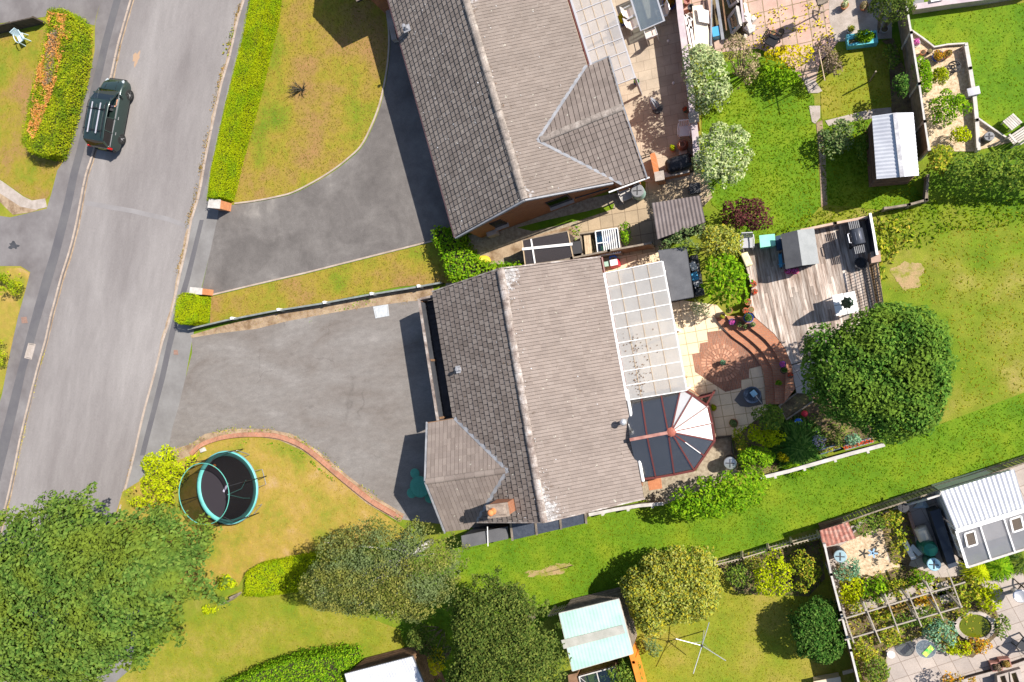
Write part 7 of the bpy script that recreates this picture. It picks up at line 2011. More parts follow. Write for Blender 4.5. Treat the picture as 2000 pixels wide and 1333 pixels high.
panelfence("timber_fence", "grey timber fence between the heap of windows and the weedy slabs", [(1441, -40), (1452, 62)], .9, m_coping, m_coping, post=0)
for k, (px, py) in enumerate(((1342, 2), (1347, 31), (1349, 14))):
    c = at(px, py, .3); mb = MB(); mb.lathe((c.x, c.y, 0), [(.1, 0), (.14, .26), (.15, .3), (.11, .3), (.1, .2), (.001, .18)], 16); tag(mb.build("empty_pot", [m_rosep, m_offwhite, m_darkgrey][k]), ["pink ringed pot near the wall top in the cluttered yard", "small white pot in the cluttered yard beside the cream board", "dark pot between the pink pot and white pot"][k], "plant pot")
mb = MB()
for k in range(16):
    c = at(1462 + random.gauss(0, 5), 40 + random.gauss(0, 13), .15); mb.box((c.x, c.y, .12), (random.uniform(.12, .3),) * 2 + (random.uniform(.1, .22),), rz=random.random() * 3, rx=random.uniform(-.4, .4), taper=.8)
tag(mb.build("rubble", m_offwhite), "heap of broken white rubble beside the weedy old slabs", "rubble", kind="stuff")
sheetobj("white_plank", "white plank leaning over the heap of rubble", "plank", [(1452, 6), (1457, 6), (1470, 54), (1465, 56)], .45, .05, m_white)
# black chair and pots on the old slabs
plastic_chair("toppled looking black garden chair on the weedy old slabs", 1508, 80, ang((1500, 78), (1520, 88)), m_black)
for px, py, r, m_, lf_, lb in ((1510, 63, .12, m_terra, None, "small terracotta pot beside the black chair"), (1526, 62, .13, m_black, None, "small black pot beside the black chair"), (1529, 95, .16, m_darkgrey, lf_bronze, "dark bowl planter in front of the black chair"), (1662, 57, .15, m_offwhite, lf_mix, "round white pot beside the turquoise trough"), (1728, 57, .15, m_offwhite, None, "round white pot in the shade of the tall dark shrub"), (1688, 12, .17, m_terra, lf_brown, "brown pot on the concrete yard at the picture top"), (1803, 102, .1, m_terra, None, "tiny terracotta pot on the gravel garden edge"), (1817, 99, .1, m_black, None, "tiny dark pot on the gravel garden edge"), (1789, 84, .16, m_offwhite, lf_pinkfl, "pale pot with pink flowers in the corner of the gravel garden"), (1833, 110, .22, m_blueglaze, lf_autumn, "pot of orange plants at the top of the gravel garden"), (1851, 105, .16, m_terra, lf_bronze, "bronze leaved pot plant beside the orange plants on gravel")):
    potplant(lb, px, py, r, .25, m_, lf_, ph=.2)
potplant("white and green flowering plant on the concrete yard", 1650, 10, .16, .25, m_terra, lf_var, ph=.3)
tr = ats([(1653, 72), (1684, 64), (1712, 61), (1713, 80), (1655, 90)], .4)
TR_ = thing("trough_planter", "turquoise painted trough planter with green plants", "planter", tr[1] - Vector((0, 0, .4)))
mb = MB(); mb.strip(ats([(1655, 73), (1711, 62), (1713, 79), (1657, 89)], .4), .09, 0, .42, closed=True); mb.build("trough", mat("turquoise_paint", [(.08, .42, .50), (.16, .52, .58)], scale=6, rough=.6), TR_, world=True)
mb = MB(); mb.prism(ats([(1656, 74), (1710, 63), (1712, 78), (1658, 88)], .4), 0, .32); mb.build("soil", m_soil, TR_, world=True)
B = np.array([[*at(1688 + 12 * math.cos(k), 70 + 6 * math.sin(k), .5)[:2], .42, .17] for k in range(9)]); p, d = blob_pts(B, 900, zmin=.3); leaves("foliage", p, d + RNG.normal(size=d.shape) * .5, .08, lf_bright, TR_)
# bird feeder, poles
def birdtable(label, px, py, h, name="bird_table", m_=m_woodgrey):
    c = at(px, py, 0); T = thing(name, label, "bird table", (c.x, c.y, 0), .3)
    mb = MB(); mb.tube([(0, 0, 0), (0, 0, h)], .03, 8); mb.build("post", m_, T)
    mb = MB(); mb.box((0, 0, h), (.42, .42, .04)); mb.build("tray", m_, T)
    for a, b in ((1, 1), (1, -1), (-1, 1), (-1, -1)): mb = MB(); mb.bar((a * .17, b * .17, h), (a * .17, b * .17, h + .3), .025); mb.build("upright", m_, T)
    mb = MB(); mb.add([(-.26, -.26, h + .3), (.26, -.26, h + .3), (.26, 0, h + .46), (-.26, 0, h + .46), (-.26, .26, h + .3), (.26, .26, h + .3)], [(0, 1, 2, 3), (3, 2, 5, 4)]); mb.build("roof", m_, T)
    mb = MB()
    for k in range(3): a = k * 2.1; mb.bar((0, 0, .25), (.3 * math.cos(a), .3 * math.sin(a), 0), .04)
    mb.build("foot", m_, T)
    return T
birdtable("grey bird table on the weedy slabs casting a round shadow", 1598, 28, 1.3)
birdtable("dark bird table beside the summerhouse grass clumps", 1990, 1140, 1.3, m_=m_wooddark)
c = at(1698, 160, 0); mb = MB(); mb.tube([(c.x, c.y, 0), (c.x + .05, c.y - .02, 1.2)], .035, 8); tag(mb.build("timber_post", m_woodgrey), "lone thin timber post in the small yellowish lawn", "post")
OB = thing("clothes_post_frame", "thin pale rustic pole frame beside the twiggy shrub", "frame", at(1605, 130))
mb = MB(); mb.tube([at(1599, 97, 1.8), at(1611, 158, 1.8)], .02, 6); mb.build("top_pole", m_woodpale, OB, world=True)
for px, py in ((1597, 100), (1607, 152), (1566, 158), (1567, 175)):
    a = at(px, py, 0); mb = MB(); mb.tube([(a.x, a.y, 0), (a.x + .02, a.y, 1.8)], .022, 6); mb.build("upright", m_woodgrey, OB, world=True)

# long fence between gardens
panelfence("panel_fence", "long weathered panel fence with pale capping beside the gravel garden", [(1740, -60), (1752, 30), (1763, 95), (1778, 190), (1788, 260), (1796, 312)], 1.5, m_woodgrey, m_offwhite, post=1.83, capw=.07)
panelfence("low_fence", "low weathered board fence around the shed corner by the open grass", [(1724, 412), (1770, 405), (1803, 396), (1806, 350)], .5, m_woodgrey, m_woodgrey, post=1.2)
GW = panelfence("garden_edging", "pale timber rail edging between gravel garden and lawn", [(1882, 94), (1890, 140), (1898, 190), (1903, 240), (1906, 296)], .3, m_offwhite, m_offwhite, th=.08, capw=.14, post=1.2)
panelfence("garden_edging", "thin pale edging around the gravel corner near the tall dark shrub", [(1778, 62), (1800, 77), (1823, 95), (1850, 90), (1883, 88)], .12, m_offwhite, m_offwhite, th=.05, capw=.06, post=0)
panelfence("garden_edging", "thin pale edging around the gravel triangle near the bench", [(1906, 232), (1940, 256), (1974, 278)], .12, m_offwhite, m_offwhite, th=.05, capw=.06, post=0)
panelfence("garden_wall", "low grey wall with shadow along the top of the green lawn", [(1782, 24), (1850, 14), (1920, 5), (2010, -10)], .45, m_conc, m_coping, th=.2, capw=.24, post=0, cat="garden wall")
slabbox("planter_box", "grey slatted planter above the low grey wall", "planter", [(1785, 10), (1803, 7), (1804, -1), (1786, 2)], 0, .4, m_grey)
slabbox("compost_box", "white lidded box beyond the low grey wall", "box", [(1820, 3), (1842, -1), (1840, -12), (1818, -8)], 0, .6, m_white)
c = at(1902, 178, .5); T = thing("storage_box", "pale grey plastic box on the lawn against the pale rail", "box", (c.x, c.y, 0), A1 + .05)
mb = MB(); mb.box((0, 0, .22), (.42, .30, .44)); o = mb.build("body", m_lead, T); bevel(o, .03)
mb = MB(); mb.box((0, 0, .46), (.45, .33, .05)); o = mb.build("lid", mat("grey_lilac_plastic", (.45, .44, .48), rough=.5), T); bevel(o, .02)
water_butt("small dark grey barrel on the gravel triangle", 1932, 267, .19, .5, m_darkgrey, m_grey, name="barrel")
c = at(1864, 130, .3); T = thing("wire_ball", "tangled rusty wire ball ornament on the gravel garden", "ornament", (c.x, c.y, 0))
mb = MB()
for k in range(9):
    Q = Matrix.Translation((0, 0, .25)) @ Matrix.Rotation(random.random() * 3, 4, 'Z') @ Matrix.Rotation(random.random() * 3, 4, 'X')
    mb.M = Q; mb.ring((0, 0, 0), .24, .012, 20, 5)
mb.build("hoops", m_darkgrey, T)
# bench and table at the picture edge
c = at(1978, 238, .45); T = thing("side_table", "small slatted pale grey table on the lawn beside the bench", "table", (c.x, c.y, 0), ang((1975, 245), (1992, 232)))
m_wg = mat("pale_grey_timber", [(.42, .38, .34), (.55, .50, .46)], scale=4, rough=.8, island=.1)
mb = MB()
for k in range(6): mb.box((-.2 + k * .08, 0, .42), (.065, .5, .03))
mb.build("slatted_top", m_wg, T)
for a in (-1, 1):
    for b in (-1, 1): mb = MB(); mb.box((a * .18, b * .2, .2), (.05, .05, .4)); mb.build("leg", m_wg, T)
c = at(1995, 262, .45); T = thing("garden_bench", "slatted pale grey bench at the lawn corner, at the picture edge", "bench", (c.x, c.y, 0), ang((1978, 268), (2005, 250)))
mb = MB()
for k in range(5): mb.box((.3, -.2 + k * .09, .44), (1.5, .07, .03))
mb.build("seat", m_wg, T)
mb = MB()
for k in range(4): mb.box((.3, -.28 - k * .02, .56 + k * .1), (1.5, .03, .07))
mb.build("backrest", m_wg, T)
for x in (-.4, 1.0): mb = MB(); mb.box((x, -.22, .4), (.06, .06, .85)); mb.box((x, .2, .3), (.06, .06, .62)); mb.box((x, 0, .62), (.07, .5, .04)); mb.build("arm_and_leg_frame", m_wg, T)

# ------------------------------------------------------------------ deck things
m_pinkw = mat("pinkish_timber", [(.48, .33, .25), (.58, .42, .33)], scale=3, rough=.8, fine=.1)
panelfence("deck_fence", "pinkish timber fence along the far side of the deck", [(1562, 458), (1625, 445), (1688, 433)], DK + .6, m_pinkw, m_pinkw, post=1.8, capw=.1)
panelfence("deck_screen", "blue black screen fence with white cap behind the barbecue", [(1686, 431), (1693, 470), (1699, 508)], DK + 1.15, mat("blue_black_paint", (.03, .035, .06), rough=.6), m_white, post=0, capw=.09)
sq = slabbox("timber_pillar", "square brown timber pillar at the deck corner by the open grass", "pillar", [(1701, 493), (1718, 491), (1720, 510), (1703, 513)], 0, DK + .75, mat("brown_pink_timber", [(.36, .24, .18), (.42, .29, .23)], scale=3, rough=.8))
cb = at(1674, 463, DK + .9); brz = ang((1668, 440), (1679, 488), DK + .9)
BQ = thing("gas_barbecue", "black gas barbecue with slatted side shelves on the deck", "barbecue", (cb.x, cb.y, DK), brz)
mb = MB(); mb.box((0, 0, .45), (.6, .45, .8)); mb.build("cabinet", m_black, BQ)
mb = MB(Matrix.Translation((0, 0, .88)) @ Matrix.Rotation(math.pi / 2, 4, 'Y')); mb.lathe((0, 0, 0), [(.26, -.32), (.27, -.3), (.27, .3), (.26, .32)], 24, 0, 2 * math.pi); o = mb.build("hood", mat("dark_enamel", (.05, .055, .07), rough=.25), BQ, smooth=True)
mb = MB(); mb.box((0, .02, 1.13), (.34, .22, .02)); mb.build("hood_plate", mat("grey_blue_metal", (.12, .13, .17), rough=.4), BQ)
for s in (-1, 1):
    mb = MB()
    for k in range(6): mb.box((s * .52, -.18 + k * .07, .86), (.32, .035, .02))
    mb.build("side_shelf", m_grey, BQ)
    mb = MB(); mb.lathe((s * .3, -.2, 0), [(.05, 0), (.06, .03), (.05, .06)], 10); mb.build("wheel", m_black, BQ)
mb = MB(); mb.tube([(-.2, -.27, .98), (-.18, -.34, 1.0), (.18, -.34, 1.0), (.2, -.27, .98)], .022, 8); mb.build("handle", m_railw, BQ)
c = at(1682, 513, DK + .5); T = thing("fire_pit", "round dark iron fire basket on the deck beside the timber pillar", "fire pit", (c.x, c.y, DK))
mb = MB(); mb.lathe((0, 0, .0), [(.08, .1), (.2, .2), (.24, .34), (.21, .34), (.17, .22), (.001, .14)], 20)
for k in range(3): a = 2.1 * k; mb.bar((.2 * math.cos(a), .2 * math.sin(a), .2), (.26 * math.cos(a), .26 * math.sin(a), 0), .03)
mb.build("bowl", m_darkgrey, T)
slabbox("storage_bin", "mint green storage box on the deck beside the playhouse", "box", [(1484, 461), (1512, 458), (1514, 479), (1486, 483)], DK, DK + .7, m_mint, lid=mat("mint_lid", [(.20, .58, .45), (.28, .66, .52)], scale=2, rough=.5))
slabbox("storage_bin", "dark blue box between mint green box and playhouse", "box", [(1515, 463), (1524, 461), (1528, 486), (1518, 487)], DK, DK + .5, mat("navy_plastic", (.03, .05, .10), rough=.5))
c = at(1525, 508, DK + .3); T = thing("toy_scooter", "blue toy scooter leaning on the playhouse", "toy", (c.x, c.y, DK), ang((1525, 490), (1528, 522)))
mb = MB(); mb.box((0, 0, .1), (.6, .14, .05)); mb.tube([(.28, 0, .1), (.22, 0, .6)], .025, 8); mb.bar((.22, -.15, .6), (.22, .15, .6), .03); mb.build("frame", m_skybl, T)
for x in (-.3, .3): mb = MB(Matrix.Translation((x, 0, .07)) @ Matrix.Rotation(math.pi / 2, 4, 'X')); mb.lathe((0, 0, 0), [(.03, -.02), (.07, -.02), (.07, .02), (.03, .02)], 14); mb.build("wheel", m_black, T)
for px, lb in ((1540, "bright pink tub with flowers, the one nearer the blue scooter"), (1553, "bright pink tub with flowers, the one further from the blue scooter")):
    potplant(lb, px, 529, .15, .25, mat("pink_plastic", (.65, .05, .22), rough=.4), lf_pinkfl, ph=.1, z=DK, cover=1.5)
# table with parasol
tq = [at(1630, 578, DK + .72), at(1667, 573, DK + .72), at(1673, 608, DK + .72), at(1635, 615, DK + .72)]
tcn = sum(tq, Vector()) / 4; trz2 = ang((1635, 615), (1673, 608), DK)
TB2 = thing("square_table", "square white garden table in four panels on the deck", "table", (tcn.x, tcn.y, DK), trz2)
for a in (-1, 1):
    for b in (-1, 1):
        mb = MB(); mb.box((a * .225, b * .225, .72), (.43, .43, .03)); o = mb.build("top_panel", m_white, TB2); bevel(o, .01)
        mb = MB(); mb.box((a * .38, b * .38, .35), (.05, .05, .7)); mb.build("leg", m_white, TB2)
mb = MB(); mb.bar((-.42, 0, .69), (.42, 0, .69), .05, .03); mb.bar((0, -.42, .688), (0, .42, .688), .05, .03); mb.build("frame", m_darkgrey, TB2)
PA = thing("parasol", "closed dark green parasol through the square white table", "parasol", (tcn.x, tcn.y, DK))
mb = MB(); mb.tube([(0, 0, 0), (0, 0, 2.1)], .022, 8); mb.build("pole", m_darkgrey, PA)
mb = MB(); vs = []; fs = []; n = 16; prof = [(.03, 2.15), (.10, 1.95), (.15, 1.6), (.2, 1.25), (.19, 1.1)]
for r, zz in prof:
    for q in range(n): a = 2 * math.pi * q / n; rr = r * (1 + .3 * (q % 2)); vs.append((rr * math.cos(a), rr * math.sin(a), zz))
for i in range(len(prof) - 1):
    for q in range(n): fs.append((i * n + q, i * n + (q + 1) % n, (i + 1) * n + (q + 1) % n, (i + 1) * n + q))
mb.add(vs, fs); mb.build("canopy", mat("dark_green_canvas", (.025, .055, .035), rough=.9), PA)
mb = MB(); mb.lathe((0, 0, 0), [(.25, 0), (.27, .04), (.2, .07), (.03, .09)], 18); mb.build("base", m_darkgrey, PA)
# brick path with lattice railing at the deck edge
sheet("brick_path", [(1692, 512), (1716, 512), (1726, 596), (1706, 606)], brickmat("sandy_brick", (.52, .36, .20), (.42, .27, .14), (.12, .09, .07), .22, .11, ang((1692, 512), (1706, 606)), msize=.02, stain=.25), .02)
for k, (a, b, lb) in enumerate((((1684, 520), (1700, 608), "black lattice railing along the deck edge by the sandy bricks"), ((1703, 515), (1717, 598), "black lattice railing on the open grass side of the sandy bricks"))):
    P = ats([a, b], 0); zt = DK + .85 if k == 0 else .9; z0_ = DK if k == 0 else 0
    T = thing("lattice_railing", lb, "railing", (P[0] + P[1]) / 2)
    mb = MB(); mb.bar((*P[0][:2], zt), (*P[1][:2], zt), .05, .04); mb.bar((*P[0][:2], z0_ + .08), (*P[1][:2], z0_ + .08), .04); mb.build("rail", m_black, T, world=True)
    mb = MB()
    for i in range(17): q = P[0].lerp(P[1], i / 16); mb.bar((q.x, q.y, z0_), (q.x, q.y, zt), .018)
    for i in range(3): zz = z0_ + .25 + i * .2; mb.bar((*P[0][:2], zz), (*P[1][:2], zz), .016)
    mb.build("lattice", m_black, T, world=True)
# things by the laurel on the deck edge
c = at(1458, 506, DK + .3); mb = MB(Matrix.Translation((c.x, c.y, DK)) @ Rz(-1.2)); mb.box((0, 0, .12), (.65, .32, .2)); o = mb.build("cushion", mat("cream_yellow_fabric", [(.72, .60, .30), (.75, .68, .5)], scale=4, rough=.9)); tag(o, "cream and yellow cushion on the deck edge beside the laurel", "cushion"); bevel(o, .06)
for px, py, r, lb in ((1472, 555, .13, "terracotta pot with red flowers on the deck edge, furthest up beside the laurel"), (1474, 570, .12, "terracotta pot with red flowers halfway down the laurel side"), (1461, 590, .14, "large terracotta pot of red flowers below the laurel"), (1467, 605, .13, "empty looking terracotta pot rim above the blue pot"), (1456, 607, .12, "red flowering pot squeezed between laurel and blue pot")):
    potplant(lb, px, py, r, .28, m_terra, lf_redfl if "empty" not in lb else None, ph=.12, z=.3, cover=.9)
potplant("large blue glazed pot with green plant at the top of the steps", 1462, 621, .2, .38, m_blueglaze, lf_deep, ph=.2, z=.45)
potplant("small grey blue pot just below the large blue pot", 1470, 634, .12, .22, m_lead, lf_rose, ph=.12, z=.45)
potplant("bright magenta flowers in a pot on the brick steps", 1430, 629, .14, .25, m_blueglaze, lf_pinkfl, ph=.2, z=.15, cover=3)
potplant("grey green rosette plant on the brick steps, nearest the magenta flowers", 1444, 634, .13, .15, m_terra, lf_rose, ph=.15, z=.3)
potplant("grey green rosette plant on the brick steps, beside the small grey blue pot", 1456, 638, .12, .15, m_terra, lf_rose, ph=.15, z=.3)
potplant("yellow green pot plant below the white variegated plant", 1411, 619, .12, .2, m_terra, lf_mix, ph=.15, z=.15)
potplant("leafy pot plant at the foot of the laurel", 1424, 607, .14, .25, m_terra, lf_mixb, ph=.2, z=.3)
potplant("small blue green ball conifer in the centre of the brick circle", 1411, 708, .11, .28, m_darkgrey, lf_blue, ph=.22, pr=.16)
potplant("pot of magenta flowers on the shaded steps under the broad tree", 1529, 712, .13, .3, m_blueglaze, lf_pinkfl, ph=.15, z=.45)
potplant("dark leafed pot plant in the middle of the shaded steps", 1531, 724, .14, .3, m_black, lf_deep, ph=.25, z=.45)
potplant("pot of dark red flowers at the outer edge of the shaded steps", 1544, 733, .12, .25, m_black, lf_redfl, ph=.15, z=.45, cover=1)
potplant("bright green rosette plant on the lowest shaded step", 1521, 748, .14, .2, m_terra, lf_bright, ph=.18, z=.3)
potplant("small lime round plant beside the open conservatory door", 1393, 797, .15, .15, m_terra, lf_lime, ph=.12)
potplant("pot of mixed leaves at the corner of the cream slabs", 1433, 827, .19, .3, m_terra, lf_rose, ph=.25)
# round metal fire bowl under a sheet
c = at(1469, 772, .5); T = thing("fire_bowl", "round dark metal bowl on legs on the small grey slabs beside the steps", "fire bowl", (c.x, c.y, 0), .4)
mb = MB(); mb.lathe((0, 0, .2), [(.05, .05), (.28, .12), (.38, .3), (.35, .3), (.26, .16), (.001, .1)], 26); mb.build("bowl", mat("blue_grey_metal", (.14, .16, .20), rough=.25, metal=.5), T, smooth=True)
for k in range(3): a = 2.1 * k; mb = MB(); mb.tube([(.2 * math.cos(a), .2 * math.sin(a), .28), (.32 * math.cos(a), .32 * math.sin(a), 0)], .02, 6); mb.build("leg", m_steel, T)
c = at(1472, 769, .55); T = thing("dustpan", "pale blue dustpan with long handle lying on the round metal bowl", "dustpan", (c.x, c.y, .5), ang((1470, 768), (1488, 790)))
mb = MB(); mb.box((0, 0, .03), (.26, .24, .04)); o = mb.build("pan", mat("pale_blue_pan", (.30, .52, .65), rough=.4), T); bevel(o, .015)
mb = MB(); mb.tube([(.1, 0, .05), (.55, 0, .08)], .014, 6); mb.build("handle", m_offwhite, T)
sheetobj("ground_sheet", "dark plastic sheet spread under the round metal bowl", "sheet", [(1434, 782), (1448, 762), (1462, 758), (1486, 764), (1490, 790), (1462, 796), (1446, 794)], .025, .004, mat("thin_dark_plastic", (.12, .11, .11), rough=.4, bump=.6, bscale=6))
water_butt("black water butt with steel ring beside the clipped shrub", 1426, 905, .28, .8, m_black, m_steel)
panelfence("border_edging", "dark timber edging between the cream slabs and planted border", [(1397, 856), (1428, 851), (1430, 880), (1437, 905)], .3, m_wooddark, m_wooddark, th=.06, capw=0, post=0)
c = at(1572, 809, .4); mb = MB(); mb.lathe((c.x, c.y, .12), [(.001, 0), (.1, .03), (.14, .14), (.1, .25), (.001, .28)], 18); tag(mb.build("ball", m_redpl, smooth=True), "red ball in the shaded soil under the broad tree", "ball")
c = at(1560, 826, .4); mb = MB(); mb.lathe((c.x, c.y, .05), [(.16, 0), (.17, .2), (.14, .22), (.001, .22)], 20); tag(mb.build("bucket", m_bluepl), "upturned blue bucket in the shade under the broad tree", "bucket")
RB = thing("raised_bed", "dark timber framed raised bed in the shade under the broad tree", "raised bed", at(1550, 790))
bq = [(1522, 793), (1575, 754), (1588, 784), (1536, 820)]
mb = MB(); mb.strip(ats(bq, .25), .05, 0, .28, closed=True); mb.build("timber_frame", m_woodgrey, RB, world=True)
mb = MB(); mb.prism(ats(bq, .2), 0, .2); mb.build("soil", m_soil, RB, world=True)
# white rail fences
def railfence(label, pts, h=.7):
    P = ats(pts, h); T = thing("rail_fence", label, "fence", (P[0].x, P[0].y, 0))
    mb = MB(); mb.strip(P, .15, h - .05, h); mb.build("top_board", m_offwhite, T, world=True)
    mb = MB(); mb.strip(P, .04, .02, h - .052); mb.build("boards", m_woodgrey, T, world=True)
    for a, b in zip(P[:-1], P[1:]):
        k = max(1, round((b - a).length / 1.9)); d = (b - a).normalized(); nn = Vector((d.y, -d.x, 0))
        for i in range(k): c = a.lerp(b, (i + .5) / k) + nn * .12; mb = MB(); mb.box((c.x, c.y, h / 2 - .03), (.1, .1, h), rz=math.atan2(d.y, d.x)); mb.build("post", m_offwhite, T, world=True)
    return T
railfence("low pale board fence between bungalow gable and rounded green bush", [(1150, 1006), (1200, 996), (1250, 988), (1296, 984)])
railfence("low pale board fence along the verge under the broad tree", [(1486, 934), (1540, 921), (1600, 904), (1660, 887), (1728, 869)])
c = None
for k, (a, b, lb) in enumerate((((1602, 884), (1642, 872), "blue grey trough on the pale fence, further from the tree trunk side"), ((1650, 876), (1706, 860), "pale metal trough on the pale fence under the broad tree"))):
    P = ats([a, b], .5); T = thing("trough_planter", lb, "planter", (*((P[0] + P[1]) / 2)[:2], .1))
    mb = MB(); mb.strip(P, .2, .12, .45); mb.build("trough", m_lead if k else mat("slate_blue", (.10, .14, .22), rough=.6), T, world=True)
    mb = MB(); mb.strip(P, .14, .45, .452); mb.build("soil", m_soil, T, world=True)
    pp = np.array([[*(P[0].lerp(P[1], random.random()) + Vector((random.gauss(0, .04), random.gauss(0, .04), 0)))[:2], .47 + random.uniform(0, .08)] for _ in range(70)])
    leaves("foliage", pp, RNG.normal(size=(70, 3)) * .6 + np.array([0, 0, 1]), .07, lf_redfl if k else lf_mix, T)

# fence between the two middle gardens
panelfence("timber_fence", "brown timber fence from the brown roofed store to the climber", [(1058, 528), (1130, 512), (1200, 498), (1278, 484)], 1.4, m_woodbrown, m_woodgrey, post=1.8, capw=.08)

# ------------------------------------------------------------------ bottom gardens
m_wg0 = mat("bleached_timber", [(.36, .30, .22), (.46, .39, .30)], scale=4, rough=.85, island=.15)
picket("picket_fence", "grey picket fence along the top of the turquoise roofed shed", [(1086, 1187), (1130, 1174), (1204, 1156)], 1.25, m_wg0, slat=.055, gap=.075, rails=(.4, .85))
picket("picket_fence", "grey picket fence behind the yellow green tree and lime shrubs", [(1398, 1094), (1450, 1081), (1500, 1066), (1545, 1054), (1597, 1040)], 1.0, m_wg0, slat=.055, gap=.075, rails=(.45, .88))
picket("slatted_fence", "dark slatted fence running along the grass verge to the summerhouse", [(1600, 1024), (1684, 994), (1779, 962), (1840, 942), (1880, 930), (1960, 903), (2060, 870)], 1.25, mat("dark_slat_timber", [(.22, .18, .11), (.32, .27, .17)], scale=4, rough=.9, island=.25), slat=.11, gap=.03, rails=(.3, .97), m_post=m_woodgrey, posts=False)
panelfence("garden_fence", "tall timber garden fence with pale capping beside the holly tree", [(1602, 1046), (1614, 1100), (1632, 1170), (1650, 1240), (1672, 1330), (1684, 1390)], 1.6, m_woodbrown, m_offwhite, post=1.83, capw=.08)
panelfence("orange_fence", "bright orange stained board fence beside the turquoise roofed shed", [(1216, 1175), (1230, 1220), (1246, 1270), (1266, 1345)], 1.3, m_orange, m_orange, post=1.8, capw=.24)
# rotary dryer
hb = at(1371, 1262, 1.75)
RD = thing("rotary_dryer", "bare metal rotary washing line standing on the lawn", "washing line", (hb.x, hb.y, 0))
mb = MB(); mb.tube([(0, 0, 0), (0, 0, 1.78)], .025, 8); mb.build("pole", m_alu, RD)
mb = MB(); mb.lathe((0, 0, 1.68), [(.05, 0), (.06, .05), (.05, .12), (.02, .14)], 12); mb.build("hub", m_darkgrey, RD)
for px, py in ((1320, 1248), (1418, 1291), (1385, 1216), (1354, 1316)):
    e = at(px, py, 1.95); mb = MB(); mb.tube([(0, 0, 1.72), (e.x - hb.x, e.y - hb.y, 1.95)], .018, 8); mb.build("arm", m_alu, RD)
    mb = MB(); mb.tube([(0, 0, 1.3), ((e.x - hb.x) * .4, (e.y - hb.y) * .4, 1.81)], .01, 6); mb.build("stay", m_alu, RD)
# glass frame by the turquoise shed
GF = thing("cold_frame", "white glazed cold frame below the turquoise roofed shed", "cold frame", at(1160, 1335))
q = [at(1131, 1322, .8), at(1200, 1303, .8), at(1214, 1350, .7), at(1142, 1372, .7)]
mb = MB(); mb.slab(q, .01); mb.build("glass_lid", MATS["cold_glass"], GF, world=True)
mb = MB()
for i in range(4): mb.bar(q[i], q[(i + 1) % 4], .05, .04)
mb.bar(q[0].lerp(q[1], .5), q[3].lerp(q[2], .5), .04); mb.bar(q[0], q[3].lerp(q[2], .5), .02); mb.build("lid_frame", m_offwhite, GF, world=True)
mb = MB(); mb.strip(q, .05, 0, .66, closed=True); mb.build("side_board", m_woodbrown, GF, world=True)
slabbox("timber_bin", "brown timber bin beside the white glazed cold frame", "bin", [(1110, 1320), (1127, 1316), (1132, 1350), (1113, 1354)], 0, .7, m_woodbrown)
# garden bench pieces by lower fence
sheetobj("timber_bench", "pale timber plank seat at the foot of the tall garden fence", "bench", [(1645, 1312), (1670, 1306), (1672, 1312), (1647, 1319)], .45, .06, m_woodpale)
slabbox("sand_box", "cream topped box at the bottom edge of the lawn", "box", [(1590, 1332), (1640, 1323), (1645, 1350), (1594, 1358)], 0, .5, mat("cream_top", (.62, .52, .38), rough=.8))
# bins and butts by the gravel
water_butt("black water butt with pale blue lid beside the rusty red shed", 1641, 1087, .26, .9, m_darkgrey, mat("blue_grey_lid", [(.22, .33, .38), (.28, .40, .45)], scale=5, rough=.6))
water_butt("green water butt with pale blue lid at the end of the compost bins", 1824, 1103, .26, .9, m_greenpl, mat("pale_blue_lid", [(.26, .46, .56), (.32, .52, .62)], scale=5, rough=.5))
c = at(1817, 1074, .8); T = thing("compost_bin", "dark green ribbed plastic compost bin between cream drum and water butt", "compost bin", (c.x, c.y, 0), .3)
m_gc = mat("compost_green", (.015, .16, .11), rough=.35, fine=0)
mb = MB(); mb.lathe((0, 0, 0), [(.36, 0), (.3, .7), (.26, .8)], 10); mb.build("drum", m_gc, T)
mb = MB(); mb.lathe((0, 0, .8), [(.28, 0), (.26, .05), (.001, .08)], 10); mb.build("lid", m_gc, T)
c = at(1806, 1048, .5); T = thing("drum", "cream cylindrical drum lying beside the green compost bin", "drum", (c.x, c.y, 0), ang((1800, 1036), (1811, 1060)))
mb = MB(Matrix.Translation((0, 0, .26)) @ Matrix.Rotation(math.pi / 2, 4, 'Y')); mb.lathe((0, 0, 0), [(.24, -.35), (.26, -.33), (.26, .33), (.24, .35)], 24); mb.build("shell", mat("cream_plastic", (.70, .62, .50), rough=.5), T, smooth=True)
c = at(1777, 1076, .2); mb = MB(Matrix.Translation((c.x, c.y, 0)) @ Rz(-1.1)); mb.box((0, 0, .1), (.75, .22, .2)); mb.box((.1, .22, .06), (.5, .2, .12), rz=.3)
mb.v = [(x + random.uniform(-.03, .03), y + random.uniform(-.03, .03), z) for x, y, z in mb.v]; tag(mb.build("sack", m_white), "white sack lying beside the compost bins and planted strip", "sack")
T = slabbox("long_cover", "long black covered bench against the summerhouse side", "bench", [(1817, 1001), (1836, 995), (1869, 1104), (1853, 1110)], 0, .8, m_felt, lid=mat("blue_black_sheet", (.04, .05, .07), rough=.6))
c = at(1704, 1080, .3); T = thing("windmill_ornament", "small pale blue garden windmill on the gravel", "ornament", (c.x, c.y, 0))
mb = MB(); mb.tube([(0, 0, 0), (0, 0, .35)], .012, 6); mb.build("stick", m_steel, T)
mb = MB()
for k in range(5): a = k * 1.256; mb.bar((0, 0, .36), (.2 * math.cos(a), .2 * math.sin(a), .36), .06, .012)
mb.build("sails", mat("pale_blue_sail", (.25, .42, .62), rough=.5), T)
panelfence("plank_edging", "rust brown plank edging between bins and slatted fence", [(1772, 998), (1785, 1040), (1790, 1048)], .25, m_woodbrown, m_rust, th=.1, capw=.12, post=0)
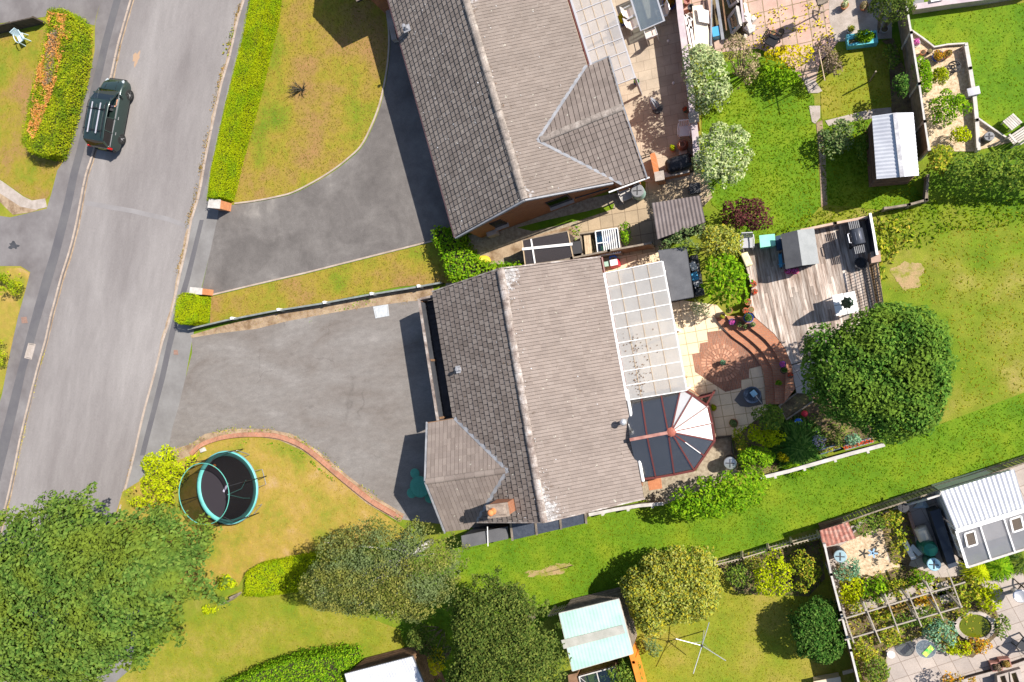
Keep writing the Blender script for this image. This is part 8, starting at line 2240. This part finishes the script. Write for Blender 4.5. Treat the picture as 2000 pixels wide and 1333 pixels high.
# summerhouse
SH = thing("summerhouse", "white summerhouse with ribbed roof and glass veranda at the garden end", "summerhouse", at(1920, 1030))
zS, zV, zE = 1.65, 2.05, 1.75
sr = [at(1836, 961, zS), at(1981, 917, zS), at(2003, 993, zV), at(1866, 1034, zV)]
mb = MB(); corrugated(mb, *sr, pitch=.16, amp=.018); mb.build("ribbed_roof", m_whitetin, SH, world=True)
vq = [at(1867, 1037, zV), at(2016, 991, zV), at(2040, 1060, zE), at(1889, 1108, zE)]
mb = MB(); mb.slab(vq, .012); mb.build("veranda_glass", glassmat("veranda_sheet", (.62, .62, .64), refl=.12, rough=.15, body=.35, bodycol=(.75, .75, .77)), SH, world=True)
mb = MB(); mb.bar(vq[0] + Vector((0, 0, .04)), vq[1] + Vector((0, 0, .04)), .16, .06); mb.build("roof_gutter", m_white, SH, world=True)
for t_ in (0, .31, .62, .95): mb = MB(); mb.bar(vq[0].lerp(vq[1], t_) + Vector((0, 0, .04)), vq[3].lerp(vq[2], t_) + Vector((0, 0, .04)), .09 if t_ == 0 else .05, .05); mb.build("glazing_bar", m_white, SH, world=True)
mb = MB(); mb.bar(vq[3], vq[2], .08, .1); mb.build("front_beam", m_offwhite, SH, world=True)
ins = lambda P: [p.lerp(sum(P, Vector()) / 4, .05) for p in P]
mb = MB(); mb.prism([(p.x, p.y) for p in ins(sr)], 0, 1.55); mb.build("wall", mat("white_cladding", [(.50, .50, .50), (.60, .60, .60)], scale=4, rough=.7), SH, world=True)
iq = ins(vq)
for a, b in ((iq[0], iq[3]), (iq[3], iq[2])):
    mb = MB(); mb.strip([(a.x, a.y), (b.x, b.y)], .06, 0, .7); mb.build("dwarf_wall", m_offwhite, SH, world=True)
    mb = MB(); mb.strip([(a.x, a.y), (b.x, b.y)], .02, .72, 1.65); mb.build("window_pane", g_clear, SH, world=True)
    for t_ in (0, .33, .66, 1): q = a.lerp(b, t_); mb = MB(); mb.bar((q.x, q.y, 0), (q.x, q.y, 1.68), .07); mb.build("mullion", m_white, SH, world=True)
mb = MB(); mb.prism([(p.x, p.y) for p in iq], .02, .05); mb.build("floor_boards", m_wg, SH, world=True)
for qd in (((1884, 1043), (1903, 1037), (1909, 1063), (1890, 1069)), ((1973, 1015), (1994, 1008), (2000, 1033), (1979, 1040))):
    P = [at(*p, 2.03) for p in qd]; mb = MB()
    for i in range(4): mb.bar(P[i], P[(i + 1) % 4], .06, .04)
    rf = mb.build("roof_vent_window", m_white, SH, world=True)
    mb = MB(); mb.slab(P, .008); mb.build("vent_glass", glassmat("amber_vent", (.7, .62, .5), refl=.1, body=.3, bodycol=(.5, .42, .33)), rf, world=True)
mb = MB(); mb.tube([at(1838, 960, 1.9), at(1834, 968, 1.85), at(1812, 975, 1.9), at(1774, 986, 1.0)], .04, 8); mb.build("down_pipe", m_offwhite, SH, world=True)
water_butt("open grey water butt with white rim under the summerhouse down pipe", 1764, 991, .22, .9, m_lead, m_darkgrey)
c = at(1801, 987, .3); mb = MB(); mb.add([(c.x - .3, c.y - .2, .05), (c.x + .35, c.y - .15, .05), (c.x + .05, c.y + .3, .25), (c.x, c.y, .35)], [(0, 1, 3), (1, 2, 3), (2, 0, 3), (0, 2, 1)]); tag(mb.build("plastic_sheet", mat("pale_blue_sheet", (.42, .52, .60), rough=.5)), "crumpled pale blue sheet between slatted fence and summerhouse", "sheet")
# pergola
m_pg = mat("pergola_timber", [(.30, .26, .21), (.40, .35, .29)], scale=4, rough=.85, fine=.1)
PE = thing("pergola", "thin timber pergola grid over the planted beds", "pergola", at(1760, 1195))
ZP = 1.9
for a, b in (((1637, 1212), (1885, 1137)), ((1650, 1250), (1880, 1184))):
    mb = MB(); mb.bar(at(*a, ZP), at(*b, ZP), .05, .07); mb.build("long_beam", m_pg, PE, world=True)
for a, b in (((1646, 1192), (1668, 1256)), ((1686, 1175), (1720, 1256)), ((1728, 1160), (1756, 1236)), ((1770, 1150), (1800, 1224)), ((1808, 1135), (1843, 1212)), ((1850, 1112), (1878, 1187))):
    mb = MB(); mb.bar(at(*a, ZP + .08), at(*b, ZP + .07), .042, .06); mb.build("cross_beam", m_pg, PE, world=True)
for px, py in ((1650, 1207), (1691, 1193), (1733, 1180), (1773, 1168), (1818, 1153), (1661, 1248), (1708, 1233), (1792, 1209), (1836, 1197), (1876, 1186)):
    q = at(px, py, ZP); mb = MB(); mb.bar((q.x, q.y, 0), (q.x, q.y, ZP - .05), .08); mb.build("post", m_pg, PE, world=True)
# stepping slabs under the pergola
for k, (px, py) in enumerate(((1673, 1190), (1700, 1183), (1737, 1172), (1775, 1160), (1812, 1148), (1795, 1195), (1840, 1150), (1850, 1165))):
    P = at(px, py, .05); mb = MB(); mb.box((P.x, P.y, .03), (.62, .5, .06), rz=ang((1637, 1212), (1885, 1137))); o = mb.build("stepping_slab", m_conc, group="stepping slabs under the pergola"); tag(o, "plain grey stepping slab in the beds under the pergola", "paving slab")
# pond
pc_ = at(1904, 1223, .1)
PO = thing("garden_pond", "round pond of green water with a pale stone rim", "pond", (pc_.x, pc_.y, 0), .25)
mb = MB(); mb.lathe((0, 0, 0), [(.50, 0), (.52, .16), (.64, .15), (.66, .02)], 30); mb.v = [(x * 1.12, y * .92, z + random.uniform(-.01, .01)) for x, y, z in mb.v]; mb.f = [f for f in mb.f if len(f) == 4]; mb.build("stone_rim", m_conc, PO)
mb = MB(); mb.lathe((0, 0, .1), [(.52, 0), (.3, .0001), (.001, .0002)], 30); mb.v = [(x * 1.12, y * .92, z) for x, y, z in mb.v]; mb.build("green_water", mat("pond_water", (.10, .12, .006), rough=.12, spec=.5, fine=.05), PO)
mb = MB()
for k in range(9): a = random.uniform(-.8, .6) + (math.pi if k > 5 else 0); mb.box((.66 * math.cos(a) * 1.1, .62 * math.sin(a), .1), (random.uniform(.08, .16),) * 2 + (.14,), rz=random.random() * 3, taper=.7)
mb.build("rim_stones", m_offwhite, PO)
# bistro table
c = at(1808, 1268, .7); T = thing("bistro_table", "round glass bistro table on the slab patio below the pergola", "table", (c.x, c.y, 0))
mb = MB(); mb.lathe((0, 0, .7), [(.36, 0), (.36, .012), (.001, .012)], 30); mb.build("glass_top", MATS["table_glass"], T)
mb = MB(); mb.ring((0, 0, .7), .37, .014, 30, 6); mb.build("metal_rim", m_offwhite, T)
for k in range(3): a = 2.1 * k + .5; mb = MB(); mb.tube([(.3 * math.cos(a), .3 * math.sin(a), .69), (.05 * math.cos(a), .05 * math.sin(a), .35), (.32 * math.cos(a), .32 * math.sin(a), 0)], .014, 6); mb.build("leg", m_offwhite, T)
c = at(1813, 1272, .73); mb = MB(Matrix.Translation((c.x, c.y, .722)) @ Rz(.9)); mb.box((0, 0, .012), (.5, .2, .02)); tag(mb.build("seed_packet", mat("green_yellow_print", [(.08, .45, .08), (.55, .60, .12)], scale=7, rough=.5, lo=.45, hi=.55)), "green and yellow bag lying on the round bistro table", "bag")
c = at(1740, 1278, .2); T = thing("white_stool", "small white stool at the edge of the slab patio", "stool", (c.x, c.y, 0)); mb = MB(); mb.lathe((0, 0, .24), [(.14, 0), (.15, .02), (.001, .03)], 14); mb.build("seat", m_white, T)
for k in range(3): a = 2.1 * k; mb = MB(); mb.bar((.1 * math.cos(a), .1 * math.sin(a), .24), (.15 * math.cos(a), .15 * math.sin(a), 0), .03); mb.build("leg", m_white, T)
c = at(1990, 1162, .5); T = thing("bird_bath", "round grey bird bath on the slab patio at the picture edge", "bird bath", (c.x, c.y, 0)); mb = MB(); mb.lathe((0, 0, 0), [(.15, 0), (.08, .1), (.07, .5), (.22, .6), (.26, .66), (.23, .66), (.15, .61), (.001, .6)], 20); mb.build("basin_and_stem", m_alu, T, smooth=True)
for px, py, m_, lf_, lb in ((1947, 1303, m_terra, lf_twig, "square terracotta planter with dry stalks"), (1964, 1296, m_terra, lf_bronze, "square terracotta planter with russet leaves")):
    c = at(px, py, .3); T = thing("square_planter", lb, "planter", (c.x, c.y, 0), .25)
    mb = MB(); mb.strip([(-.17, -.15), (.17, -.15), (.17, .15), (-.17, .15)], .04, 0, .3, closed=True); mb.build("pot", m_rosep, T)
    mb = MB(); mb.box((0, 0, .13), (.3, .26, .24)); mb.build("soil", m_soil, T)
    B = np.array([[c.x, c.y, .38, .14]]); p, d = blob_pts(B, 260, zmin=.2, shell=.4); leaves("foliage", p, d + RNG.normal(size=d.shape) * .6, .06, lf_, T)
for k, (px, py) in enumerate(((1960, 1330), (1982, 1324))):
    P = ats([(px - 9, py - 8), (px + 8, py - 13), (px + 14, py + 14), (px - 4, py + 19)], .5); T = thing("trough_planter", ["stone trough at the picture corner, beside the russet planter", "stone trough at the very corner of the picture"][k], "planter", (*at(px, py)[:2], 0))
    mb = MB(); mb.strip(P, .09, 0, .45, closed=True); mb.build("trough", m_conc, T, world=True)
    mb = MB(); mb.prism(P, 0, .3); mb.build("soil", m_soil, T, world=True)
panelfence("low_wall", "low dark edging wall along the bottom of the slab patio", [(1850, 1335), (1905, 1318), (1950, 1306), (2010, 1285)], .2, m_wooddark, m_conc, th=.12, capw=.14, post=0, cat="garden wall")
plastic_chair("dark metal garden chair at the edge of the slab patio", 2004, 1262, 2.6, m_darkgrey)

# ------------------------------------------------------------------ end
for o in list(bpy.data.objects):
    if o.type == 'MESH' and o.parent is None and not o.get("kind") and not o.get("label"):
        print("UNLABELLED", o.name)
